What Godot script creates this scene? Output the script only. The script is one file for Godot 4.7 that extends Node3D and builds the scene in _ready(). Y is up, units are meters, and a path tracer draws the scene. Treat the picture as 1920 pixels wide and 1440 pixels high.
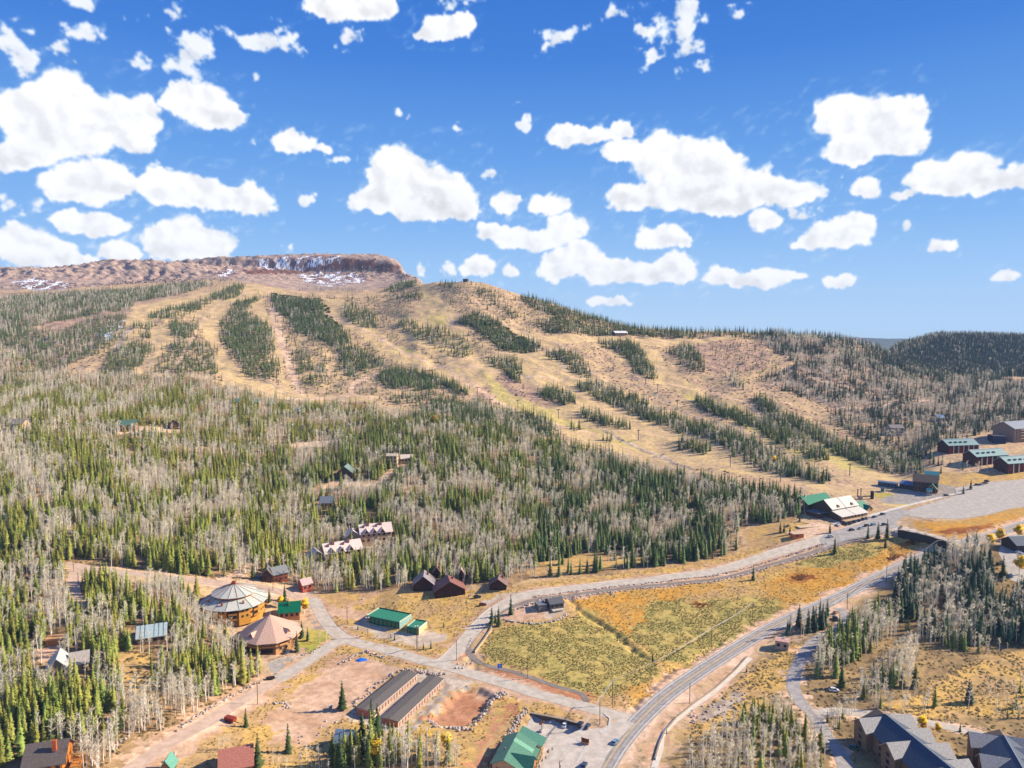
extends Node3D
# A ski village below a tan mountain of ski runs, seen from the air on a clear autumn day. Metres, y up; the eye is 180 m above the road junction.

const EXPOSURE := 1.75
var rng := RandomNumberGenerator.new()
var rough := FastNoiseLite.new()
var crag := FastNoiseLite.new()
var table := PackedFloat32Array()
var profiles := []
const NU := 361
const ND := 1200
const U_MOST := 0.92
var s_near := log(60.0)
var s_far := log(9000.0)
var lifted := PackedFloat32Array()      # pads, banks and gullies of the village, metres on a 1 m grid
const LIFT_W := 1040
const LIFT_H := 600
var regions := []                        # [kind of ground, outline]
var near_kinds := PackedByteArray()
var far_kinds := PackedByteArray()
const MAP_W := 2048
const NEAR_H := 1142
const FAR_H := 1024
const NEAR := Rect2(-520, -700, 1040, 580)
const FAR := Rect2(-1750, -2350, 3500, 1750)
var footprints := []                     # [centre, radius] kept free of trees
var used := {}

enum { HILL, RUN, FLOOR, STRAW, SAGE, MARSH, RUST, DIRT, DUG, GRAVEL, TALUS, SNOW, PAVED, LAWN, TRACK, RUBBLE, SHADE, WOODHILL, GREENRUN, REDHILL, CLIFF }


func V(x: float, z: float) -> Vector2:
	return Vector2(x, z)


func _ready() -> void:
	rng.seed = 7
	sky_and_sun()
	shape_ground()
	lay_ground()
	lay_roads()
	plant_forests()
	build_village()
	build_details()


func sky_and_sun() -> void:
	var cam := Camera3D.new()
	cam.name = "camera"
	cam.position = Vector3(0, 180, 0)
	cam.rotation_degrees = Vector3(-4.25, 0, 0)
	cam.fov = 56.28
	cam.near = 1.0
	cam.far = 12000.0
	add_child(cam)
	var sun := DirectionalLight3D.new()
	sun.name = "sun"
	sun.light_energy = 1.6
	sun.light_color = Color(1.0, 0.945, 0.85)
	sun.light_angular_distance = 0.5
	sun.shadow_enabled = true
	sun.look_at_from_position(Vector3(0, 0, 0), Vector3(-cos(deg_to_rad(31.0)) * cos(deg_to_rad(10.0)), -sin(deg_to_rad(31.0)), cos(deg_to_rad(31.0)) * sin(deg_to_rad(10.0))), Vector3.UP)
	add_child(sun)
	var e := Environment.new()
	e.background_mode = Environment.BG_SKY
	e.tonemap_mode = Environment.TONE_MAPPER_LINEAR
	e.tonemap_exposure = EXPOSURE
	e.sdfgi_enabled = true
	e.ssao_enabled = true
	e.ssil_enabled = true
	e.fog_enabled = true
	e.fog_light_color = Color(0.66, 0.8, 1.0)
	e.fog_density = 0.000045
	var pano := PanoramaSkyMaterial.new()
	pano.panorama = ImageTexture.create_from_image(paint_sky())
	pano.energy_multiplier = 1.0
	e.sky = Sky.new()
	e.sky.sky_material = pano
	var w := WorldEnvironment.new()
	w.name = "sky"
	w.environment = e
	add_child(w)


# ---------------------------------------------------------------- the sky: air and fair-weather clouds
func sky_tone(el: float) -> Vector3:   # linear light of the clear air at an elevation in degrees
	var stops := [[-3.0, Color8(192, 222, 252)], [1.0, Color8(188, 220, 252)], [4.0, Color8(166, 207, 250)], [8.0, Color8(136, 186, 244)], [13.0, Color8(106, 164, 235)], [20.0, Color8(71, 133, 220)], [28.0, Color8(51, 113, 207)], [90.0, Color8(34, 88, 176)]]
	for i in stops.size() - 1:
		if el <= stops[i + 1][0]:
			var t: float = clampf((el - stops[i][0]) / (stops[i + 1][0] - stops[i][0]), 0.0, 1.0)
			var a: Color = stops[i][1].srgb_to_linear()
			var b: Color = stops[i + 1][1].srgb_to_linear()
			var c := a.lerp(b, t)
			return Vector3(c.r, c.g, c.b) / EXPOSURE
	return Vector3(0.02, 0.08, 0.4)


func byte_of(v: float) -> int:
	v = clampf(v, 0.0, 1.0)
	return int(255.0 * (v * 12.92 if v < 0.0031308 else 1.055 * pow(v, 1.0 / 2.4) - 0.055) + 0.5)


const SKY_W := 4096
const SKY_H := 2048
var sky_bytes := PackedByteArray()
var puff := FastNoiseLite.new()
var wisp := FastNoiseLite.new()
var knob := FastNoiseLite.new()
var to_byte := PackedByteArray()


func paint_sky() -> Image:
	var img := Image.create(SKY_W, SKY_H, false, Image.FORMAT_RGB8)
	for y in SKY_H:
		var el := 90.0 - (y + 0.5) * 180.0 / SKY_H
		var c := sky_tone(maxf(el, 0.0))
		img.fill_rect(Rect2i(0, y, SKY_W, 1), Color(c.x, c.y, c.z).linear_to_srgb())
	sky_bytes = img.get_data()
	to_byte.resize(4097)
	for i in 4097:
		to_byte[i] = byte_of(i / 4096.0)
	puff.seed = 3
	puff.noise_type = FastNoiseLite.TYPE_SIMPLEX
	puff.fractal_type = FastNoiseLite.FRACTAL_FBM
	puff.fractal_octaves = 5
	puff.fractal_gain = 0.55
	puff.frequency = 0.28
	wisp.seed = 11
	knob.seed = 4
	knob.noise_type = FastNoiseLite.TYPE_CELLULAR
	knob.cellular_return_type = FastNoiseLite.RETURN_DISTANCE
	knob.frequency = 0.75
	knob.fractal_type = FastNoiseLite.FRACTAL_FBM
	knob.fractal_octaves = 3
	knob.fractal_gain = 0.5
	wisp.fractal_type = FastNoiseLite.FRACTAL_FBM
	wisp.noise_type = FastNoiseLite.TYPE_SIMPLEX
	wisp.fractal_octaves = 5
	wisp.fractal_gain = 0.6
	wisp.frequency = 0.5
	# heaped clouds: centre and half sizes in degrees of azimuth and elevation
	var heaps := [
		[-31.29,15.18,2.17,1.85, -33.41,13.73,2.38,1.91, -29.17,14.10,2.76,1.92, -26.74,14.55,1.61,1.52, -30.79,12.56,2.84,1.66, -33.21,11.72,2.03,1.47, -34.39,10.79,1.44,0.98, -27.13,12.79,1.50,0.96], [-22.79,15.52,2.73,1.85, -24.17,15.81,1.47,1.29, -21.31,15.01,1.53,1.19],
		[-29.97,9.84,2.84,1.86, -31.52,9.44,1.42,1.43, -28.30,10.24,1.44,1.47], [-29.92,7.11,2.65,1.06, -31.31,7.26,1.30,0.84], [-24.88,9.86,2.60,1.66, -22.79,9.68,1.95,1.40, -25.72,10.11,1.51,1.29, -19.71,9.36,1.80,1.50, -21.18,9.60,1.25,0.97],
		[-24.30,6.40,2.71,2.01, -22.65,6.10,1.82,1.51, -25.59,6.11,1.74,1.63], [-33.77,5.32,1.96,1.71, -32.07,4.90,1.54,1.19, -34.62,5.61,1.16,1.42, -30.48,4.70,1.08,0.64], [-28.38,5.27,1.52,1.02],
		[-16.40,13.75,2.01,1.03, -14.28,13.44,0.86,0.45], [-9.11,12.23,2.38,2.21, -7.69,10.94,3.93,2.41, -4.60,10.21,2.34,1.89, -10.76,9.87,2.36,1.25, -6.68,9.18,3.33,1.04, -3.69,9.10,1.51,0.96],
		[4.19,7.89,1.92,1.37, 0.00,7.22,2.10,1.14, 2.10,7.01,1.93,1.14], [5.04,5.55,2.58,1.64, 3.58,4.73,1.76,1.32, 7.97,4.49,3.20,1.23, 12.66,4.71,1.91,1.61, 10.84,4.29,1.86,1.06],
		[4.15,14.70,1.90,0.98, 6.22,14.69,1.64,0.75, 8.47,14.99,1.22,0.82], [11.32,12.83,2.70,2.33, 13.52,12.27,3.69,2.33, 15.56,11.79,2.53,1.88, 9.22,10.12,2.35,1.33, 13.95,10.14,5.19,1.62, 18.56,10.67,2.08,1.57, 20.29,9.85,2.82,1.27, 16.31,9.15,2.66,0.77, 8.28,13.64,1.63,0.99],
		[19.19,8.05,1.56,0.99], [11.61,7.07,2.32,1.20, 13.42,6.66,0.71,0.48], [16.03,4.04,1.55,1.04, 18.73,3.78,2.68,0.83, 19.85,4.15,1.63,0.74, 21.33,4.07,1.02,0.43],
		[24.29,6.81,2.87,1.34, 25.21,7.24,1.56,1.25, 22.17,6.34,1.22,0.76], [25.76,14.05,3.43,2.25, 23.85,15.09,1.78,1.65, 27.95,14.43,1.66,1.54, 25.04,12.38,2.68,1.13, 28.33,12.86,1.65,1.49],
		[25.91,9.78,1.01,0.97], [29.95,10.18,1.91,1.51, 32.14,10.39,1.82,1.67, 31.58,9.47,2.37,0.95, 33.93,9.56,1.30,0.83, 34.94,9.81,1.16,1.05, 28.07,9.31,0.71,0.43],
		[30.50,5.62,0.99,0.57], [24.46,3.52,1.25,0.53], [34.28,3.54,0.91,0.55], [7.57,2.22,1.99,0.50], [-2.74,4.94,1.60,1.07], [-0.21,4.58,0.89,0.71], [-12.33,23.01,3.77,1.30, -14.08,22.99,1.79,1.10, -10.48,23.21,2.00,0.98],
		[-5.13,22.06,2.21,1.08, -6.48,21.54,1.39,0.55, -3.70,22.51,0.98,0.74], [-0.63,9.89,1.34,1.08, 2.93,9.67,1.84,1.00, -1.68,7.66,1.43,0.81],
	]
	var thin := [
		[-24.08,18.44,2.17,1.70, -22.94,19.47,1.27,1.24, -26.52,17.83,0.80,0.55], [-24.73,21.04,1.09,0.69], [-21.03,20.60,0.94,0.84, -19.42,20.21,1.63,0.86, -17.86,20.38,1.66,0.93, -16.36,20.26,1.38,1.01], [-34.07,17.95,1.38,1.38, -33.41,16.95,1.23,1.04, -32.96,18.61,0.70,0.48, -33.30,16.11,0.76,0.62],
		[-29.59,19.24,1.71,0.83], [-30.14,20.72,1.56,0.60], [-12.18,21.09,1.03,0.74], [-4.91,23.82,3.07,0.66], [-21.27,6.23,1.25,1.22], [0.83,15.49,1.16,0.68, 1.25,16.12,0.46,0.74], [12.36,21.91,2.41,1.78, 12.58,20.54,2.10,1.29, 13.79,22.30,1.31,1.24, 11.01,19.86,1.11,0.69, 14.55,19.19,1.15,0.76],
		[3.50,21.63,1.39,0.82, 2.80,20.98,0.66,0.59], [7.76,22.77,0.89,0.67], [5.95,22.17,0.57,0.47], [2.87,23.27,0.57,0.47], [22.60,10.03,1.34,0.96], [-7.01,4.79,0.62,0.95], [-5.05,4.81,0.75,0.91], [-16.88,6.20,0.58,0.43], [-34.56,8.20,0.75,0.67], [-33.07,8.14,0.71,0.68], [-19.19,17.80,0.52,0.48], [-19.31,13.57,0.48,0.40], [32.99,10.03,0.87,0.47], [-31.77,17.77,0.90,0.50, -30.89,17.46,0.55,0.38], [-27.29,12.88,0.86,0.69], [-15.72,9.56,0.54,0.62], [-8.86,16.02,0.73,0.37, -7.92,16.06,0.41,0.37], [-4.23,15.26,0.66,0.34], [9.79,21.58,0.88,0.61], [16.96,21.99,0.75,0.52], [28.47,7.32,0.58,0.43], [-25.68,11.47,1.37,0.57], [-13.12,12.75,0.95,0.45], [-1.67,11.90,1.09,0.55], [21.57,8.49,1.22,0.60],
	]
	for h in heaps:
		paint_cloud(h, false)
	for h in thin:
		paint_cloud(h, true)
	var r := RandomNumberGenerator.new()   # the same clouds go on round the rest of the sky
	r.seed = 21
	for i in 170:
		var az := r.randf_range(42.0, 318.0)
		var el := 3.0 + 42.0 * pow(r.randf(), 1.4)
		var size := r.randf_range(1.2, 4.2)
		var blobs := []
		for k in r.randi_range(2, 6):
			blobs.append_array([az + r.randf_range(-1.0, 1.0) * size, el + r.randf_range(-0.15, 0.4) * size, size * r.randf_range(0.6, 1.1), size * r.randf_range(0.4, 0.65)])
		paint_cloud(blobs, r.randf() < 0.35)
	return Image.create_from_data(SKY_W, SKY_H, false, Image.FORMAT_RGB8, sky_bytes)


func paint_cloud(b: Array, thin: bool) -> void:
	var lo := Vector2(999, 999)
	var hi := Vector2(-999, -999)
	var n := b.size() / 4
	var f := PackedFloat32Array(b)
	for k in n:
		f[k * 4 + 2] *= 1.04
		f[k * 4 + 3] *= 1.07
	for k in n:
		lo = lo.min(Vector2(f[k * 4] - f[k * 4 + 2] * 1.25, f[k * 4 + 1] - f[k * 4 + 3] * 1.25))
		hi = hi.max(Vector2(f[k * 4] + f[k * 4 + 2] * 1.25, f[k * 4 + 1] + f[k * 4 + 3] * 1.35))
	var low := lo.y
	var tall := hi.y - lo.y
	var x0 := int(floor(lo.x / 360.0 * SKY_W))
	var x1 := int(floor(hi.x / 360.0 * SKY_W)) + 1
	var y0 := int((90.0 - hi.y) / 180.0 * SKY_H)
	var y1 := int((90.0 - lo.y) / 180.0 * SKY_H) + 1
	for y in range(maxi(y0, 0), mini(y1, SKY_H)):
		var el := 90.0 - (y + 0.5) * 180.0 / SKY_H
		for x in range(x0, x1):
			var az := (x + 0.5) / SKY_W * 360.0
			var wx := az + 0.45 * wisp.get_noise_2d(az * 0.9 + 70.0, el * 0.9)
			var wy := el + 0.35 * wisp.get_noise_2d(az * 0.9, el * 0.9 + 170.0)
			var s := 0.0
			for k in n:
				var dx := (wx - f[k * 4]) / f[k * 4 + 2]
				var dy := (wy - f[k * 4 + 1]) / f[k * 4 + 3]
				if dy < 0.0:
					dy *= 1.25
				var q := 1.0 - dx * dx - dy * dy
				if q > 0.0:
					s += q * (0.4 + 0.6 * q)
				elif q > -0.9:
					s += q * 0.05
			if s <= -0.04:
				continue
			var a: float
			var n1 := puff.get_noise_2d(az, el * 1.15)
			var n2 := 0.0
			if thin:
				n2 = wisp.get_noise_2d(az * 0.8 + el * 0.5, el - az * 0.3)
				a = (minf(s, 0.9) + n2 * 0.85 + n1 * 0.4 - 0.36) / 0.55
				a = clampf(a, 0.0, 1.0)
				a = a * a * (3.0 - 2.0 * a) * 0.93
			else:
				n2 = -knob.get_noise_2d(az, el * 1.1)
				a = (s * 1.9 + (n1 * 0.5 + n2 * 0.34 + wisp.get_noise_2d(az * 2.0, el * 2.2) * 0.22) * clampf(0.45 + s, 0.0, 1.0) - 0.20) / 0.55
				a = clampf(a, 0.0, 1.0)
				a = a * a * (3.0 - 2.0 * a) * smoothstep(0.0, 0.13, s)
				var veil := clampf((s * 1.1 + wisp.get_noise_2d(az * 1.1 - el, el * 1.3 + 40.0) * 0.9 + 0.02) / 0.8, 0.0, 1.0)
				a = maxf(a, veil * veil * 0.3)
			if a <= 0.004:
				continue
			# the side towards the sun (right, above) is white, hollows and bases a little greyer
			var lit := n1 - puff.get_noise_2d(az + 0.55, (el + 0.45) * 1.15)
			var depth := clampf(s * 0.8, 0.0, 1.0)
			n2 = n2
			var base := clampf(1.0 - (el - low) / (tall * 0.7), 0.0, 1.0)
			var g := 1.03 + 0.22 * clampf(lit, -0.6, 0.25) - 0.25 * base * depth + (0.05 * (n2 - 0.5) if not thin else 0.0)
			g = clampf(g, 0.7, 1.02) * 1.04 / EXPOSURE
			var at := (y * SKY_W + posmod(x, SKY_W)) * 3
			for q in 3:   # over whatever cloud is already there
				var want: float = to_byte[int(clampf(g * [0.98, 0.99, 1.03][q], 0.0, 1.0) * 4096.0)]
				sky_bytes[at + q] = int(lerpf(sky_bytes[at + q], want, a) + 0.5)


# ---------------------------------------------------------------- the lie of the land
func ground_profile(bearing: float, pairs: Array) -> void:   # height along one bearing: distance, height, ...
	var d := PackedFloat32Array()
	var h := PackedFloat32Array()
	for i in range(0, pairs.size(), 2):
		d.append(pairs[i])
		h.append(pairs[i + 1])
	profiles.append([bearing, d, h, slopes(d, h)])


func slopes(d: PackedFloat32Array, h: PackedFloat32Array) -> PackedFloat32Array:   # monotone cubic
	var n := d.size()
	var m := PackedFloat32Array()
	m.resize(n)
	for i in range(1, n - 1):
		var ka := d[i] - d[i - 1]
		var kb := d[i + 1] - d[i]
		var a := (h[i] - h[i - 1]) / ka
		var b := (h[i + 1] - h[i]) / kb
		if a * b > 0.0:
			var w1 := 2.0 * kb + ka
			var w2 := kb + 2.0 * ka
			m[i] = (w1 + w2) / (w1 / a + w2 / b)
	return m


func cubic(h0: float, m0: float, h1: float, m1: float, k: float, t: float) -> float:
	var t2 := t * t
	var t3 := t2 * t
	return (2 * t3 - 3 * t2 + 1) * h0 + (t3 - 2 * t2 + t) * k * m0 + (3 * t2 - 2 * t3) * h1 + (t3 - t2) * k * m1


func shape_ground() -> void:
	ground_profile(-0.906, [60,11.8, 262,13.8, 300,16.2, 335,18.5, 385,24.7, 425,31.8, 480,42.4, 565,61.3, 680,78.4, 860,103.2, 1020,134.6, 1150,163.0, 1300,199.2, 1550,248.5, 1750,302.2, 1900,339.0, 2128,327.0, 3040,279.0, 4940,219.0, 5600,113.6, 9000,0.0])
	ground_profile(-0.684, [60,11.8, 262,13.8, 300,16.2, 335,18.5, 385,24.7, 425,31.8, 480,42.4, 565,61.3, 680,78.4, 870,102.3, 1030,134.2, 1150,163.0, 1300,199.2, 1550,248.5, 1750,302.2, 1900,344.6, 2128,332.6, 3040,284.6, 4940,224.6, 5600,113.6, 9000,0.0])
	ground_profile(-0.527, [60,6.7, 270,8.7, 300,11.4, 345,13.6, 395,20.7, 435,26.6, 500,36.6, 600,53.9, 740,80.6, 880,101.4, 980,121.8, 1120,155.1, 1300,199.2, 1520,247.1, 1750,289.4, 1850,315.9, 2000,375.1, 2240,363.1, 3200,315.1, 5200,255.1, 5600,113.6, 9000,0.0])
	ground_profile(-0.379, [60,3.5, 275,5.5, 325,2.6, 370,1.6, 410,5.0, 440,12.9, 475,21.7, 530,28.0, 640,45.5, 790,73.9, 920,97.9, 1010,120.0, 1150,154.4, 1350,199.9, 1520,247.1, 1750,295.8, 1900,326.5, 2050,356.0, 2110,372.0, 2122,391.6, 2150,399.1, 2408,387.1, 3440,339.1, 5590,279.1, 5600,113.6, 9000,0.0])
	ground_profile(-0.267, [60,0.4, 280,2.4, 330,-0.1, 375,-0.8, 405,0.7, 450,5.5, 470,8.8, 520,12.8, 590,29.0, 690,50.8, 810,71.2, 930,90.0, 1050,117.6, 1170,154.0, 1350,199.9, 1520,247.1, 1750,283.0, 1980,318.2, 2112,355.2, 2122,391.6, 2150,402.2, 2200,413.8, 2464,401.8, 3520,353.8, 5720,293.8, 5600,113.6, 9000,0.0])
	ground_profile(-0.193, [60,0.4, 280,2.4, 330,-0.1, 375,-0.8, 405,0.7, 450,5.5, 470,8.8, 520,12.8, 590,29.0, 690,50.8, 810,71.2, 930,90.0, 1060,117.0, 1180,153.8, 1340,199.8, 1500,246.3, 1720,281.2, 1980,313.9, 2112,355.2, 2122,390.1, 2150,400.7, 2200,412.2, 2464,400.2, 3520,352.2, 5720,292.2, 5600,113.6, 9000,0.0])
	ground_profile(-0.156, [60,0.4, 280,2.4, 328,0.9, 372,0.6, 415,2.8, 446,7.1, 467,9.9, 517,13.8, 590,29.0, 690,50.8, 810,71.2, 930,90.0, 1060,117.0, 1180,153.8, 1320,199.5, 1460,244.5, 1640,278.9, 1900,308.5, 2112,349.0, 2122,377.7, 2150,386.6, 2408,374.6, 3440,326.6, 5590,266.6, 5600,113.6, 9000,0.0])
	ground_profile(-0.150, [60,0.4, 280,2.4, 328,0.9, 372,0.6, 415,2.8, 446,7.1, 467,9.9, 517,13.8, 590,29.0, 690,50.8, 810,71.2, 930,90.0, 1060,117.0, 1180,153.8, 1315,199.4, 1452,244.1, 1630,279.5, 1880,307.1, 2100,345.0, 2130,353.6, 2386,341.6, 3408,293.6, 5538,233.6, 5600,113.6, 9000,0.0])
	ground_profile(-0.130, [60,0.4, 280,2.4, 328,0.9, 372,0.6, 415,2.8, 446,7.1, 467,9.9, 517,13.8, 590,29.0, 690,50.8, 810,71.2, 930,90.0, 1060,117.0, 1190,162.4, 1300,199.2, 1430,243.2, 1580,281.1, 1900,311.2, 2120,334.2, 2374,322.2, 3392,274.2, 5512,214.2, 5600,113.6, 9000,0.0])
	ground_profile(-0.104, [60,0.4, 280,2.4, 328,0.9, 372,0.6, 415,2.8, 446,7.1, 466,10.2, 516,14.1, 592,28.4, 692,50.4, 815,70.5, 930,90.0, 1060,117.0, 1190,162.4, 1285,198.9, 1410,242.3, 1540,281.9, 1725,269.9, 2464,221.9, 4004,161.9, 5600,113.6, 9000,0.0])
	ground_profile(-0.059, [60,-0.3, 281,1.7, 328,0.9, 371,1.1, 414,3.3, 452,8.3, 472,11.7, 520,14.8, 595,27.7, 700,48.9, 825,69.2, 935,89.5, 1055,117.3, 1185,162.4, 1280,198.9, 1390,241.4, 1500,281.4, 1680,269.4, 2400,221.4, 3900,161.4, 5600,113.6, 9000,0.0])
	ground_profile(0.030, [60,-1.5, 283,0.5, 322,1.6, 368,2.6, 412,4.1, 455,10.7, 480,12.6, 560,19.4, 680,37.1, 760,49.2, 860,64.5, 950,88.1, 1050,117.6, 1180,153.8, 1290,189.5, 1390,226.1, 1450,244.0, 1624,232.0, 2320,184.0, 3770,124.0, 5600,113.6, 9000,0.0])
	ground_profile(0.178, [60,-0.3, 281,1.7, 323,1.1, 370,1.6, 415,2.8, 468,9.5, 500,13.4, 585,21.2, 700,32.9, 790,44.0, 880,61.8, 980,85.2, 1080,115.9, 1200,144.4, 1320,170.2, 1400,185.1, 1568,173.1, 2240,125.1, 3640,70.0, 5600,113.6, 9000,0.0])
	ground_profile(0.327, [60,-1.5, 283,0.5, 325,-0.0, 372,0.6, 415,2.8, 470,8.8, 510,12.1, 555,20.8, 620,30.8, 720,39.7, 830,56.0, 950,81.0, 1040,102.7, 1140,129.3, 1250,152.2, 1380,174.9, 1546,162.9, 2208,114.9, 3588,70.0, 5600,113.6, 9000,0.0])
	ground_profile(0.438, [60,-2.8, 285,-0.8, 325,-0.0, 370,1.6, 412,4.1, 468,9.5, 510,14.0, 545,23.7, 590,29.0, 680,37.1, 770,47.5, 880,61.8, 1000,90.7, 1120,121.8, 1280,151.6, 1360,166.9, 1496,141.9, 2040,106.9, 5600,113.6, 9000,0.0])
	ground_profile(0.505, [60,-2.8, 285,-0.8, 326,-0.6, 371,1.1, 412,4.1, 466,10.2, 512,17.4, 562,25.3, 632,32.7, 700,38.2, 790,50.0, 920,70.3, 1060,93.3, 1180,118.7, 1330,135.6, 1420,143.2, 1562,118.2, 2130,83.2, 5600,113.6, 9000,0.0])
	ground_profile(0.542, [60,-2.8, 285,-0.8, 326,-0.6, 371,1.1, 412,4.1, 465,10.6, 510,18.0, 560,25.9, 630,33.2, 700,38.2, 790,50.0, 920,70.3, 1060,93.3, 1230,116.1, 1450,115.5, 1650,134.8, 1750,143.7, 1960,131.7, 2800,83.7, 4550,70.0, 5600,113.6, 9000,0.0])
	ground_profile(0.602, [60,-2.8, 285,-0.8, 328,-1.7, 373,0.1, 413,3.7, 460,12.4, 500,21.2, 550,28.6, 625,34.4, 700,48.9, 860,64.5, 1050,86.3, 1280,102.1, 1420,104.1, 1700,142.2, 1850,166.3, 2072,154.3, 2960,106.3, 4810,70.0, 5600,113.6, 9000,0.0])
	ground_profile(0.684, [60,-2.8, 285,-0.8, 330,-2.8, 375,-0.8, 415,2.8, 455,14.3, 480,23.8, 530,28.0, 590,33.5, 650,40.9, 710,52.4, 850,65.8, 1050,86.3, 1300,99.9, 1430,102.5, 1700,142.2, 1850,163.6, 2072,151.6, 2960,103.6, 4810,70.0, 5600,113.6, 9000,0.0])
	ground_profile(0.921, [60,-2.8, 285,-0.8, 330,-2.8, 375,-0.8, 415,2.8, 455,14.3, 480,23.8, 530,28.0, 590,33.5, 650,40.9, 710,52.4, 850,65.8, 1050,86.3, 1300,99.9, 1430,102.5, 1750,112.5, 1900,118.0, 2128,106.0, 3040,70.0, 4940,70.0, 5600,113.6, 9000,0.0])
	rough.seed = 5
	rough.frequency = 0.02
	rough.fractal_octaves = 4
	crag.seed = 9
	crag.frequency = 0.016
	crag.noise_type = FastNoiseLite.TYPE_SIMPLEX
	crag.fractal_type = FastNoiseLite.FRACTAL_RIDGED
	crag.fractal_octaves = 5
	var n := profiles.size()
	table.resize(NU * ND)
	var bearings := PackedFloat32Array()
	for p in profiles:
		bearings.append(p[0])
	var at := PackedInt32Array()
	at.resize(n)
	for j in ND:
		var d := exp(s_near + (s_far - s_near) * j / (ND - 1))
		var row := PackedFloat32Array()
		for k in n:
			var ds: PackedFloat32Array = profiles[k][1]
			var hs: PackedFloat32Array = profiles[k][2]
			var ms: PackedFloat32Array = profiles[k][3]
			var i := at[k]
			while i < ds.size() - 2 and d > ds[i + 1]:
				i += 1
			at[k] = i
			var w := ds[i + 1] - ds[i]
			row.append(cubic(hs[i], ms[i], hs[i + 1], ms[i + 1], w, clampf((d - ds[i]) / w, 0.0, 1.0)))
		var m := slopes(bearings, row)
		var i := 0
		for q in NU:
			var u := -U_MOST + 2.0 * U_MOST * q / (NU - 1)
			while i < n - 2 and u > bearings[i + 1]:
				i += 1
			var w := bearings[i + 1] - bearings[i]
			table[q * ND + j] = cubic(row[i], m[i], row[i + 1], m[i + 1], w, clampf((u - bearings[i]) / w, 0.0, 1.0))
	bank_the_village()


func plain_height(x: float, z: float) -> float:
	var d := maxf(-z, 61.0)
	var a := (clampf(x / d, -U_MOST, U_MOST) + U_MOST) / (2.0 * U_MOST) * (NU - 1)
	var b := (log(minf(d, 8990.0)) - s_near) / (s_far - s_near) * (ND - 1)
	var i := mini(int(a), NU - 2)
	var j := mini(int(b), ND - 2)
	a -= i
	b -= j
	var k := i * ND + j
	return lerpf(lerpf(table[k], table[k + 1], b), lerpf(table[k + ND], table[k + ND + 1], b), a)


func height(x: float, z: float) -> float:
	var h := plain_height(x, z)
	if z > -718.0 and z < -122.0 and absf(x) < 518.0:
		var fx := x + 520.0
		var fz := z + 720.0
		var i := int(fx)
		var j := int(fz)
		fx -= i
		fz -= j
		var k := j * LIFT_W + i
		h += lerpf(lerpf(lifted[k], lifted[k + 1], fx), lerpf(lifted[k + LIFT_W], lifted[k + LIFT_W + 1], fx), fz)
	if z > -640.0:
		h += 0.35 * rough.get_noise_2d(x, z)
	else:
		h += minf(0.35 + (-z - 640.0) * 0.006, 2.6) * rough.get_noise_2d(x, z) * (1.0 - smoothstep(2600.0, 3600.0, -z)) + 22.0 * smoothstep(3200.0, 4600.0, -z) * rough.get_noise_2d(x * 0.09, z * 0.09)
		h += 5.0 * smoothstep(720.0, 900.0, -z) * (1.0 - smoothstep(1300.0, 1600.0, -z)) * rough.get_noise_2d(x * 0.38 + 31.0, z * 0.38)
		if z < -1650.0 and z > -2600.0:
			var w := smoothstep(285.0, 330.0, h) * smoothstep(1650.0, 1800.0, -z)
			if w > 0.0:
				var left := smoothstep(-560.0, -900.0, x)
				h += w * ((2.5 + 6.0 * left) * crag.get_noise_2d(x, z * 0.8) + 3.5 * crag.get_noise_2d(x * 3.1 + 50.0, z * 1.6) - 2.5)
	return h


func spot(p: Vector2, up := 0.0) -> Vector3:
	return Vector3(p.x, height(p.x, p.y) + up, p.y)


func fill_polygon(img: Image, poly: PackedVector2Array, c: Color) -> void:   # outline in the image's own pixels
	var lo := INF
	var hi := -INF
	for p in poly:
		lo = minf(lo, p.y)
		hi = maxf(hi, p.y)
	var n := poly.size()
	for y in range(maxi(0, int(lo)), mini(img.get_height() - 1, int(hi) + 1) + 1):
		var cuts := PackedFloat32Array()
		var fy := y + 0.5
		for i in n:
			var a := poly[i]
			var b := poly[(i + 1) % n]
			if (a.y <= fy) != (b.y <= fy):
				cuts.append(a.x + (fy - a.y) / (b.y - a.y) * (b.x - a.x))
		cuts.sort()
		for i in range(0, cuts.size() - 1, 2):
			var x0 := clampi(int(round(cuts[i])), 0, img.get_width())
			var x1 := clampi(int(round(cuts[i + 1])), 0, img.get_width())
			if x1 > x0:
				img.fill_rect(Rect2i(x0, y, x1 - x0, 1), c)


func raise_area(img: Image, poly: Array, by: float) -> void:
	var out := PackedVector2Array()
	for p in poly:
		out.append((p + Vector2(520, 720)))
	fill_polygon(img, out, Color(by, 0, 0))


func stroke(line: Array, half: float) -> Array:
	return Geometry2D.offset_polyline(PackedVector2Array(line), half, Geometry2D.JOIN_ROUND, Geometry2D.END_BUTT)


func bank_the_village() -> void:
	var img := Image.create(LIFT_W, LIFT_H, false, Image.FORMAT_RF)
	# creek gullies, the dug lot, the sunken car park below the road, the causeway on its stone wall
	for s in [[CREEK, 1.6, -1.6], [CREEK2, 1.4, -1.4], [CREEK3, 1.2, -1.2], [DITCH, 1.2, -0.9], [DITCH2, 1.2, -0.9]]:
		for p in stroke(s[0], s[1]):
			raise_area(img, Array(p), s[2])
	raise_area(img, DUG_LOT, -1.8)
	raise_area(img, STORE_DROP, -2.2)
	raise_area(img, STORAGE_LOT, -0.8)
	raise_area(img, CAUSEWAY, 4.2)
	var small: Image = img.duplicate()
	small.resize(LIFT_W / 3, LIFT_H / 3, Image.INTERPOLATE_BILINEAR)
	small.resize(LIFT_W, LIFT_H, Image.INTERPOLATE_CUBIC)
	lifted = small.get_data().to_float32_array()


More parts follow.
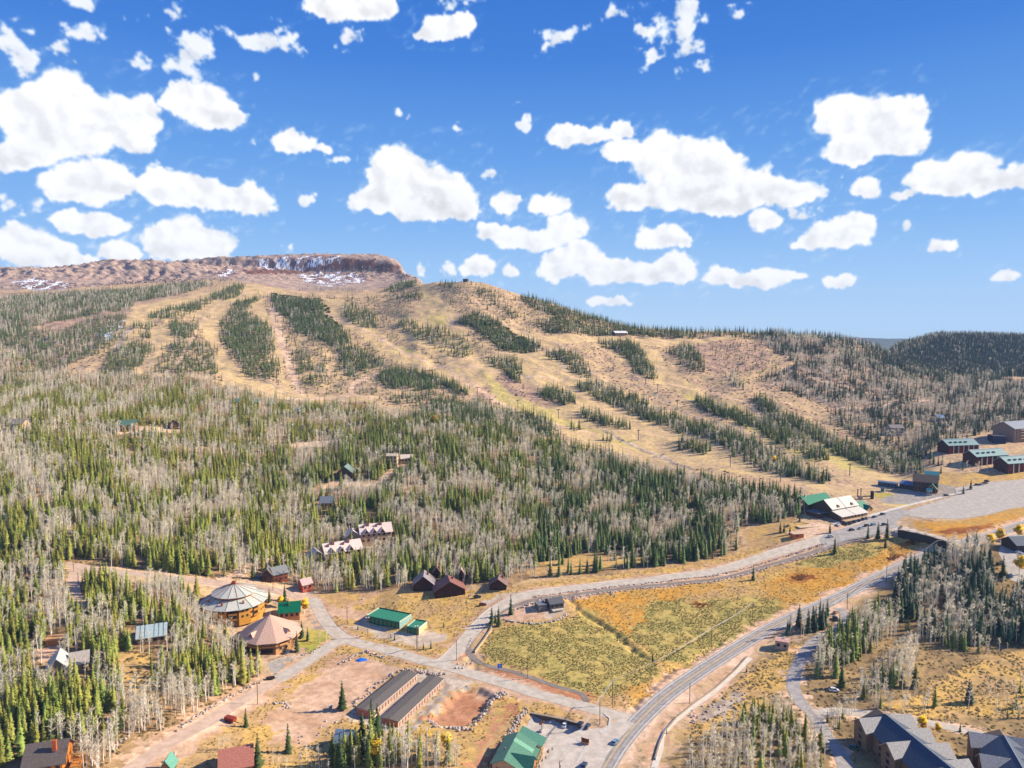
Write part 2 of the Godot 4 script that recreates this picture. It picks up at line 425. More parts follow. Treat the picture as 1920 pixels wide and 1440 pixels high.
# ---------------------------------------------------------------- ground colours, one map near and one far
func paint(kind: int, poly: Array) -> void:
	regions.append([kind, PackedVector2Array(poly)])


func paint_line(kind: int, line: Array, width: float) -> void:
	for p in stroke(line, width * 0.5):
		regions.append([kind, p])


func kinds_map(area: Rect2, w: int, h: int) -> PackedByteArray:
	var img := Image.create(w, h, false, Image.FORMAT_L8)
	var k := Vector2(w / area.size.x, h / area.size.y)
	for r in regions:
		var out := PackedVector2Array()
		for p in r[1]:
			out.append((p - area.position) * k)
		fill_polygon(img, out, Color8(r[0], r[0], r[0]))
	return img.get_data()


func noise_bytes(w: int, h: int, seed_: int, freq: float, octaves: int, kind := FastNoiseLite.TYPE_SIMPLEX, fractal := FastNoiseLite.FRACTAL_FBM) -> PackedByteArray:
	var n := FastNoiseLite.new()
	n.seed = seed_
	n.noise_type = kind
	n.fractal_type = fractal
	n.fractal_octaves = octaves
	n.frequency = freq
	return n.get_image(w, h, false, false, true).get_data()


const TONES := {   # two tones that each kind of ground wavers between, as sRGB
	HILL: [[178, 148, 122], [190, 162, 122]], RUN: [[202, 174, 124], [188, 160, 124]], FLOOR: [[166, 136, 98], [140, 112, 80]], STRAW: [[194, 158, 92], [176, 144, 100]],
	SAGE: [[166, 150, 88], [180, 156, 92]], MARSH: [[194, 142, 64], [180, 142, 80]], RUST: [[132, 80, 50], [170, 108, 48]], DIRT: [[200, 166, 138], [182, 146, 116]], DUG: [[168, 116, 84], [184, 134, 102]],
	GRAVEL: [[192, 174, 154], [180, 162, 142]], TALUS: [[178, 154, 138], [150, 128, 116]], SNOW: [[150, 122, 114], [120, 98, 94]], PAVED: [[160, 152, 142], [150, 142, 134]], LAWN: [[150, 148, 68], [176, 158, 82]],
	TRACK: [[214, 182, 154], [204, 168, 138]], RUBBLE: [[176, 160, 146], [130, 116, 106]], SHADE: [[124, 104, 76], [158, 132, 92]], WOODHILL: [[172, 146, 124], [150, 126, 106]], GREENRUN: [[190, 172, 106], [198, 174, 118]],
	REDHILL: [[168, 138, 120], [182, 150, 122]], CLIFF: [[104, 84, 78], [146, 102, 86]],
}


func colour_map(kinds: PackedByteArray, w: int, h: int, m: float) -> Image:   # m: metres a pixel
	var a := noise_bytes(w, h, 31, m * 0.02, 4)
	var b := noise_bytes(w, h, 57, m * 0.17, 4)
	var c := noise_bytes(w, h, 83, 0.31, 3)
	var d := noise_bytes(w, h, 12, m * 0.05, 4)
	var streak := noise_bytes(w, h, 77, m * 0.012, 5, FastNoiseLite.TYPE_SIMPLEX, FastNoiseLite.FRACTAL_RIDGED)
	var lo := PackedFloat32Array()
	var by := PackedFloat32Array()
	for k in TONES.size():
		for q in 3:
			lo.append(pow(TONES[k][0][q] / 255.0, 2.2))
			by.append(pow(TONES[k][1][q] / 255.0, 2.2) - pow(TONES[k][0][q] / 255.0, 2.2))
	var out := PackedByteArray()
	out.resize(w * h * 3)
	var gam := PackedByteArray()
	gam.resize(1025)
	for i in 1025:
		gam[i] = int(255.0 * pow(i / 1024.0, 1.0 / 2.2))
	var reach := 4.6 / m
	for y in h:
		for x in w:
			var i := y * w + x
			var na := a[i] / 255.0
			var nb := b[i] / 255.0
			var nd := d[i] / 255.0
			var sx := clampi(x + int((nb - 0.5) * reach * 2.0 + (nd - 0.5) * reach * 3.0), 0, w - 1)
			var sy := clampi(y + int((na - 0.5) * reach * 2.0 + (c[i] / 255.0 - 0.5) * reach * 1.4), 0, h - 1)
			var k := kinds[sy * w + sx]
			if k == PAVED:
				k = kinds[i]
			var t := clampf((na * 0.45 + nd * 0.55 - 0.5) * 3.2 + 0.5, 0.0, 1.0)
			var g := 0.55 + 0.50 * nb + 0.42 * c[i] / 255.0
			var r0 := lo[k * 3] + by[k * 3] * t
			var r1 := lo[k * 3 + 1] + by[k * 3 + 1] * t
			var r2 := lo[k * 3 + 2] + by[k * 3 + 2] * t
			if k == SNOW:
				if streak[i] * 0.6 + b[i] * 0.4 + c[i] * 0.2 > 168.0:
					r0 = 0.82
					r1 = 0.86
					r2 = 0.92
					g = 1.0
			elif k == SAGE:
				if nb + c[i] / 510.0 < 0.62:
					r0 *= 0.8
					r1 *= 0.84
					r2 *= 0.76
			elif k == HILL or k == REDHILL:
				if nb + na * 0.5 < 0.46:      # low brush and stones
					r0 *= 0.62
					r1 *= 0.7
					r2 *= 0.7
			var o := i * 3
			out[o] = gam[mini(int(r0 * g * 1024.0), 1024)]
			out[o + 1] = gam[mini(int(r1 * g * 1024.0), 1024)]
			out[o + 2] = gam[mini(int(r2 * g * 1024.0), 1024)]
	return Image.create_from_data(w, h, false, Image.FORMAT_RGB8, out)


func kind_at(x: float, z: float) -> int:
	if NEAR.has_point(Vector2(x, z)):
		return near_kinds[int((z - NEAR.position.y) / NEAR.size.y * NEAR_H) * MAP_W + int((x - NEAR.position.x) / NEAR.size.x * MAP_W)]
	if FAR.has_point(Vector2(x, z)):
		return far_kinds[int((z - FAR.position.y) / FAR.size.y * FAR_H) * MAP_W + int((x - FAR.position.x) / FAR.size.x * MAP_W)]
	return HILL


func ground_material(img: Image, bump: float, metres: float) -> StandardMaterial3D:
	var m := StandardMaterial3D.new()
	m.albedo_texture = ImageTexture.create_from_image(img)
	m.roughness = 0.95
	m.metallic_specular = 0.15
	m.texture_repeat = false
	return m


func land_mesh(rows: PackedFloat32Array, cols: PackedFloat32Array, area: Rect2) -> ArrayMesh:
	var nr := rows.size()
	var nc := cols.size()
	var v := PackedVector3Array()
	var uv := PackedVector2Array()
	var ix := PackedInt32Array()
	v.resize(nr * nc)
	uv.resize(nr * nc)
	for r in nr:
		var d := rows[r]
		for c in nc:
			var x := cols[c] * d
			v[r * nc + c] = Vector3(x, height(x, -d), -d)
			uv[r * nc + c] = Vector2((x - area.position.x) / area.size.x, (-d - area.position.y) / area.size.y)
	var nn := PackedVector3Array()
	nn.resize(nr * nc)
	for r in nr:
		for c in nc:
			var e := v[r * nc + mini(c + 1, nc - 1)] - v[r * nc + maxi(c - 1, 0)]
			var f := v[mini(r + 1, nr - 1) * nc + c] - v[maxi(r - 1, 0) * nc + c]
			nn[r * nc + c] = e.cross(f).normalized()
	ix.resize((nr - 1) * (nc - 1) * 6)
	var o := 0
	for r in nr - 1:
		for c in nc - 1:
			var i := r * nc + c
			ix[o] = i
			ix[o + 1] = i + nc
			ix[o + 2] = i + 1
			ix[o + 3] = i + 1
			ix[o + 4] = i + nc
			ix[o + 5] = i + nc + 1
			o += 6
	var arr := []
	arr.resize(Mesh.ARRAY_MAX)
	arr[Mesh.ARRAY_VERTEX] = v
	arr[Mesh.ARRAY_NORMAL] = nn
	arr[Mesh.ARRAY_TEX_UV] = uv
	arr[Mesh.ARRAY_INDEX] = ix
	var m := ArrayMesh.new()
	m.add_surface_from_arrays(Mesh.PRIMITIVE_TRIANGLES, arr)
	return m


func steps(from: float, to: float, n: int) -> PackedFloat32Array:
	var out := PackedFloat32Array()
	for i in n + 1:
		out.append(from * pow(to / from, float(i) / n))
	return out


func structure(called: String, mesh: Mesh, mat: Material, text := "") -> MeshInstance3D:
	var o := MeshInstance3D.new()
	o.name = fresh(called)
	o.mesh = mesh
	if mat:
		o.material_override = mat
	o.set_meta("kind", "structure")
	o.set_meta("label", text)
	o.set_meta("category", called.replace("_", " "))
	add_child(o, true)
	return o


func fresh(called: String) -> String:
	var n: int = used.get(called, 0)
	used[called] = n + 1
	return called if n == 0 else "%s_%03d" % [called, n]


func lay_ground() -> void:
	mark_regions()
	near_kinds = kinds_map(NEAR, MAP_W, NEAR_H)
	far_kinds = kinds_map(FAR, MAP_W, FAR_H)
	var near_mat := ground_material(colour_map(near_kinds, MAP_W, NEAR_H, 0.508), 0.3, 6.0)
	var far_mat := ground_material(colour_map(far_kinds, MAP_W, FAR_H, 1.709), 0.5, 14.0)
	var cols := PackedFloat32Array()
	for i in 561:
		cols.append(-0.86 + 1.72 * i / 560.0)
	var few := PackedFloat32Array()
	for i in 201:
		few.append(-0.92 + 1.84 * i / 200.0)
	structure("ground", land_mesh(steps(122.0, 690.0, 400), cols, NEAR), near_mat, "valley floor of straw grass, sage, bare dirt and forest floor")
	structure("mountain_slope", land_mesh(steps(690.0, 2350.0, 480), cols, FAR), far_mat, "tan mountain side with ski runs and a snow streaked rocky mesa")
	var distant := StandardMaterial3D.new()
	distant.albedo_color = Color8(56, 72, 74)
	distant.roughness = 1.0
	structure("far_hills", land_mesh(steps(2350.0, 5700.0, 80), few, FAR), distant, "low forested plateau on the horizon behind the mountain")


# ---------------------------------------------------------------- plan of the place
var CREEK := [V(37.2,-451.7),V(38.9,-443.5),V(43.0,-433.2),V(48.9,-426.6),V(54.5,-419.5),V(59.7,-411.1),V(66.5,-394.7),V(70.5,-383.4),V(76.5,-376.4)]
var CREEK2 := [V(56.8,-327.7),V(59.6,-333.5),V(63.4,-338.6),V(69.9,-347.0),V(76.0,-355.8),V(85.2,-367.4),V(98.4,-377.3),V(112.8,-392.7),V(119.7,-399.0)]
var CREEK3 := [V(272.1,-503.7),V(278.4,-518.7),V(279.7,-535.4)]
var DITCH := [V(-122.7,-444.4),V(-113.7,-430.3),V(-101.0,-412.5),V(-86.0,-401.3),V(-72.2,-392.5),V(-58.8,-383.5)]
var DITCH2 := [V(-27.0,-401.5),V(-25.0,-388.0),V(-21.3,-375.7),V(-18.0,-365.9)]
var DUG_LOT := [V(-37.9,-319.2),V(-30.5,-336.0),V(-23.4,-349.5),V(-17.2,-349.2),V(-7.9,-341.1),V(-11.3,-332.5),V(-15.9,-317.5),V(-22.7,-312.0),V(-32.4,-313.5)]
var STORE_DROP := [V(9.9,-322.0),V(19.7,-319.0),V(31.1,-314.3),V(26.1,-306.8),V(18.4,-297.4),V(11.0,-283.0),V(0.0,-269.1),V(-11.5,-267.8),V(-4.5,-293.3)]
var STORE_LOT := [V(9.5,-322.4),V(19.7,-319.4),V(31.1,-314.8),V(35.5,-310.1),V(41.3,-311.0),V(46.4,-316.3),V(51.2,-319.1),V(55.9,-314.7),V(46.8,-302.3),V(40.0,-290.3),V(31.8,-269.4),V(-12.5,-267.7),V(-4.6,-294.1)]
var STORAGE_LOT := [V(-62.1,-308.9),V(-74.6,-322.4),V(-53.1,-363.6),V(-36.1,-361.2),V(-32.7,-348.7),V(-46.1,-306.1)]
var CAUSEWAY := [V(302.9,-550.4),V(309.0,-537.5),V(316.1,-522.1),V(322.0,-508.6),V(323.4,-503.5),V(316.8,-503.8),V(311.4,-514.1),V(304.3,-529.0),V(297.5,-541.7)]
var HIGHWAY := [V(32.9,-271.3),V(36.9,-279.7),V(42.0,-290.2),V(45.5,-296.9),V(54.1,-311.1),V(65.1,-327.0),V(78.3,-343.9),V(94.3,-361.1),V(111.9,-378.9),V(129.3,-395.3),V(151.9,-414.1),V(169.2,-426.2),V(203.6,-447.6),V(225.1,-462.1),V(249.6,-478.0),V(284.4,-497.8),V(304.8,-504.4),V(325.8,-512.0),V(358.8,-526.7),V(394.1,-546.9),V(447.0,-574.8)]
var VILLAGE_ROAD := [V(58.8,-317.5),V(47.3,-322.7),V(35.5,-328.9),V(23.2,-335.2),V(10.5,-342.0),V(-8.2,-354.8),V(-28.2,-367.9),V(-52.6,-381.1),V(-72.4,-393.7),V(-92.7,-403.8),V(-105.4,-415.0),V(-116.6,-431.5),V(-125.7,-448.2),V(-130.8,-454.0)]
var WEST_ROAD := [V(-96.7,-405.0),V(-102.0,-401.3),V(-107.7,-390.5),V(-114.9,-374.2),V(-121.0,-357.7)]
var DIRT_ROAD := [V(-121.0,-357.7),V(-130.3,-331.6),V(-136.1,-303.8),V(-144.1,-282.0),V(-148.9,-266.4)]
var LODGE_ROAD := [V(-40.8,-374.4),V(-36.1,-379.2),V(-28.0,-397.9),V(-19.3,-420.1),V(-9.3,-437.0),V(6.8,-449.6),V(31.4,-459.0),V(68.1,-470.8),V(93.3,-477.5),V(138.5,-492.7),V(170.6,-510.8),V(194.1,-522.5),V(240.5,-538.5),V(275.6,-560.7),V(305.5,-577.8),V(329.5,-589.9)]
var BIKE_PATH := [V(35.9,-333.2),V(35.0,-339.5),V(31.2,-343.4),V(21.5,-348.8),V(0.0,-363.4),V(-13.7,-371.4),V(-21.7,-382.3),V(-24.9,-392.2),V(-22.8,-402.5),V(-17.4,-414.8),V(-14.9,-424.7)]
var BIKE_PATH_EAST := [V(-9.8,-429.1),V(-3.3,-435.7),V(13.6,-444.8),V(34.4,-451.7),V(67.0,-463.0),V(91.9,-469.8),V(135.2,-480.4),V(165.3,-494.5),V(188.7,-507.3),V(235.2,-526.1),V(260.1,-536.7),V(304.5,-551.6)]
var FOREST_ROAD := [V(-280.5,-440.9),V(-267.0,-439.5),V(-253.4,-438.9),V(-221.5,-441.6),V(-197.0,-446.7),V(-174.8,-450.5),V(-152.2,-454.2),V(-130.4,-452.7)]
var FOREST_SPUR := [V(-270.6,-435.5),V(-263.3,-421.1),V(-253.8,-406.4),V(-242.6,-392.7),V(-237.2,-381.6)]
var EAST_DRIVE := [V(204.6,-438.4),V(202.8,-424.9),V(191.5,-410.7),V(174.2,-399.3),V(158.9,-380.4),V(148.0,-363.7),V(141.7,-349.0),V(140.0,-335.2),V(141.4,-325.0),V(140.4,-308.8),V(140.7,-295.4),V(137.6,-281.4)]
var EAST_BRANCH := [V(142.8,-325.9),V(157.0,-328.4),V(171.0,-326.0),V(188.8,-321.8),V(203.1,-316.8),V(213.7,-310.6)]
var CREEK_PATH := [V(58.0,-281.1),V(63.4,-294.6),V(66.5,-305.1),V(73.7,-316.3),V(86.9,-331.5),V(101.3,-346.5),V(117.2,-365.1),V(130.9,-381.9)]
var CAUSEWAY_ROAD := [V(302.4,-568.4),V(300.4,-545.7),V(305.9,-532.1),V(313.6,-517.8),V(321.5,-505.3)]


func mark_regions() -> void:
	# the mountain: paler mown runs between islands of trees, rock and snow on the mesa
	paint(WOODHILL, [V(520, -1250), V(1740, -1250), V(1740, -2340), V(520, -2340)])
	paint(TALUS, [V(-1740, -2340), V(-1740, -1860), V(-1100, -1800), V(-700, -1900), V(-300, -2010), V(-230, -2060), V(-200, -2340)])
	paint(TALUS, [V(-1385.0,-1550.0),V(-1158.5,-1635.5),V(-1029.6,-1661.4),V(-941.2,-1772.9),V(-821.0,-1796.3),V(-727.0,-1826.9),V(-586.5,-1728.9),V(-491.3,-1664.6),V(-394.9,-1672.4),V(-298.5,-1685.9),V(-218.0,-1642.4),V(-181.5,-1538.5),V(-251.9,-2010.0),V(-310.6,-2108.3),V(-418.5,-2189.5),V(-515.2,-2190.3),V(-726.2,-2147.2),V(-962.2,-1981.8),V(-1218.1,-1924.1),V(-1623.8,-1822.0)])
	paint(CLIFF, [V(-759.2,-2021.8),V(-715.3,-2113.0),V(-623.3,-2118.3),V(-500.2,-2125.4),V(-405.8,-2121.9),V(-343.1,-2119.4),V(-318.8,-2122.5),V(-342.1,-2111.4),V(-404.3,-2112.1),V(-497.7,-2112.9),V(-590.7,-2111.3),V(-666.1,-2055.3),V(-702.6,-1946.5)])
	paint(SNOW, [V(-780.8,-2114.2),V(-688.7,-2128.5),V(-573.0,-2165.3),V(-507.9,-2159.0),V(-498.9,-2119.6),V(-560.4,-2115.1),V(-651.5,-2107.0),V(-724.5,-2094.0)])
	paint(SNOW, [V(-615.6,-2089.6),V(-497.1,-2109.4),V(-414.9,-2086.1),V(-408.3,-1978.3),V(-445.9,-1778.2),V(-552.0,-1920.1)])
	paint(SNOW, [V(-1199.9,-1731.6),V(-1167.8,-1780.7),V(-1068.3,-1745.8),V(-1017.3,-1641.4),V(-1086.8,-1636.6)])
	paint(SNOW, [V(-784.8,-1902.8),V(-778.6,-2033.9),V(-719.8,-1916.0),V(-734.8,-1846.6)])
	paint(WOODHILL, [V(-1442.2,-1550.0),V(-1075.7,-1619.6),V(-927.1,-1653.3),V(-824.5,-1775.0),V(-725.0,-1755.9),V(-719.1,-1546.1),V(-756.6,-1442.1),V(-692.7,-1300.0),V(-622.7,-1054.2),V(-631.7,-975.8),V(-818.8,-1150.0),V(-1074.7,-1150.0)])
	paint(REDHILL, [V(-831.2,-1257.0),V(-852.4,-1339.9),V(-797.8,-1348.2),V(-764.9,-1300.0),V(-756.7,-1201.3),V(-783.4,-1201.2)])
	paint(SNOW, [V(-675.1,-1164.2),V(-707.8,-1257.8),V(-697.5,-1300.0),V(-669.8,-1238.8),V(-644.7,-1151.3)])
	paint(RUN, [V(-702.2,-1318.0),V(-741.1,-1436.8),V(-707.1,-1519.9),V(-671.1,-1624.2),V(-677.2,-1732.8),V(-624.5,-1728.5),V(-549.6,-1693.4),V(-449.0,-1520.1),V(-516.4,-1520.1),V(-567.0,-1600.7),V(-572.1,-1489.2),V(-545.1,-1364.3),V(-631.8,-1355.7),V(-647.5,-1305.8),V(-606.7,-1152.0),V(-579.3,-1032.3),V(-636.3,-1151.5)])
	paint(RUN, [V(-613.7,-1223.4),V(-626.9,-1313.2),V(-546.3,-1159.9),V(-524.4,-1069.6),V(-493.6,-982.6),V(-493.7,-949.9),V(-515.1,-974.7),V(-543.6,-1076.3)])
	paint(RUN, [V(-582.3,-1333.6),V(-551.2,-1354.2),V(-465.0,-1143.3),V(-420.5,-1071.6),V(-371.3,-997.5),V(-318.6,-971.7),V(-279.6,-937.1),V(-248.5,-925.0),V(-330.1,-922.1),V(-379.1,-960.0),V(-413.6,-1001.4),V(-459.7,-1109.5),V(-499.9,-1172.1)])
	paint(RUN, [V(-572.5,-1520.0),V(-567.0,-1600.7),V(-479.4,-1409.5),V(-441.0,-1329.6),V(-380.9,-1194.2),V(-330.5,-1032.8),V(-289.6,-959.1),V(-243.3,-959.6),V(-211.0,-942.6),V(-168.8,-942.7),V(-177.5,-914.7),V(-246.6,-917.5),V(-294.2,-939.2),V(-337.1,-1029.6),V(-383.0,-1159.8),V(-447.8,-1308.8)])
	paint(RUN, [V(-399.6,-1519.9),V(-358.2,-1515.9),V(-249.8,-1297.6),V(-206.0,-1207.3),V(-144.6,-1145.4),V(-104.7,-1082.9),V(-128.4,-1078.7),V(-181.2,-1108.0),V(-227.7,-1180.0),V(-310.2,-1309.1),V(-359.2,-1387.5)])
	paint(RUN, [V(-204.8,-1596.5),V(-154.0,-1491.2),V(-134.8,-1404.5),V(-108.6,-1335.2),V(-86.9,-1306.0),V(-103.3,-1268.7),V(-82.1,-1231.5),V(-60.4,-1162.8),V(-50.1,-1124.5),V(-72.2,-1078.3),V(-78.6,-1056.8),V(-96.9,-1086.4),V(-136.1,-1145.8),V(-178.7,-1205.0),V(-215.7,-1324.5),V(-183.4,-1340.5),V(-179.0,-1425.8)])
	paint(RUN, [V(-134.8,-1404.5),V(-80.4,-1360.4),V(-38.8,-1312.6),V(0.0,-1269.1),V(45.9,-1237.2),V(93.5,-1261.6),V(191.2,-1289.5),V(329.8,-1308.2),V(459.6,-1347.8),V(362.3,-1285.3),V(257.6,-1239.7),V(184.9,-1246.2),V(138.5,-1244.9),V(61.4,-1181.2),V(43.9,-1182.0),V(0.0,-1248.2),V(-59.2,-1334.4)])
	paint(RUN, [V(-96.6,-1082.0),V(-49.8,-1116.0),V(17.5,-1175.9),V(51.5,-1156.2),V(80.3,-1079.5),V(125.9,-1057.0),V(163.9,-998.8),V(210.0,-937.0),V(247.7,-871.1),V(273.2,-791.8),V(286.7,-706.1),V(302.4,-647.4),V(316.6,-617.4),V(289.1,-639.5),V(263.1,-672.3),V(232.2,-701.6),V(201.7,-725.2),V(158.8,-755.1),V(113.5,-796.7),V(62.9,-840.3),V(32.9,-880.3),V(0.0,-910.9),V(-42.0,-937.2),V(-74.1,-994.9),V(-126.2,-1060.0)])
	paint(RUN, [V(8.4,-1135.5),V(59.9,-1152.6),V(90.6,-1108.2),V(102.7,-1061.7),V(75.6,-1014.6),V(29.7,-997.9),V(19.5,-1050.1)])
	paint(RUN, [V(120.9,-1207.1),V(163.3,-1222.2),V(180.6,-1104.0),V(204.1,-1054.2),V(245.5,-997.3),V(282.2,-898.5),V(311.6,-831.8),V(319.0,-732.1),V(334.4,-673.2),V(373.7,-680.3),V(393.2,-670.1),V(366.8,-717.6),V(355.7,-790.4),V(336.5,-864.5),V(308.7,-939.3),V(271.9,-984.9),V(259.6,-1056.2),V(239.0,-1108.0),V(245.5,-1202.1),V(176.7,-1253.8)])
	paint(REDHILL, [V(259.0,-1202.7),V(352.6,-1284.8),V(450.7,-1292.8),V(397.5,-1113.4),V(323.3,-1086.0),V(274.3,-1084.3)])
	paint(REDHILL, [V(-56.5,-946.7),V(-15.7,-1051.6),V(22.5,-1007.7),V(63.1,-939.1),V(27.8,-931.6),V(-20.8,-930.8)])
	paint(GREENRUN, [V(-156.3,-1320.9),V(-116.2,-1309.1),V(-116.4,-1267.5),V(-139.3,-1270.9)])
	paint(GREENRUN, [V(-199.2,-1193.4),V(-159.2,-1159.2),V(-161.7,-1146.2),V(-184.4,-1155.0)])
	paint(GREENRUN, [V(-48.0,-1076.6),V(0.0,-965.3),V(48.5,-927.0),V(79.1,-880.7),V(137.5,-834.3),V(168.2,-772.7),V(133.3,-807.8),V(77.4,-862.2),V(26.8,-896.6),V(-21.3,-951.8)])
	paint(GREENRUN, [V(229.3,-1008.2),V(270.1,-978.5),V(302.6,-879.3),V(328.7,-812.0),V(330.9,-746.9),V(309.6,-735.9),V(292.4,-830.6),V(263.1,-926.8)])
	paint(GREENRUN, [V(344.9,-923.1),V(363.9,-868.1),V(367.5,-790.3),V(366.8,-717.6),V(333.4,-715.4),V(333.6,-780.2)])
	paint_line(TRACK, [V(-220.9,-925.0),V(-216.2,-950.2),V(-222.4,-1001.6),V(-208.9,-1039.1),V(-191.5,-1072.5)], 7.0)
	paint_line(TRACK, [V(-301.9,-919.6),V(-253.0,-942.2),V(-212.6,-950.3),V(-179.5,-924.9)], 8.0)
	paint_line(TRACK, [V(-107.0,-1256.8),V(-102.4,-1281.2),V(-94.3,-1301.2),V(-102.7,-1323.3)], 6.0)
	paint_line(TRACK, [V(-80.3,-1079.4),V(-48.0,-1076.6),V(0.0,-1046.3),V(30.9,-1036.8),V(69.8,-1041.3),V(109.1,-1046.7)], 5.0)
	paint_line(TRACK, [V(-440.8,-1491.9),V(-348.8,-1386.9),V(-263.6,-1270.9),V(-192.7,-1180.0),V(-130.9,-1100.3),V(-96.6,-1082.0),V(-76.5,-1027.5),V(-21.2,-945.4),V(26.7,-893.1),V(65.0,-868.9),V(101.6,-848.2),V(136.1,-825.5),V(159.8,-788.9),V(173.6,-745.4)], 6.0)
	for t in [[V(-606.1,-1520.0),V(-573.9,-1337.1),V(-519.2,-1166.7),V(-475.1,-1014.0)], [V(-359.7,-1350.0),V(-256.4,-1151.2),V(-193.6,-1084.5),V(-130.3,-1029.6)], [V(-56.6,-1393.2),V(0.0,-1301.2),V(52.7,-1184.3),V(96.7,-1083.4)], [V(107.7,-1032.8),V(157.5,-959.1),V(201.2,-896.9),V(231.8,-813.9),V(254.5,-736.6),V(266.6,-655.5)], [V(226.5,-1048.7),V(277.6,-1006.4),V(312.1,-950.0),V(340.5,-875.0)], [V(-491.3,-1664.6),V(-365.4,-1546.7),V(-263.4,-1486.3),V(-186.6,-1487.6)], [V(-94.9,-1429.6),V(-38.8,-1312.6),V(18.4,-1241.9)], [V(72.3,-1218.3),V(113.3,-1087.8),V(151.4,-1015.5)], [V(-598.1,-1621.1),V(-549.5,-1429.5),V(-533.8,-1348.3)], [V(-199.2,-1028.9),V(-161.3,-1084.7),V(-112.8,-1083.3),V(-50.1,-1124.5),V(43.3,-1165.4)], [V(-236.7,-992.7),V(-191.3,-986.9),V(-141.8,-950.5)], [V(128.8,-1240.8),V(227.1,-1275.7),V(327.7,-1299.7),V(434.6,-1332.5)], [V(-78.6,-1056.8),V(-28.6,-957.3),V(20.3,-903.9)], [V(290.2,-714.9),V(303.4,-671.9),V(326.0,-655.9),V(372.4,-668.6)]]:
		paint_line(TRACK, t, 3.4)
	for t in [[V(-449.0,-1520.1),V(-339.0,-1271.1),V(-262.1,-1102.0),V(-195.2,-1007.9)], [V(-152.1,-1472.6),V(-118.6,-1337.3),V(-105.1,-1233.2)], [V(-464.5,-1181.6),V(-369.9,-1014.4),V(-299.1,-955.2)], [V(176.5,-1078.2),V(214.5,-957.6),V(260.4,-869.9),V(289.5,-771.6)], [V(0.0,-1074.2),V(58.1,-974.3),V(120.7,-896.5)], [V(35.8,-1207.1),V(80.3,-1079.5),V(138.3,-1031.2)], [V(-618.5,-1265.6),V(-558.1,-1122.5),V(-503.8,-981.2)]]:
		paint_line(RUBBLE, t, 2.6)
	paint_line(RUBBLE, [V(109.7,-862.0),V(135.6,-822.0),V(156.9,-789.2),V(169.8,-753.6),V(186.1,-728.2)], 5.0)
	paint_line(TRACK, [V(-548.4,-1633.3),V(-447.6,-1350.0),V(-385.2,-1193.8),V(-318.3,-1038.3),V(-279.8,-949.8)], 9.0)
	paint_line(TRACK, [V(-286.4,-960.3),V(-327.7,-1061.7),V(-378.3,-1194.5),V(-458.5,-1409.1)], 5.0)
	paint_line(RUBBLE, [V(-608.2,-1104.1),V(-643.2,-1192.0),V(-645.8,-1227.9)], 9.0)
	paint(WOODHILL, [V(467.6,-1371.6),V(542.1,-1354.2),V(584.9,-1314.1),V(624.8,-1274.4),V(641.4,-1197.7),V(825.1,-1352.3),V(856.0,-1148.9),V(636.0,-850.0),V(537.7,-855.4),V(519.5,-890.6),V(462.3,-895.9),V(430.2,-960.3),V(399.8,-992.6),V(370.8,-1059.5),V(431.2,-1114.8),V(460.1,-1146.3),V(443.9,-1246.0)])
	paint_line(TRACK, [V(428.5,-956.3),V(472.2,-958.0),V(551.7,-999.0),V(613.4,-1002.4),V(682.2,-1027.4)], 6.0)
	paint_line(TRACK, [V(422.7,-1114.4),V(450.6,-1061.6),V(497.7,-1043.3),V(519.6,-1024.4)], 7.0)
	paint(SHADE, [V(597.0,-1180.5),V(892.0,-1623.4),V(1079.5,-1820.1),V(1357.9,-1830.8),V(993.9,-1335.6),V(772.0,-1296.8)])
	# forests of the lower slopes
	paint(FLOOR, MAIN_FOREST)
	paint(FLOOR, [V(-265.6,-420.7),V(-216.1,-430.4),V(-189.9,-429.8),V(-171.7,-401.1),V(-159.8,-401.9),V(-140.8,-382.5),V(-127.4,-356.5),V(-137.7,-344.3),V(-141.7,-316.9),V(-145.8,-294.7),V(-158.5,-284.6),V(-155.1,-259.3),V(-230.4,-255.7),V(-391.2,-444.4),V(-279.5,-438.1)])
	paint(STRAW, [V(-142.2,-444.1),V(-126.5,-461.5),V(-91.4,-461.7),V(-63.2,-461.0),V(0.0,-461.8),V(36.3,-477.2),V(74.0,-486.7),V(113.9,-500.0),V(143.6,-511.6),V(176.8,-530.2),V(187.7,-564.1),V(229.1,-572.1),V(254.2,-560.4),V(209.9,-532.9),V(139.7,-497.1),V(68.4,-473.1),V(13.8,-453.5),V(-8.4,-438.7),V(-24.9,-407.6),V(-37.9,-380.5),V(-65.7,-389.7),V(-93.0,-405.0),V(-119.9,-436.6)])
	paint(STRAW, [V(-18.7,-407.2),V(-8.2,-431.4),V(13.6,-444.8),V(66.9,-462.6),V(139.8,-484.0),V(212.5,-518.9),V(302.9,-548.6),V(326.1,-506.3),V(253.7,-483.8),V(171.8,-432.9),V(92.3,-364.3),V(54.4,-320.6),V(31.1,-336.4),V(-17.1,-371.8)])
	paint(SAGE, [V(-16.2,-385.4),V(-14.0,-406.9),V(0.0,-417.5),V(32.1,-420.3),V(48.9,-426.6),V(67.0,-398.0),V(75.9,-377.5),V(78.2,-363.6),V(66.9,-347.9),V(49.3,-337.1),V(26.9,-349.5),V(-8.6,-372.5)])
	paint(SAGE, [V(68.1,-404.7),V(97.6,-441.1),V(127.3,-451.4),V(166.2,-454.6),V(171.1,-440.0),V(131.2,-408.5),V(95.5,-377.2),V(80.9,-376.6)])
	paint(SAGE, [V(198.9,-503.7),V(237.9,-523.2),V(273.1,-530.3),V(275.1,-514.7),V(244.7,-503.9),V(215.1,-496.8)])
	paint(SAGE, [V(32.2,-421.5),V(50.9,-445.0),V(83.0,-454.0),V(114.2,-469.2),V(130.2,-462.1),V(93.5,-437.8),V(68.1,-404.7)])
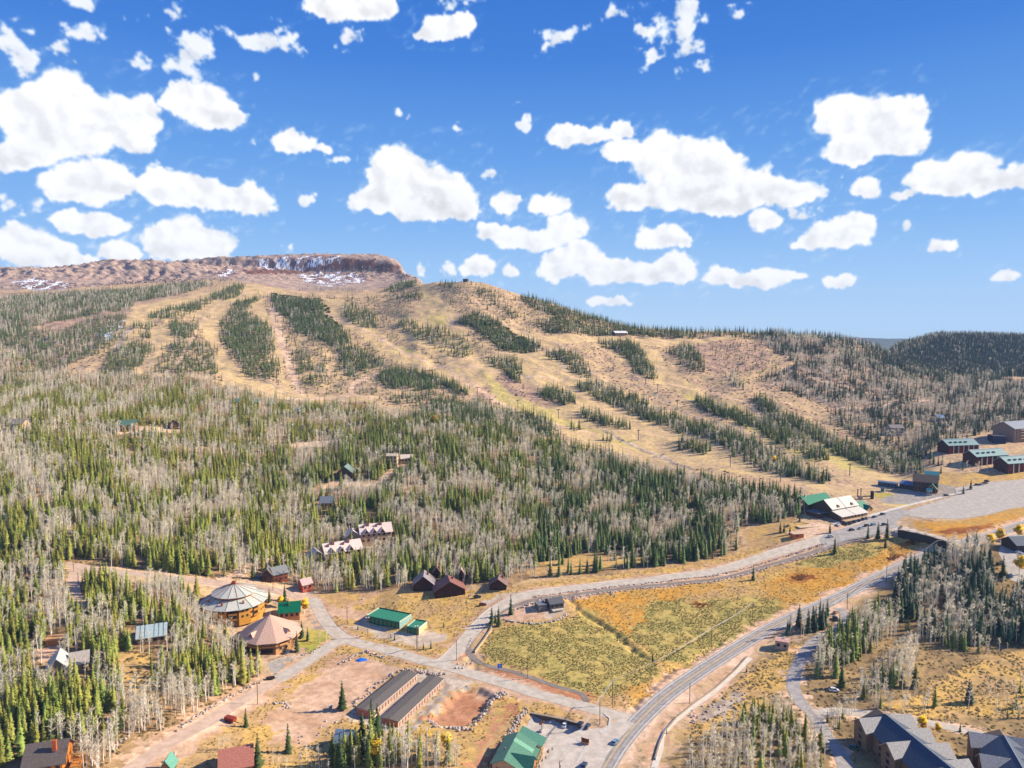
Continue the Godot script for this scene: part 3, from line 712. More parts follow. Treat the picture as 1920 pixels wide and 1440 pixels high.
	paint(MARSH, [V(38.5,-451.1),V(66.3,-458.4),V(122.2,-472.6),V(143.5,-471.5),V(128.6,-456.3),V(88.9,-448.8),V(68.7,-408.1),V(55.1,-424.0),V(43.4,-438.0)])
	paint(MARSH, [V(164.5,-469.9),V(196.2,-496.6),V(243.6,-501.4),V(275.4,-519.1),V(298.6,-533.0),V(318.2,-512.2),V(270.8,-495.4),V(210.8,-461.4),V(171.1,-440.0),V(166.7,-456.0)])
	paint(MARSH, [V(316.2,-565.5),V(353.2,-556.4),V(414.1,-583.6),V(445.2,-590.0),V(426.7,-564.9),V(376.5,-541.2),V(333.1,-523.8),V(316.3,-535.9)])
	paint(MARSH, [V(54.0,-342.3),V(62.0,-350.4),V(72.0,-353.5),V(67.3,-342.8),V(59.1,-333.5)])
	paint(RUST, [V(291.5,-527.2),V(305.8,-531.5),V(309.4,-527.3),V(298.0,-517.5),V(286.0,-517.0)])
	paint(RUST, [V(317.4,-537.9),V(333.2,-543.9),V(368.1,-547.0),V(381.8,-555.2),V(368.3,-541.2),V(329.5,-531.0)])
	paint(RUST, [V(268.6,-505.8),V(278.3,-509.6),V(279.9,-505.4),V(270.4,-500.5)])
	paint(RUST, [V(190.4,-481.6),V(200.6,-489.0),V(206.4,-484.9),V(195.2,-475.2)])
	paint(RUST, [V(115.7,-446.5),V(123.3,-449.3),V(125.2,-443.9),V(117.8,-438.5)])
	paint(LAWN, [V(320.6,-635.0),V(336.9,-638.8),V(350.7,-628.8),V(338.7,-624.0),V(320.9,-626.0)])
	paint(GREENRUN, [V(321.8,-609.5),V(350.7,-628.8),V(361.6,-614.8),V(329.7,-598.4)])
	paint(STRAW, [V(386.9,-695.2),V(415.7,-674.2),V(476.4,-674.1),V(508.7,-676.6),V(497.8,-661.7),V(437.3,-652.9),V(397.3,-643.4),V(388.2,-657.0)])
	# right bank of the highway
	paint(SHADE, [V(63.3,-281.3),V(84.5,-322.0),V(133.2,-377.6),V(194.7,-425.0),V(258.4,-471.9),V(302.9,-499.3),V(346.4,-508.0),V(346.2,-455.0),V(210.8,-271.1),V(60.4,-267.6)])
	paint(STRAW, [V(75.6,-305.6),V(99.3,-339.4),V(136.0,-377.4),V(163.9,-396.6),V(171.6,-393.2),V(150.7,-370.4),V(137.7,-344.0),V(118.6,-327.3),V(86.4,-302.0)])
	paint(STRAW, [V(175.7,-335.4),V(202.7,-346.5),V(241.3,-374.3),V(282.2,-391.9),V(302.3,-394.7),V(252.8,-327.6),V(232.6,-327.6),V(207.8,-324.4),V(186.5,-326.7)])
	paint(STRAW, [V(325.5,-473.7),V(329.4,-468.8),V(325.2,-459.8),V(317.8,-455.0),V(318.3,-464.3)])
	# village ground: dirt lots, banks of straw grass, gravel
	paint(STRAW, [V(-130.2,-352.8),V(-116.7,-380.2),V(-98.3,-401.3),V(-58.4,-380.5),V(-28.0,-364.4),V(5.3,-341.1),V(34.6,-320.1),V(8.7,-279.5),V(-21.0,-270.1),V(-118.4,-262.7),V(-141.7,-277.1)])
	paint(DIRT, [V(-103.0,-292.4),V(-113.2,-318.9),V(-110.0,-344.5),V(-104.4,-367.5),V(-95.2,-388.2),V(-76.4,-383.4),V(-59.4,-372.1),V(-65.4,-354.4),V(-73.8,-336.2),V(-77.5,-323.9),V(-83.2,-316.8),V(-85.9,-300.2),V(-91.0,-294.0)])
	paint(DIRT, [V(-148.9,-266.4),V(-144.3,-282.3),V(-136.2,-304.2),V(-130.5,-332.1),V(-121.2,-358.3),V(-113.9,-352.7),V(-120.5,-325.6),V(-125.8,-301.5),V(-131.2,-282.3),V(-135.0,-267.5)])
	paint(DIRT, [V(-157.0,-266.3),V(-153.7,-283.8),V(-145.5,-299.1),V(-138.9,-334.0),V(-128.8,-364.5),V(-123.0,-355.5),V(-131.3,-334.2),V(-136.4,-304.7),V(-144.6,-283.0),V(-148.9,-266.4)])
	paint(STRAW, [V(-135.0,-276.3),V(-126.3,-291.5),V(-115.0,-310.3),V(-104.0,-292.1),V(-104.5,-275.0),V(-121.2,-269.2)])
	paint(GRAVEL, [V(-51.2,-308.1),V(-46.5,-317.3),V(-34.8,-347.7),V(-33.0,-364.6),V(-22.5,-366.3),V(-14.9,-359.9),V(-24.3,-350.6),V(-39.6,-320.7),V(-46.0,-305.1)])
	paint(GRAVEL, [V(-74.6,-322.4),V(-68.2,-340.4),V(-53.6,-367.2),V(-33.3,-367.0),V(-32.4,-357.1),V(-52.4,-308.2)])
	paint(DUG, DUG_LOT)
	paint(DIRT, [V(-21.5,-349.4),V(-12.2,-353.1),V(-5.3,-346.0),V(-9.2,-340.2)])
	paint_line(DUG, [V(1.3,-335.4),V(-1.3,-327.0),V(-7.2,-309.3),V(-12.4,-290.8),V(-14.0,-277.7)], 5.0)
	paint(DIRT, [V(-11.3,-422.6),V(0.0,-439.5),V(20.4,-446.9),V(31.1,-443.9),V(33.0,-432.2),V(19.3,-422.1),V(0.0,-421.8)])
	paint(GRAVEL, [V(23.0,-430.3),V(31.9,-435.6),V(35.5,-430.1),V(25.9,-423.5),V(16.2,-424.3)])
	paint_line(DIRT, [V(-8.0,-348.4),V(10.4,-337.0),V(22.9,-330.4),V(35.3,-327.0),V(50.1,-324.6),V(56.0,-321.1)], 7.0)
	paint_line(DUG, [V(-15.5,-367.4),V(-5.5,-360.1),V(10.8,-351.4),V(23.8,-344.2),V(31.9,-339.4),V(33.8,-332.6)], 11.0)
	paint_line(DUG, [V(-28.4,-377.5),V(-27.7,-393.0),V(-23.6,-406.3),V(-18.6,-420.0),V(-15.1,-430.9)], 8.0)
	paint_line(DIRT, [V(-31.4,-371.7),V(-25.4,-367.7),V(-19.6,-363.8),V(-8.2,-355.9)], 9.0)
	paint(DIRT, [V(-105.1,-430.3),V(-87.7,-425.1),V(-86.7,-436.7),V(-101.4,-443.3),V(-115.6,-446.0),V(-119.3,-442.0)])
	paint(GRAVEL, [V(-96.9,-422.6),V(-88.7,-430.3),V(-66.1,-411.9),V(-44.4,-415.0),V(-34.1,-405.1),V(-48.2,-393.2),V(-60.9,-397.4),V(-81.8,-411.3)])
	paint_line(DIRT, [V(-106.2,-442.0),V(-94.2,-457.8),V(-87.6,-464.2)], 3.0)
	paint(GRAVEL, [V(-22.1,-446.5),V(-8.7,-455.6),V(8.6,-453.7),V(1.7,-446.1),V(-10.0,-437.6),V(-18.4,-438.6)])
	paint(GRAVEL, [V(-132.3,-374.8),V(-128.7,-386.0),V(-118.7,-387.3),V(-120.4,-373.5),V(-124.4,-361.5)])
	paint(PAVED, [V(-132.1,-374.2),V(-127.7,-383.7),V(-119.5,-386.0),V(-120.6,-372.2),V(-124.8,-362.7)])
	paint(PAVED, [V(-141.8,-461.0),V(-129.9,-461.0),V(-119.0,-448.6),V(-102.4,-418.8),V(-106.9,-417.5),V(-118.0,-417.3),V(-124.6,-429.4),V(-133.1,-447.7)])
	paint(LAWN, [V(-126.0,-406.8),V(-114.6,-416.2),V(-106.3,-411.3),V(-111.3,-392.7),V(-119.8,-390.8)])
	paint_line(DIRT, HIGHWAY, 17.0)
	paint_line(TRACK, HIGHWAY, 14.0)
	paint_line(DIRT, LODGE_ROAD, 13.0)
	paint_line(DIRT, VILLAGE_ROAD, 11.0)
	paint_line(DIRT, WEST_ROAD, 11.0)
	paint_line(DIRT, BIKE_PATH_EAST, 7.0)
	paint_line(DIRT, CREEK_PATH, 6.0)
	paint_line(TRACK, FOREST_ROAD, 8.0)
	paint_line(TRACK, FOREST_SPUR, 8.0)
	paint_line(TRACK, DIRT_ROAD, 8.5)
	paint_line(TRACK, EAST_DRIVE, 8.0)
	paint_line(TRACK, EAST_BRANCH, 7.5)
	paint_line(TRACK, [V(-171.5,-491.5),V(-161.7,-507.4),V(-150.5,-522.4),V(-147.5,-540.9)], 6.0)
	paint_line(TRACK, [V(-190.8,-448.0),V(-182.1,-460.7),V(-176.7,-474.9),V(-162.7,-498.5)], 5.0)
	paint(TRACK, [V(-177.0,-635.1),V(-157.6,-654.5),V(-126.5,-646.5),V(-114.4,-676.7),V(-100.9,-707.2),V(-95.9,-690.0),V(-111.4,-658.2),V(-125.0,-638.6),V(-153.9,-638.6),V(-168.6,-621.5)])
	paint(TRACK, [V(-170.0,-601.0),V(-157.5,-614.4),V(-137.9,-609.4),V(-143.6,-594.7),V(-160.3,-589.9)])
	paint(TRACK, [V(-397.0,-721.5),V(-388.0,-740.7),V(-370.0,-749.1),V(-345.9,-751.4),V(-343.3,-739.5),V(-372.7,-721.3),V(-385.7,-705.3)])
	paint(TRACK, [V(-238.5,-739.6),V(-215.2,-755.6),V(-194.0,-761.6),V(-190.9,-749.1),V(-219.2,-730.7)])
	paint(STRAW, [V(-201.6,-353.1),V(-194.7,-358.0),V(-176.0,-347.4),V(-163.8,-317.5),V(-170.5,-311.6),V(-182.4,-322.6)])
	paint(TRACK, [V(-236.6,-346.9),V(-237.7,-370.1),V(-230.7,-365.7),V(-221.9,-340.3),V(-226.3,-335.0)])
	paint(STRAW, [V(11.0,-484.4),V(38.5,-507.9),V(61.9,-510.2),V(94.4,-518.6),V(96.3,-507.4),V(51.9,-488.1),V(29.1,-478.6)])
	paint(STRAW, [V(19.1,-502.9),V(51.1,-517.9),V(74.7,-518.2),V(72.0,-499.4),V(36.8,-484.9),V(14.6,-481.7)])
	paint(PAVED, LODGE_LOT)
	paint(PAVED, BIG_LOT)
	paint(PAVED, EAST_LOT)
	paint(PAVED, [V(324.7,-624.1),V(360.7,-647.2),V(378.4,-627.6),V(347.4,-606.0),V(321.8,-609.5)])
	paint(TRACK, [V(229.3,-561.6),V(244.7,-568.1),V(254.2,-560.4),V(238.4,-543.2),V(215.8,-537.7),V(215.7,-548.3)])
	paint(PAVED, [V(388.2,-657.0),V(403.1,-645.0),V(399.8,-631.7),V(370.1,-613.5),V(366.0,-626.6)])
	paint(RUBBLE, [V(84.5,-322.0),V(98.2,-335.4),V(112.2,-347.2),V(116.7,-344.6),V(94.5,-322.4),V(85.2,-315.0)])
	paint(PAVED, STORE_LOT)
	paint_line(TRACK, CAUSEWAY_ROAD, 12.0)


var MAIN_FOREST := [V(-1074.7,-1150.0),V(-818.8,-1150.0),V(-670.8,-1002.1),V(-610.3,-976.4),V(-550.3,-972.9),V(-493.1,-974.3),V(-401.7,-963.0),V(-353.1,-928.6),V(-274.7,-920.2),V(-220.9,-925.0),V(-173.6,-894.3),V(-127.1,-849.8),V(-96.7,-807.2),V(-36.9,-821.7),V(24.9,-831.6),V(60.2,-803.1),V(100.6,-788.7),V(136.4,-756.6),V(170.6,-708.9),V(202.3,-671.8),V(234.5,-648.4),V(259.9,-624.4),V(249.9,-596.7),V(231.2,-571.8),V(189.3,-569.0),V(176.5,-555.5),V(173.6,-530.3),V(148.1,-513.6),V(110.0,-499.6),V(70.4,-487.4),V(32.8,-478.7),V(9.0,-471.3),V(0.0,-463.3),V(-21.3,-465.9),V(-63.4,-462.5),V(-91.6,-463.0),V(-126.7,-462.1),V(-145.1,-465.2),V(-171.2,-459.5),V(-192.7,-452.7),V(-223.8,-446.4),V(-256.5,-444.4),V(-283.6,-444.9),V(-423.6,-443.0)]
var LODGE_LOT := [V(233.6,-535.6),V(242.5,-545.1),V(277.1,-564.0),V(299.6,-583.4),V(329.0,-597.1),V(331.3,-583.5),V(310.8,-569.6),V(304.6,-556.3),V(280.4,-544.9),V(255.6,-535.8),V(232.4,-525.0)]
var BIG_LOT := [V(329.5,-589.9),V(369.2,-612.0),V(392.5,-624.4),V(400.2,-640.2),V(435.6,-650.3),V(476.1,-659.2),V(512.1,-664.2),V(462.2,-597.7),V(415.8,-586.2),V(383.1,-569.9),V(357.0,-562.4),V(334.2,-567.1),V(324.2,-575.4)]
var EAST_LOT := [V(339.0,-490.1),V(359.2,-516.7),V(373.5,-527.8),V(411.4,-527.8),V(352.9,-450.0),V(327.6,-460.7),V(331.6,-472.7)]


# a sheet that follows the ground along a line
func ribbon(line: Array, width: float, up: float, side := 0.0, cut := 0.0) -> ArrayMesh:
	var curve := Curve3D.new()
	var n := line.size()
	for i in n:
		var p: Vector2 = line[i]
		var t: Vector2 = (line[mini(i + 1, n - 1)] - line[maxi(i - 1, 0)]) * 0.17
		var a := t * (0.0 if i == 0 else 1.0)
		curve.add_point(Vector3(p.x, 0, p.y), Vector3(-a.x, 0, -a.y), Vector3(t.x, 0, t.y))
	var len := curve.get_baked_length()
	var count := maxi(2, int(len / 2.0))
	var across := maxi(1, int(ceil(width / 2.2)))
	var v := PackedVector3Array()
	var nn := PackedVector3Array()
	var uv := PackedVector2Array()
	var ix := PackedInt32Array()
	for i in count + 1:
		var s := len * i / count
		var p := curve.sample_baked(s)
		var q := curve.sample_baked(minf(s + 0.5, len))
		var r := curve.sample_baked(maxf(s - 0.5, 0.0))
		var dir := Vector2(q.x - r.x, q.z - r.z).normalized()
		var out := Vector2(-dir.y, dir.x)
		for k in across + 1:
			var o := side + width * (float(k) / across - 0.5)
			var x := p.x + out.x * o
			var z := p.z + out.y * o
			v.append(Vector3(x, height(x, z) + up, z))
			nn.append(Vector3.UP)
			uv.append(Vector2(o / 8.0, s / 8.0))
	for i in count:
		if cut > 0.0 and fmod(len * i / count, cut * 2.0) > cut:
			continue
		for k in across:
			var a := i * (across + 1) + k
			var b := a + across + 1
			ix.append_array([a, b, a + 1, a + 1, b, b + 1])
	return array_mesh(v, nn, uv, ix)


func array_mesh(v: PackedVector3Array, nn: PackedVector3Array, uv: PackedVector2Array, ix: PackedInt32Array) -> ArrayMesh:
	var arr := []
	arr.resize(Mesh.ARRAY_MAX)
	for i in range(0, ix.size(), 3):   # clockwise seen from the normal's side
		var g := (v[ix[i + 2]] - v[ix[i]]).cross(v[ix[i + 1]] - v[ix[i]])
		if g.dot(nn[ix[i]]) < 0.0:
			var s := ix[i + 1]
			ix[i + 1] = ix[i + 2]
			ix[i + 2] = s
	arr[Mesh.ARRAY_VERTEX] = v
	arr[Mesh.ARRAY_NORMAL] = nn
	arr[Mesh.ARRAY_TEX_UV] = uv
	arr[Mesh.ARRAY_INDEX] = ix
	var m := ArrayMesh.new()
	m.add_surface_from_arrays(Mesh.PRIMITIVE_TRIANGLES, arr)
	return m


func sheet(poly: Array, up: float, cell := 3.0) -> ArrayMesh:   # a paved area that follows the ground
	var outline := PackedVector2Array(poly)
	var lo := outline[0]
	var hi := outline[0]
	for p in outline:
		lo = lo.min(p)
		hi = hi.max(p)
	var v := PackedVector3Array()
	var nn := PackedVector3Array()
	var uv := PackedVector2Array()
	var ix := PackedInt32Array()
	var y := lo.y
	while y < hi.y:
		var x := lo.x
		while x < hi.x:
			var sq := PackedVector2Array([Vector2(x, y), Vector2(x + cell, y), Vector2(x + cell, y + cell), Vector2(x, y + cell)])
			for piece in Geometry2D.intersect_polygons(sq, outline):
				var base := v.size()
				for p in piece:
					v.append(spot(p, up))
					nn.append(Vector3.UP)
					uv.append(p / 8.0)
				for t in Geometry2D.triangulate_polygon(piece):
					ix.append(base + t)
			x += cell
		y += cell
	return array_mesh(v, nn, uv, ix)


func worn_paving(tone: Color, spread: float, seed_: int, metres := 9.0) -> StandardMaterial3D:
	var n := FastNoiseLite.new()
	n.seed = seed_
	n.frequency = 0.012
	n.fractal_octaves = 6
	n.fractal_gain = 0.62
	var g := Gradient.new()
	g.set_color(0, tone.darkened(spread))
	g.set_color(1, tone.lightened(spread))
	g.set_offset(0, 0.25)
	g.set_offset(1, 0.75)
	var t := NoiseTexture2D.new()
	t.width = 512
	t.height = 512
	t.seamless = true
	t.noise = n
	t.color_ramp = g
	var m := StandardMaterial3D.new()
	m.albedo_texture = t
	m.uv1_triplanar = true
	m.uv1_world_triplanar = true
	m.uv1_scale = Vector3.ONE / (metres * 4.0)
	m.roughness = 0.92
	m.metallic_specular = 0.2
	return m


func lay_roads() -> void:
	var asphalt := worn_paving(Color8(160, 153, 147), 0.08, 1)
	var pale := worn_paving(Color8(190, 178, 162), 0.07, 2)
	var lot := worn_paving(Color8(174, 166, 156), 0.07, 3)
	var dark := worn_paving(Color8(132, 122, 114), 0.06, 4)
	var dusty := worn_paving(Color8(204, 174, 150), 0.07, 5)
	var stone := worn_paving(Color8(205, 196, 184), 0.06, 6)
	var white := worn_paving(Color8(228, 224, 218), 0.05, 7)
	var yellow := worn_paving(Color8(222, 172, 70), 0.05, 8)
	structure("highway", ribbon(HIGHWAY, 9.6, 0.10), asphalt, "grey two lane highway with yellow centre line climbing to the right")
	var lines := ribbon(HIGHWAY, 0.28, 0.13)
	structure("centre_line", lines, yellow, "yellow painted line along the middle of the highway")
	structure("edge_line", ribbon(HIGHWAY, 0.22, 0.13, -3.7), white, "white painted line on the left edge of the highway")
	structure("edge_line", ribbon(HIGHWAY, 0.22, 0.13, 3.7), white, "white painted line on the right edge of the highway")
	var worn := worn_paving(Color8(144, 138, 133), 0.1, 10)
	for k in [-2.8, -1.0, 1.0, 2.8]:
		structure("wheel_track", ribbon(HIGHWAY, 0.75, 0.115, k), worn, "darker wheel worn strip along the grey highway")
	structure("road", ribbon(VILLAGE_ROAD, 8.0, 0.08), pale, "pale worn village road from the highway junction to the round condos")
	structure("road", ribbon(WEST_ROAD, 8.0, 0.076), pale, "pale paved road below the tan roofed octagonal condo")
	structure("road", ribbon(DIRT_ROAD, 7.0, 0.072), dusty, "dusty unpaved road running to the lower left corner")
	structure("road", ribbon(LODGE_ROAD, 9.0, 0.084), pale, "pale road sweeping from the green sheds up to the ski lodge")
	structure("edge_line", ribbon(LODGE_ROAD, 0.35, 0.11, -4.0, 24.0), white, "broken white line on the left edge of the lodge road")
	structure("path", ribbon(BIKE_PATH, 3.0, 0.08), dark, "narrow dark asphalt path curling round the sage meadow")
	structure("path", ribbon(BIKE_PATH_EAST, 3.2, 0.07), dark, "narrow dark path below the lodge road")
	structure("path", ribbon(CREEK_PATH, 2.6, 0.08), stone, "pale concrete path beside the creek right of the highway")
	structure("road", ribbon(FOREST_ROAD, 7.0, 0.07), dusty, "dusty lane through the bare aspens on the left")
	structure("road", ribbon(FOREST_SPUR, 6.5, 0.074), dusty, "short striped lane in tree shadows at the far left")
	structure("road", ribbon(EAST_DRIVE, 6.5, 0.08), asphalt, "winding grey driveway through the trees at the right")
	structure("road", ribbon(EAST_BRANCH, 6.2, 0.084), pale, "pale driveway behind the grey roofed apartment blocks")
	structure("road", ribbon(CAUSEWAY_ROAD, 8.0, 0.09), pale, "pale causeway road carried on a dark stone wall")
	structure("parking_lot", sheet(LODGE_LOT, 0.12), asphalt, "asphalt forecourt with parked cars in front of the ski lodge")
	structure("parking_lot", sheet(BIG_LOT, 0.11, 4.0), lot, "large empty pale gravel parking lot at the right edge")
	structure("parking_lot", sheet(EAST_LOT, 0.1), lot, "pale parking lot by the yellow aspens at the right edge")
	structure("parking_lot", sheet(STORE_LOT, 0.22, 1.5), worn_paving(Color8(192, 180, 166), 0.08, 9), "pale concrete forecourt of the green roofed store")
	structure("pavement", ribbon([V(255.7,-563.7),V(289.1,-580.0),V(330.4,-599.7),V(367.5,-617.0),V(392.5,-627.5)], 3.0, 0.17), stone, "pale pavement along the upper edge of the lodge forecourt")


# ---------------------------------------------------------------- trees
var spruces := []
var thin_spruces := []
var aspens := []
var thin_aspens := []
var snags := []
var shrubs := []
var stands := []     # [label, group] of each forest


func tree_material(tone: Color, back := 0.0) -> StandardMaterial3D:
	var m := StandardMaterial3D.new()
	m.albedo_color = tone
	m.vertex_color_use_as_albedo = true
	m.roughness = 0.85
	m.metallic_specular = 0.2
	m.cull_mode = BaseMaterial3D.CULL_DISABLED
	if back > 0.0:
		m.backlight_enabled = true
		m.backlight = Color(back, back, back * 0.7)
	return m


class Leaves:
	var v := PackedVector3Array()
	var n := PackedVector3Array()
	var c := PackedColorArray()
	func tri(a: Vector3, b: Vector3, d: Vector3, na: Vector3, nb: Vector3, nd: Vector3, col: Color) -> void:
		var g := (d - a).cross(b - a)
		if g.dot(na + nb + nd) < 0.0:
			v.append_array([a, d, b])
			n.append_array([na, nd, nb])
		else:
			v.append_array([a, b, d])
			n.append_array([na, nb, nd])
		c.append_array([col, col, col])
	func cone(a: Vector3, b: Vector3, ra: float, rb: float, sides: int, col: Color) -> void:
		var d := (b - a).normalized()
		var e := d.cross(Vector3(0.3, 0.2, 0.93)).normalized()
		var f := d.cross(e)
		for i in sides:
			var t0 := TAU * i / sides
			var t1 := TAU * (i + 1) / sides
			var n0 := e * cos(t0) + f * sin(t0)
			var n1 := e * cos(t1) + f * sin(t1)
			tri(a + n0 * ra, b + n0 * rb, a + n1 * ra, n0, n0, n1, col)
			if rb > 0.005:
				tri(a + n1 * ra, b + n0 * rb, b + n1 * rb, n1, n0, n1, col)
	func add(o: Leaves) -> void:
		v.append_array(o.v)
		n.append_array(o.n)
		c.append_array(o.c)
	func mesh() -> ArrayMesh:
		var arr := []
		arr.resize(Mesh.ARRAY_MAX)
		arr[Mesh.ARRAY_VERTEX] = v
		arr[Mesh.ARRAY_NORMAL] = n
		arr[Mesh.ARRAY_COLOR] = c
		var m := ArrayMesh.new()
		m.add_surface_from_arrays(Mesh.PRIMITIVE_TRIANGLES, arr)
		return m


func spruce(layers: int, fronds: int, wide: float, r: RandomNumberGenerator) -> Array:   # 12 m tall: [crown, trunk]
	var crown := Leaves.new()
	var trunk := Leaves.new()
	trunk.cone(Vector3(0, -0.6, 0), Vector3(0, 11.0, 0), 0.22, 0.03, 5, Color(0.10, 0.075, 0.055))
	var bare := r.randf_range(0.04, 0.12)
	for i in layers:
		var t := bare + (1.0 - bare) * (i + r.randf_range(-0.2, 0.2)) / layers
		var y := t * 12.0
		var reach := wide * pow(1.0 - t, 0.78) * r.randf_range(0.78, 1.12) + 0.12
		var k := maxi(4, int(fronds * (1.0 - t * 0.45)))
		var turn := r.randf() * TAU
		for j in k:
			if r.randf() < 0.08:
				continue
			var a := turn + TAU * (j + r.randf_range(-0.3, 0.3)) / k
			var out := Vector3(cos(a), 0, sin(a))
			var side := Vector3(-out.z, 0, out.x)
			var l := reach * r.randf_range(0.6, 1.2)
			var drop := l * r.randf_range(0.25, 0.55)
			var root := Vector3(0, y + l * 0.34 + 0.15, 0)
			var tip := out * l + Vector3(0, y - drop + r.randf_range(0.0, 0.3), 0)
			var w := l * r.randf_range(0.36, 0.52)
			var mid := out * l * 0.55 + Vector3(0, y - drop * 0.12, 0)
			var lo := Vector3(0, -l * 0.28, 0)
			var tone := r.randf_range(0.72, 1.25)
			var col := Color(tone * r.randf_range(0.9, 1.15), tone, tone * r.randf_range(0.8, 1.05))
			var no := (out * 0.75 + Vector3(0, 0.55, 0)).normalized()
			var nl := (out * 0.55 + side * 0.6 + Vector3(0, 0.3, 0)).normalized()
			var nr := (out * 0.55 - side * 0.6 + Vector3(0, 0.3, 0)).normalized()
			crown.tri(root, mid + side * w + lo, tip, no, nl, no, col)
			crown.tri(root, tip, mid - side * w + lo, no, no, nr, col * Color(0.93, 0.93, 0.93))
	crown.cone(Vector3(0, 11.2, 0), Vector3(0, 12.2, 0), 0.16, 0.0, 4, Color(1.0, 1.0, 0.9))
	return [crown, trunk]


func aspen(limbs: int, twigs: int, width: float, r: RandomNumberGenerator, leafy := false) -> Array:   # 12 m tall, leafless: [crown, trunk]
	var crown := Leaves.new()
	var trunk := Leaves.new()
	var bark := Color(0.84, 0.79, 0.69)
	var p := Vector3(0, -0.6, 0)
	var lean := Vector3(r.randf_range(-0.05, 0.05), 1.0, r.randf_range(-0.05, 0.05))
	var joints := [p]
	for i in 4:
		p += lean * 2.9 + Vector3(r.randf_range(-0.15, 0.15), 0, r.randf_range(-0.15, 0.15))
		joints.append(p)
	for i in 4:
		trunk.cone(joints[i], joints[i + 1], 0.2 * (1.0 - i * 0.2), 0.2 * (0.8 - i * 0.2), 4, bark * r.randf_range(0.9, 1.05))
	for i in limbs:
		var t := r.randf_range(0.42, 1.0)
		var y := t * 11.0
		var k := clampf(y / 2.9, 0.0, 3.999)
		var from: Vector3 = joints[int(k)].lerp(joints[int(k) + 1], k - int(k))
		var a := r.randf() * TAU
		var l := (1.9 - 1.2 * absf(t - 0.72)) * r.randf_range(0.7, 1.15)
		var out := Vector3(cos(a) * 0.75, r.randf_range(0.55, 1.0), sin(a) * 0.75).normalized()
		var to := from + out * l
		crown.cone(from, to, 0.055, 0.02, 3, Color(0.86, 0.78, 0.65))
		for j in twigs:
			var b := from.lerp(to, r.randf_range(0.3, 1.0))
			var dir := (out * 0.6 + Vector3(r.randf_range(-1, 1), r.randf_range(-0.3, 1.0), r.randf_range(-1, 1))).normalized()
			if leafy:
				for q in 3:
					var m := b + dir * r.randf_range(0.1, 0.9) + Vector3(r.randf_range(-0.8, 0.8), r.randf_range(-0.9, 0.7), r.randf_range(-0.8, 0.8))
					var e := Vector3(r.randf_range(-1, 1), r.randf_range(-1, 1), r.randf_range(-1, 1)).normalized() * 0.42
					var f := e.cross(dir).normalized() * 0.36
					var nn := (m - Vector3(0, 8.0, 0)).normalized()
					var g := r.randf_range(0.7, 1.15)
					crown.tri(m - e, m + f, m + e, nn, nn, nn, Color(0.95 * g, 0.66 * g, 0.04))
			else:
				var e := b + dir * r.randf_range(0.5, 1.15)
				var s := dir.cross(Vector3(r.randf_range(-1, 1), r.randf_range(-1, 1), r.randf_range(-1, 1))).normalized() * width
				var nn := ((e - Vector3(0, 7.0, 0)).normalized() + Vector3(0, 0.3, 0) + Vector3(r.randf_range(-0.6, 0.6), r.randf_range(-0.6, 0.6), r.randf_range(-0.6, 0.6))).normalized()
				var g := r.randf_range(0.8, 1.15)
				crown.tri(b - s, e, b + s, nn, nn, nn, Color(0.82 * g, 0.735 * g, 0.565 * g))
	return [crown, trunk]


func snag(r: RandomNumberGenerator) -> Array:   # a dead grey spruce
	var crown := Leaves.new()
	var trunk := Leaves.new()
	trunk.cone(Vector3(0, -0.6, 0), Vector3(0, 12.0, 0), 0.26, 0.05, 4, Color(0.36, 0.32, 0.29))
	for i in 46:
		var t := r.randf_range(0.15, 0.97)
		var a := r.randf() * TAU
		var l := 1.35 * (1.05 - t) + 0.15
		var b := Vector3(0, t * 12.0, 0)
		var e := b + Vector3(cos(a) * l, -l * r.randf_range(0.0, 0.4), sin(a) * l)
		var nn := Vector3(cos(a), 0.5, sin(a)).normalized()
		var g := r.randf_range(0.7, 1.1)
		crown.tri(b + Vector3(0, 0.14, 0), e, b - Vector3(0, 0.14, 0), nn, nn, nn, Color(0.38 * g, 0.33 * g, 0.29 * g))
	return [crown, trunk]


func shrub(r: RandomNumberGenerator, leaves: int, size: float) -> Leaves:   # about 1 m tall, 1.6 m wide
	var o := Leaves.new()
	for i in leaves:
		var a := r.randf() * TAU
		var up := r.randf_range(0.05, 1.0)
		var out := Vector3(cos(a) * sqrt(1.0 - up * up) * 0.85, up * 0.95, sin(a) * sqrt(1.0 - up * up) * 0.85) * r.randf_range(0.6, 1.05)
		var e := Vector3(r.randf_range(-1, 1), r.randf_range(-0.4, 1), r.randf_range(-1, 1)).normalized() * size
		var f := out.cross(e).normalized() * size * 0.7
		var nn := (out + Vector3(0, 0.3, 0)).normalized()
		var g := r.randf_range(0.7, 1.2)
		o.tri(out - e - f, out + e, out + f - e, nn, nn, nn, Color(g, g, g * r.randf_range(0.85, 1.05)))
	return o


func grow_kinds() -> void:
	var r := RandomNumberGenerator.new()
	r.seed = 40
	for i in 6:
		spruces.append(spruce(17 + i % 3, 9, r.randf_range(1.35, 1.95), r))
		thin_spruces.append(spruce(9, 6, r.randf_range(1.4, 1.95), r))
	for i in 6:
		aspens.append(aspen(17, 15, 0.032, r))
		thin_aspens.append(aspen(11, 8, 0.07, r))
	for i in 3:
		snags.append(snag(r))
	for i in 3:
		shrubs.append(shrub(r, 60, 0.22))


func free_of(x: float, z: float) -> bool:
	for f in footprints:
		if Vector2(x, z).distance_squared_to(f[0]) < f[1] * f[1]:
			return false
	return true


var planted := []      # [distance score, kind, x, z, tall, wide, tone, stand]


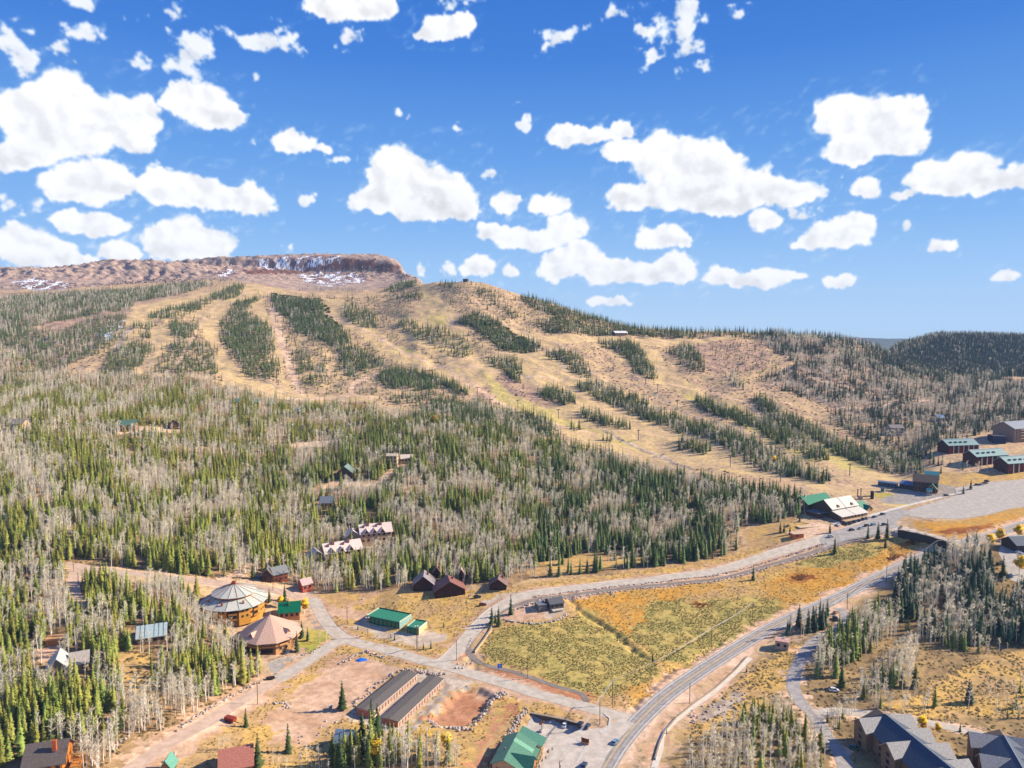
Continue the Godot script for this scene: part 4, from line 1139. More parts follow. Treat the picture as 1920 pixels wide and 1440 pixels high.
func forest(outline: Array, apart: float, spruce_share: float, mix: float, tall: Vector2, tone: Color, spruce_label: String, aspen_label: String, place: String, dead := 0.0, only := -1) -> void:
	var poly := PackedVector2Array(outline)
	var lo := poly[0]
	var hi := poly[0]
	for p in poly:
		lo = lo.min(p)
		hi = hi.max(p)
	stands.append([spruce_label, aspen_label, place])
	var z := lo.y
	while z < hi.y:
		var x := lo.x
		while x < hi.x:
			var p := Vector2(x + rng.randf_range(-0.5, 0.5) * apart * 1.5, z + rng.randf_range(-0.5, 0.5) * apart * 1.5)
			x += apart
			var gap := rough.get_noise_2d(p.x * 2.2 + 400.0, p.y * 2.2)
			if gap < (-0.42 if only == 101 else -0.27) or absf(p.x / p.y) > 0.86:
				continue
			var edge := Vector2(rough.get_noise_2d(p.x * 4.0, p.y * 4.0), rough.get_noise_2d(p.y * 4.0 + 90.0, p.x * 4.0)) * (14.0 if p.y < -700.0 else 3.0)
			if not Geometry2D.is_point_in_polygon(p + edge, poly):
				continue
			var k := kind_at(p.x, p.y)
			if (k == PAVED or k == TRACK or k == GRAVEL or k == DIRT or k == DUG or k == STRAW and rng.randf() < 0.9) and only < 0:
				continue
			if only == 100 and k != HILL and k != REDHILL:
				continue
			if not free_of(p.x, p.y):
				continue
			var s := spruce_share + mix * 3.2 * rough.get_noise_2d(p.x * 0.95 - 900.0, p.y * 0.95 + 300.0)
			var kind := 0 if rng.randf() < s else 1
			if rng.randf() < dead:
				kind = 2
			var h := rng.randf_range(tall.x, tall.y) * (1.0 if kind == 0 else 0.96)
			var small := rng.randf()
			if small < 0.25:
				h *= 0.45 + small * 1.6
			elif small > 0.94:
				h *= 1.2
			planted.append([h / Vector2(p.x, p.y).length(), kind, p.x, p.y, h, rng.randf_range(1.0, 1.45) if kind == 0 else rng.randf_range(0.9, 1.25), tone, stands.size() - 1])
		z += apart


func lone_tree(p: Vector2, tall: float, text: String, kind := "spruce_tree", tone := Color(0.055, 0.085, 0.03), wide := 1.25, group := "") -> void:
	var parts: Array = spruces[rng.randi() % 6] if kind == "spruce_tree" else aspens[rng.randi() % 6]
	tree_thing(kind, parts, spot(p), tall, wide, tone, text, group)


func tree_thing(called: String, parts: Array, at: Vector3, tall: float, wide: float, tone: Color, text: String, group := "") -> void:
	var o := Node3D.new()
	o.name = fresh(called)
	o.position = at
	o.rotation.y = rng.randf() * TAU
	o.scale = Vector3(tall / 12.0 * wide, tall / 12.0, tall / 12.0 * wide)
	o.set_meta("label", text)
	o.set_meta("category", called.replace("_", " "))
	if group:
		o.set_meta("group", group)
	add_child(o, true)
	var crown := MeshInstance3D.new()
	crown.name = "crown"
	crown.mesh = shared_mesh(parts[0])
	crown.material_override = shared_tone(tone)
	o.add_child(crown, true)
	var trunk := MeshInstance3D.new()
	trunk.name = "trunk"
	trunk.mesh = shared_mesh(parts[1])
	trunk.material_override = shared_tone(Color(1, 1, 1))
	o.add_child(trunk, true)


var meshes := {}
var tones := {}


func shared_mesh(l: Leaves) -> ArrayMesh:
	if not meshes.has(l):
		meshes[l] = l.mesh()
	return meshes[l]


func shared_tone(c: Color) -> StandardMaterial3D:   # linear tone
	var k := Color(snappedf(c.r, 0.006), snappedf(c.g, 0.006), snappedf(c.b, 0.006)).to_html()
	if not tones.has(k):
		tones[k] = tree_material(c.linear_to_srgb())
	return tones[k]


func as_stuff(called: String, mesh: ArrayMesh, mat: Material, list: Array, text: String, category: String) -> void:   # list of [Transform3D, Color]
	if list.is_empty():
		return
	var mm := MultiMesh.new()
	mm.transform_format = MultiMesh.TRANSFORM_3D
	mm.use_colors = true
	mm.mesh = mesh
	mm.instance_count = list.size()
	for i in list.size():
		mm.set_instance_transform(i, list[i][0])
		mm.set_instance_color(i, list[i][1])
	var o := MultiMeshInstance3D.new()
	o.name = fresh(called)
	o.multimesh = mm
	o.material_override = mat
	o.set_meta("kind", "stuff")
	o.set_meta("label", text)
	o.set_meta("category", category)
	add_child(o, true)


func in_frame(p: Vector3) -> bool:
	var q := Basis.from_euler(Vector3(deg_to_rad(-4.25), 0, 0)).inverse() * (p - Vector3(0, 180, 0))
	return q.z < 0.0 and absf(q.x / q.z) < 0.715 and absf(q.y / q.z) < 0.55


func plant_forests() -> void:
	grow_kinds()
	clear_building_sites()
	var olive := Color(0.235, 0.255, 0.06)
	var green := Color(0.185, 0.22, 0.062)
	var deep := Color(0.125, 0.17, 0.065)
	var blue := Color(0.08, 0.115, 0.07)
	# lower left, below the dusty lane
	forest([V(-265.6,-420.7),V(-216.1,-430.4),V(-189.9,-429.8),V(-172.1,-402.2),V(-159.4,-400.7),V(-140.9,-381.3),V(-127.7,-356.5),V(-138.2,-345.5),V(-142.6,-318.9),V(-146.5,-296.2),V(-158.8,-285.2),V(-156.6,-261.9),V(-214.5,-255.7),V(-361.0,-440.4),V(-279.2,-436.7)], 2.8, 0.55, 0.55, Vector2(9.5, 14.5), olive, "yellowish green spruce among bare aspens at the lower left", "bare pale aspen among the spruces at the lower left", "left of the octagonal condo")
	# the big forest on the lower slope, in bands
	forest([V(-569.5,-601.7),V(-349.7,-612.2),V(-257.6,-634.0),V(-168.1,-619.5),V(-134.8,-556.7),V(-99.8,-505.8),V(-70.6,-464.0),V(-91.9,-464.3),V(-126.9,-462.8),V(-145.5,-466.6),V(-171.6,-460.6),V(-193.2,-453.8),V(-224.5,-447.7),V(-257.2,-445.8),V(-284.4,-446.2),V(-424.9,-444.4)], 2.9, 0.52, 0.5, Vector2(10, 15), olive, "yellowish green spruce in the forest above the dusty lane", "bare pale aspen in the forest above the dusty lane", "above the dusty lane")
	forest([V(-168.1,-619.5),V(-98.2,-652.4),V(-31.1,-689.3),V(21.3,-710.1),V(21.2,-560.1),V(14.5,-475.6),V(0.0,-464.9),V(-21.3,-467.3),V(-70.6,-464.0),V(-99.8,-505.8),V(-134.8,-556.7)], 3.0, 0.42, 0.5, Vector2(10, 14.5), green, "green spruce in the aspen wood behind the dark cabins", "bare grey aspen in the wood behind the dark cabins", "behind the dark cabins")
	forest([V(21.3,-710.1),V(100.1,-784.9),V(169.8,-705.4),V(233.3,-645.2),V(258.7,-621.5),V(249.5,-596.7),V(231.2,-573.0),V(189.6,-570.0),V(176.5,-555.5),V(173.3,-531.9),V(148.3,-514.5),V(110.2,-500.5),V(70.5,-488.2),V(32.8,-479.6),V(14.5,-476.5)], 3.3, 0.62, 0.5, Vector2(9.5, 14), deep, "dark green spruce in the forest above the lodge road", "bare grey aspen in the forest above the lodge road", "above the lodge road")
	forest([V(-257.6,-634.0),V(-194.3,-719.4),V(-126.4,-845.1),V(-36.7,-817.6),V(24.8,-827.4),V(100.1,-784.9),V(21.3,-710.1),V(-31.1,-689.3),V(-98.2,-652.4),V(-168.1,-619.5)], 3.6, 0.72, 0.45, Vector2(10, 15), green, "", "", "middle slope")
	forest([V(-808.2,-860.0),V(-640.0,-894.4),V(-503.9,-889.3),V(-374.7,-897.0),V(-272.5,-912.8),V(-172.7,-889.2),V(-126.4,-845.1),V(-194.3,-719.4),V(-257.6,-634.0),V(-349.7,-612.2),V(-569.5,-601.7)], 3.8, 0.55, 0.6, Vector2(9, 15), olive, "", "", "left slope")
	forest([V(-1074.7,-1150.0),V(-814.2,-1143.3),V(-670.8,-1002.1),V(-610.3,-976.4),V(-548.9,-970.3),V(-491.8,-971.7),V(-400.7,-960.7),V(-352.3,-926.4),V(-274.0,-917.8),V(-374.7,-897.0),V(-503.9,-889.3),V(-640.0,-894.4),V(-808.2,-860.0)], 4.0, 0.24, 0.35, Vector2(8, 13), green, "", "", "top of the left slope", 0.12)
	# right of the highway
	forest([V(257.6,-470.4),V(275.6,-490.5),V(302.5,-505.1),V(319.2,-507.5),V(333.1,-505.3),V(325.2,-471.7),V(312.3,-455.0),V(314.6,-449.0),V(335.6,-440.3),V(303.6,-396.5),V(269.8,-395.9),V(242.6,-401.3),V(230.0,-412.1),V(243.1,-444.1)], 3.0, 0.58, 0.4, Vector2(11, 16), blue, "dark spruce in the shady wood right of the highway", "bare grey aspen in the shady wood right of the highway", "right of the highway")
	forest([V(158.4,-402.8),V(167.4,-418.1),V(193.7,-431.7),V(191.1,-419.8),V(173.7,-405.7)], 3.0, 0.7, 0.2, Vector2(10, 14), blue, "dark spruce beside the pink box hut at the highway", "bare aspen beside the pink box hut at the highway", "by the pink hut")
	forest([V(156.8,-358.1),V(168.7,-384.9),V(202.0,-419.7),V(223.8,-431.2),V(238.0,-428.4),V(222.9,-404.6),V(201.5,-386.8),V(179.3,-370.8),V(164.3,-356.3)], 2.7, 0.5, 0.3, Vector2(10, 15), green, "spruce along the winding grey driveway", "bare aspen along the winding grey driveway", "by the grey driveway")
	forest([V(167.4,-341.9),V(190.3,-364.5),V(216.5,-387.1),V(231.0,-393.8),V(214.1,-365.9),V(192.5,-342.5),V(176.7,-337.3)], 2.7, 0.12, 0.2, Vector2(9, 13), green, "spruce in the tan aspen thicket above the apartment block", "bare tan aspen in the thicket above the apartment block", "above the apartment block")
	forest([V(206.1,-335.1),V(221.5,-350.2),V(231.4,-346.2),V(226.2,-336.6),V(210.1,-327.4)], 2.9, 0.5, 0.3, Vector2(9, 13), blue, "dark spruce in the clump between the two apartment blocks", "bare aspen in the clump between the two apartment blocks", "between apartment blocks")
	forest([V(69.6,-271.4),V(83.4,-300.9),V(115.0,-324.1),V(133.1,-333.4),V(131.6,-320.5),V(137.1,-317.1),V(134.9,-301.5),V(127.2,-274.6)], 2.8, 0.14, 0.25, Vector2(8, 12), olive, "spruce among bare aspens at the bottom edge", "bare pale aspen along the bottom edge right of the highway", "bottom edge", 0.0, 1)
	forest([V(229.7,-334.8),V(260.9,-338.6),V(251.0,-325.2),V(227.7,-324.2)], 3.4, 0.1, 0.1, Vector2(4, 8), green, "", "", "far right scrub", 0.0, 1)
	forest([V(-73.0,-276.5),V(-71.5,-288.3),V(-60.2,-299.5),V(-45.5,-293.9),V(-24.5,-287.7),V(-17.0,-273.9)], 2.7, 0.55, 0.3, Vector2(9, 14), olive, "green spruce at the bottom edge below the storage rows", "bare aspen at the bottom edge below the storage rows", "below the storage rows", 0.0, 1)
	forest([V(-97.3,-272.6),V(-98.4,-282.2),V(-78.0,-287.5),V(-73.0,-276.5)], 3.2, 0.1, 0.1, Vector2(6, 9), olive, "", "", "bottom edge", 0.0, 1)
	forest([V(144.8,-320.7),V(163.1,-330.6),V(161.3,-320.5),V(149.3,-311.6),V(142.8,-312.2)], 3.0, 0.6, 0.2, Vector2(9, 13), green, "spruce clump left of the grey apartment block", "bare aspen left of the grey apartment block", "left of the apartment block", 0.0, 1)
	forest([V(233.2,-412.2),V(247.2,-403.9),V(272.5,-395.3),V(283.8,-394.2),V(276.9,-388.4),V(251.0,-390.0),V(231.7,-398.3)], 2.8, 0.15, 0.2, Vector2(8, 12), green, "spruce at the lower rim of the shady wood", "bare aspen at the lower rim of the shady wood", "rim of the shady wood", 0.0, 1)
	forest([V(242.5,-354.2),V(279.9,-364.3),V(258.1,-334.8),V(236.1,-332.9),V(233.5,-340.5)], 3.2, 0.12, 0.2, Vector2(4, 8), green, "young spruce in the brushy clearing at the far right", "low bare aspen in the brushy clearing at the far right", "brushy clearing", 0.0, 1)
	forest([V(172.6,-345.0),V(188.2,-339.4),V(202.7,-346.5),V(211.2,-342.8),V(200.6,-329.2),V(183.3,-325.5),V(170.3,-329.7)], 4.5, 0.3, 0.2, Vector2(6, 11), green, "spruce between the thicket and the pale driveway", "bare aspen between the thicket and the pale driveway", "thicket edge", 0.0, 1)
	# above the lodge: lines of trees between the runs, farthest last
	var strip := Vector2(8, 13)
	for s in [
		[[V(247.2,-980.3),V(267.8,-969.9),V(287.2,-937.7),V(310.6,-903.1),V(331.2,-867.7),V(338.2,-805.7),V(333.0,-754.4),V(323.3,-735.7),V(314.9,-749.0),V(304.2,-795.3),V(294.0,-853.8),V(270.1,-903.3),V(246.7,-943.6)], 3.1, 0.8], [[V(326.4,-971.9),V(346.1,-966.1),V(357.4,-919.5),V(367.8,-861.9),V(373.2,-816.2),V(388.2,-784.2),V(413.7,-765.6),V(408.7,-711.1),V(395.9,-685.5),V(385.5,-702.3),V(367.7,-719.4),V(354.7,-749.9),V(351.6,-794.8),V(343.3,-849.1),V(328.3,-895.9),V(320.8,-933.5)], 3.1, 0.75],
		[[V(91.1,-1018.7),V(115.0,-1029.2),V(143.6,-1014.0),V(168.2,-979.8),V(201.0,-927.5),V(237.6,-882.3),V(273.6,-830.0),V(286.0,-762.1),V(297.1,-705.6),V(306.0,-683.5),V(296.2,-666.8),V(277.8,-683.8),V(253.8,-703.2),V(242.5,-769.2),V(223.6,-829.1),V(191.4,-882.0),V(158.7,-923.1),V(121.5,-957.1),V(99.5,-988.5)], 3.1, 0.72], [[V(32.7,-973.3),V(51.9,-994.9),V(74.1,-994.2),V(86.6,-966.9),V(80.2,-934.3),V(63.1,-939.1),V(42.8,-956.4)], 3.2, 0.8],
		[[V(82.7,-922.4),V(96.4,-921.8),V(121.4,-902.3),V(144.8,-879.7),V(145.7,-864.9),V(123.6,-869.0),V(99.8,-889.8),V(84.2,-901.4)], 3.2, 0.8], [[V(191.3,-829.0),V(210.4,-825.6),V(221.1,-796.6),V(216.4,-775.1),V(200.4,-785.8),V(188.8,-806.8)], 3.4, 0.85], [[V(67.0,-860.1),V(80.9,-872.0),V(80.9,-857.3),V(67.2,-847.0)], 4.5, 1.0], [[V(102.5,-828.6),V(118.0,-838.0),V(117.3,-823.8),V(103.0,-818.0)], 4.5, 0.9],
		[[V(152.7,-1247.7),V(178.3,-1265.1),V(201.9,-1266.0),V(214.5,-1203.5),V(215.7,-1138.2),V(219.4,-1084.2),V(209.6,-1050.2),V(200.1,-1054.0),V(187.3,-1094.4),V(186.4,-1166.8),V(170.9,-1211.6),V(154.2,-1222.3)], 3.6, 1.0], [[V(262.3,-1210.1),V(301.6,-1270.4),V(310.7,-1231.1),V(306.1,-1143.9),V(292.8,-1077.9),V(276.6,-1077.3),V(268.4,-1128.2)], 4.4, 1.0], [[V(319.8,-1074.1),V(334.1,-1081.6),V(334.0,-1030.5),V(323.9,-998.5),V(307.7,-994.2)], 4.0, 0.3],
		[[V(-43.6,-1107.5),V(-29.2,-1123.0),V(-20.7,-1116.7),V(4.2,-1117.9),V(12.1,-1088.6),V(15.7,-1052.5),V(15.2,-1020.0),V(3.8,-1007.5),V(-3.8,-1031.0),V(-11.8,-1060.6),V(-28.3,-1089.4)], 3.8, 1.0], [[V(51.0,-1144.8),V(77.9,-1166.2),V(102.0,-1144.2),V(112.1,-1117.6),V(116.4,-1078.9),V(124.0,-1054.5),V(108.7,-1042.7),V(94.8,-1062.0),V(74.0,-1106.7),V(57.8,-1112.0)], 4.0, 1.0], [[V(-193.0,-1036.7),V(-197.4,-1070.0),V(-177.9,-1087.0),V(-151.9,-1074.7),V(-125.1,-1050.0),V(-101.7,-1011.0),V(-101.9,-976.4),V(-123.1,-971.6),V(-146.7,-984.3),V(-162.9,-971.2)], 3.4, 1.0],
		[[V(-133.8,-1057.5),V(-100.4,-1037.0),V(-74.0,-992.4),V(-58.0,-973.0),V(-56.9,-953.8),V(-71.6,-959.6),V(-105.4,-1011.1)], 3.4, 1.0], [[V(-157.9,-919.8),V(-142.9,-958.2),V(-100.6,-963.2),V(-69.8,-935.2),V(-61.3,-912.9),V(-72.9,-887.0),V(-106.9,-894.7),V(-135.4,-907.1)], 5.4, 1.0], [[V(-120.0,-845.1),V(-105.4,-882.2),V(-74.8,-910.3),V(-42.1,-939.5),V(-20.4,-912.4),V(27.1,-907.1),V(57.9,-860.0),V(56.0,-830.8),V(-6.1,-817.3),V(-68.5,-831.9)], 3.4, 0.7],
		[[V(-98.8,-1270.8),V(-85.9,-1290.4),V(-53.3,-1311.3),V(-23.7,-1280.8),V(-9.2,-1247.4),V(0.0,-1225.0),V(22.5,-1214.1),V(44.5,-1198.5),V(51.1,-1186.6),V(43.0,-1157.1),V(12.8,-1146.3),V(-17.1,-1153.8),V(-35.0,-1179.0),V(-53.9,-1211.6),V(-73.8,-1245.6)], 3.8, 1.0], [[V(-210.7,-1281.5),V(-213.6,-1311.7),V(-187.5,-1298.7),V(-150.1,-1266.8),V(-120.2,-1248.7),V(-98.8,-1212.2),V(-69.8,-1175.9),V(-59.4,-1143.3),V(-74.6,-1116.3),V(-99.9,-1120.1),V(-116.1,-1159.0),V(-140.1,-1180.6),V(-161.1,-1206.7),V(-184.7,-1246.2)], 5.4, 1.0],
		[[V(-29.9,-1348.3),V(-20.2,-1366.4),V(9.9,-1337.4),V(11.6,-1311.6),V(0.0,-1301.2),V(-19.4,-1311.6)], 5.2, 1.0], [[V(-68.8,-1434.9),V(-53.1,-1438.5),V(-36.6,-1417.3),V(-25.8,-1394.6),V(-30.1,-1356.7),V(-45.1,-1357.4),V(-56.8,-1398.9)], 5.4, 1.0], [[V(-343.7,-1453.4),V(-320.5,-1445.8),V(-279.1,-1398.0),V(-250.1,-1341.3),V(-238.3,-1276.6),V(-255.5,-1277.6),V(-292.2,-1315.4),V(-324.4,-1370.4)], 5.0, 1.0],
		[[V(-523.8,-1559.5),V(-442.3,-1497.1),V(-392.1,-1495.2),V(-375.0,-1429.0),V(-363.7,-1365.5),V(-335.6,-1333.6),V(-302.2,-1274.8),V(-265.9,-1194.7),V(-229.4,-1144.2),V(-196.4,-1110.2),V(-194.0,-1086.9),V(-215.9,-1074.7),V(-232.8,-1060.7),V(-237.7,-1047.0),V(-254.7,-1069.9),V(-284.8,-1162.8),V(-321.4,-1203.8),V(-374.2,-1262.7),V(-397.7,-1293.8),V(-417.2,-1342.0),V(-471.3,-1432.6)], 3.9, 1.0], [[V(-349.2,-1153.0),V(-338.7,-1140.6),V(-315.8,-1118.7),V(-277.5,-1065.6),V(-254.8,-1006.0),V(-263.1,-980.5),V(-288.4,-992.3),V(-314.3,-1056.2)], 5.0, 1.0],
		[[V(-532.7,-1315.3),V(-535.5,-1352.5),V(-556.3,-1433.4),V(-566.9,-1475.5),V(-540.8,-1525.9),V(-525.8,-1498.7),V(-522.7,-1413.8),V(-486.0,-1354.2),V(-447.2,-1313.0),V(-409.4,-1232.8),V(-383.1,-1147.0),V(-357.9,-1094.5),V(-337.1,-1046.6),V(-333.1,-998.5),V(-349.4,-998.5),V(-369.7,-1003.4),V(-415.8,-1075.9),V(-449.8,-1132.7),V(-497.4,-1242.9)], 4.6, 1.0], [[V(-597.2,-1253.9),V(-614.6,-1307.6),V(-602.5,-1302.3),V(-568.9,-1291.2),V(-524.7,-1189.3),V(-532.3,-1167.0),V(-563.0,-1186.6)], 4.8, 1.0], [[V(-486.7,-986.5),V(-522.4,-1082.1),V(-536.4,-1129.5),V(-528.6,-1149.1),V(-494.0,-1158.1),V(-462.4,-1112.2),V(-410.7,-994.1)], 5.4, 1.0],
		[[V(-569.3,-993.8),V(-593.1,-1043.2),V(-609.0,-1101.1),V(-608.4,-1138.9),V(-563.6,-1125.2),V(-545.0,-1079.2),V(-537.7,-1036.4),V(-514.5,-969.4),V(-536.9,-968.2)], 4.6, 1.0], [[V(-662.3,-1254.4),V(-656.1,-1284.5),V(-632.9,-1266.4),V(-606.5,-1208.9),V(-583.6,-1140.0)], 5.4, 1.0], [[V(-653.4,-1304.1),V(-674.0,-1345.9),V(-671.1,-1441.3),V(-631.8,-1514.3),V(-609.8,-1473.9),V(-612.4,-1403.7),V(-623.3,-1337.0),V(-637.0,-1304.0)], 5.0, 1.0], [[V(-634.1,-1514.3),V(-649.2,-1570.5),V(-647.1,-1687.2),V(-632.6,-1715.7),V(-606.8,-1628.5),V(-581.2,-1543.6),V(-586.8,-1498.8)], 5.0, 1.0],
		[[V(-1300.8,-1518.1),V(-1098.8,-1550.0),V(-1057.0,-1591.0),V(-970.0,-1622.6),V(-892.4,-1656.9),V(-809.3,-1742.1),V(-725.0,-1755.9),V(-716.0,-1590.4),V(-769.2,-1466.5),V(-739.5,-1397.1),V(-791.9,-1338.1),V(-823.3,-1249.1),V(-818.8,-1150.0),V(-989.4,-1150.0)], 4.8, 0.62], [[V(-989.4,-1150.0),V(-825.0,-1237.5),V(-756.7,-1201.3),V(-762.0,-1300.0),V(-719.9,-1336.7),V(-621.9,-1151.7),V(-619.5,-1048.6),V(-628.0,-981.3),V(-670.8,-1002.1),V(-814.2,-1143.3)], 5.2, 0.8],
		[[V(8.4,-1426.4),V(42.7,-1445.6),V(105.7,-1430.1),V(148.7,-1435.7),V(208.7,-1409.2),V(276.6,-1382.7),V(345.4,-1371.2),V(328.7,-1303.9),V(280.8,-1305.9),V(213.0,-1306.0),V(152.4,-1285.2),V(93.7,-1264.7),V(56.5,-1271.7),V(43.6,-1308.3),V(74.1,-1335.6),V(50.5,-1366.0),V(25.9,-1400.9)], 4.2, 0.95], [[V(345.4,-1371.2),V(449.0,-1376.9),V(511.1,-1351.9),V(579.5,-1347.6),V(519.4,-1296.8),V(460.7,-1294.0),V(408.6,-1312.1),V(332.0,-1317.1)], 5.4, 0.9],
		[[V(-280.1,-1581.7),V(-278.6,-1678.6),V(-261.2,-1771.2),V(-208.6,-1616.4),V(-204.8,-1542.7),V(-244.7,-1542.5)], 6.0, 1.0], [[V(-234.1,-1474.7),V(-214.7,-1491.7),V(-176.5,-1449.5),V(-166.5,-1408.5),V(-200.3,-1427.3)], 5.5, 1.0], [[V(-154.9,-1500.7),V(-121.0,-1491.8),V(-106.0,-1466.6),V(-106.1,-1437.9),V(-139.6,-1455.9)], 7.0, 1.0], [[V(341.7,-1244.6),V(414.7,-1270.3),V(430.6,-1182.9),V(413.2,-1088.7),V(364.4,-1040.6),V(339.6,-1086.6),V(324.9,-1150.6)], 9.0, 0.9],
		[[V(-255.5,-1277.6),V(-192.7,-1180.0),V(-169.8,-1143.2),V(-180.7,-1131.3),V(-233.0,-1208.3)], 12.0, 1.0], [[V(21.0,-1424.2),V(50.5,-1366.0),V(74.0,-1332.8),V(43.4,-1302.9),V(0.0,-1301.2)], 14.0, 1.0], [[V(-374.2,-1262.7),V(-272.9,-1148.7),V(-247.5,-1055.9),V(-346.0,-1165.5)], 9.0, 1.0],
	]:
		forest(s[0], s[1], s[2], 0.3, strip if s[1] < 8.0 else Vector2(5, 9), deep, "", "", "ski hill", 0.06, 101 if s[1] < 4.9 else -1)
	forest([V(-553.2,-978.2),V(-639.1,-1308.5),V(-606.1,-1520.0),V(-553.7,-1631.3),V(-358.2,-1515.9),V(-179.2,-1518.7),V(-64.6,-1459.6),V(41.1,-1389.9),V(132.3,-1274.5),V(34.2,-1152.6),V(-43.0,-960.0),V(-37.3,-829.7),V(-175.6,-904.5),V(-331.7,-926.7)], 10.0, 0.97, 0.1, Vector2(4, 11), deep, "", "", "open hillside", 0.05, 100)
	forest([V(-1075.7,-1619.6),V(-927.1,-1653.3),V(-817.0,-1758.8),V(-732.3,-1773.8),V(-627.8,-1737.8),V(-662.4,-1663.0),V(-762.8,-1640.9),V(-855.5,-1524.4),V(-1029.6,-1549.2)], 8.0, 0.15, 0.1, Vector2(7, 11), deep, "", "", "foot of the mesa", 0.8)
	forest([V(-487.6,-1651.8),V(-374.2,-1584.3),V(-308.1,-1605.5),V(-412.0,-1745.2),V(-530.3,-1797.9)], 9.0, 0.15, 0.1, Vector2(7, 11), deep, "", "", "foot of the mesa", 0.85)
	# right hand hills
	forest([V(467.6,-1371.6),V(542.1,-1354.2),V(580.2,-1303.4),V(616.7,-1257.6),V(635.5,-1186.4),V(807.7,-1323.7),V(846.9,-1136.6),V(636.0,-850.0),V(534.3,-849.9),V(516.5,-885.4),V(460.0,-891.3),V(426.7,-952.4),V(397.3,-986.1),V(367.6,-1050.1),V(427.1,-1104.2),V(455.1,-1133.5),V(437.9,-1228.9)], 4.6, 0.46, 0.6, Vector2(9, 14), blue, "", "", "right hill")
	forest([V(589.2,-1164.7),V(875.3,-1592.7),V(1059.7,-1786.3),V(1400.3,-1832.6),V(988.6,-1289.5),V(745.9,-1252.6)], 4.8, 1.2, 0.1, Vector2(12, 18), Color(0.06, 0.09, 0.078), "", "", "dark hill")
	forest([V(425.0,-948.4),V(457.7,-886.7),V(513.6,-880.2),V(636.0,-850.0),V(585.1,-780.8),V(550.8,-817.3),V(441.1,-753.8),V(415.1,-727.2),V(420.0,-766.7),V(396.7,-827.4),V(394.9,-879.5)], 4.4, 0.6, 0.5, Vector2(8, 13), blue, "", "", "above the condos")
	forest([V(426.3,-767.7),V(454.4,-679.2),V(461.2,-659.2),V(451.3,-666.7),V(415.4,-691.0)], 5.0, 0.6, 0.2, Vector2(7, 11), blue, "", "", "in front of the red ended condos")
	forest([V(560, -1190), V(790, -1190), V(1000, -1330), V(1720, -2200), V(1700, -2330), V(760, -2330), V(560, -1600)], 6.0, 0.8, 0.2, Vector2(11, 16), blue, "", "", "notch hills")
	place_planted()
	plant_lone_trees()
	ground_cover()


func place_planted() -> void:
	planted.sort_custom(func(a, b): return a[0] > b[0])
	var single := [0, 0, 0]
	var rest := {}
	for t in planted:
		var kind: int = t[1]
		var at := spot(Vector2(t[2], t[3]))
		var far_off: bool = t[0] < 0.0185
		var v := rng.randi() % (3 if kind == 2 else 6)
		var tone: Color = t[6] * rng.randf_range(0.72, 1.3)
		tone.r *= rng.randf_range(0.85, 1.2)
		if kind == 1:
			tone = Color(1, 1, 1) * rng.randf_range(0.78, 1.12)
		elif kind == 2:
			tone = Color(1, 1, 1) * rng.randf_range(0.8, 1.2)
		var text: String = stands[t[7]][kind] if kind < 2 else ""
		if kind < 2 and text and single[kind] < 290 and in_frame(at + Vector3(0, t[4] * 0.5, 0)):
			single[kind] += 1
			if kind == 0:
				tree_thing("spruce_tree", spruces[v], at, t[4], t[5], Color(snappedf(tone.r, 0.018), snappedf(tone.g, 0.018), snappedf(tone.b, 0.012)), text, "spruces " + stands[t[7]][2])
			else:
				tree_thing("aspen_tree", aspens[v], at, t[4], t[5], Color(snappedf(tone.r, 0.12), snappedf(tone.r, 0.12), snappedf(tone.r, 0.12)), text, "aspens " + stands[t[7]][2])
			continue
		var key := "%d %d %d" % [kind, v, 1 if far_off else 0]
		if not rest.has(key):
			rest[key] = []
		var s: float = t[4] / 12.0
		var w: float = s * t[5] * (1.12 if far_off else 1.0)
		rest[key].append([Transform3D(Basis(Vector3.UP, rng.randf() * TAU).scaled(Vector3(w, s, w)), at), tone])
	var mat := tree_material(Color(1, 1, 1))
	for key in rest:
		var q: PackedStringArray = key.split(" ")
		var kind := int(q[0])
		var v := int(q[1])
		var list: Array = (thin_spruces if q[2] == "1" else spruces) if kind == 0 else (thin_aspens if q[2] == "1" else aspens) if kind == 1 else snags
		var whole := Leaves.new()
		whole.add(list[v][0])
		var stem := Leaves.new()
		stem.add(list[v][1])
		if kind == 0:   # the copies' tone is green: lift the trunk's brown so that it stays brown
			for i in stem.c.size():
				stem.c[i] = Color(1.3, 0.75, 1.0)
		whole.add(stem)
		var called: String = ["spruce_forest", "aspen_wood", "dead_spruces"][kind]
		as_stuff(called, whole.mesh(), mat, rest[key], ["dark conifers covering the slopes beyond the nearest trees", "leafless pale aspens covering the slopes beyond the nearest trees", "grey dead spruces standing on the upper mountain"][kind], "forest")


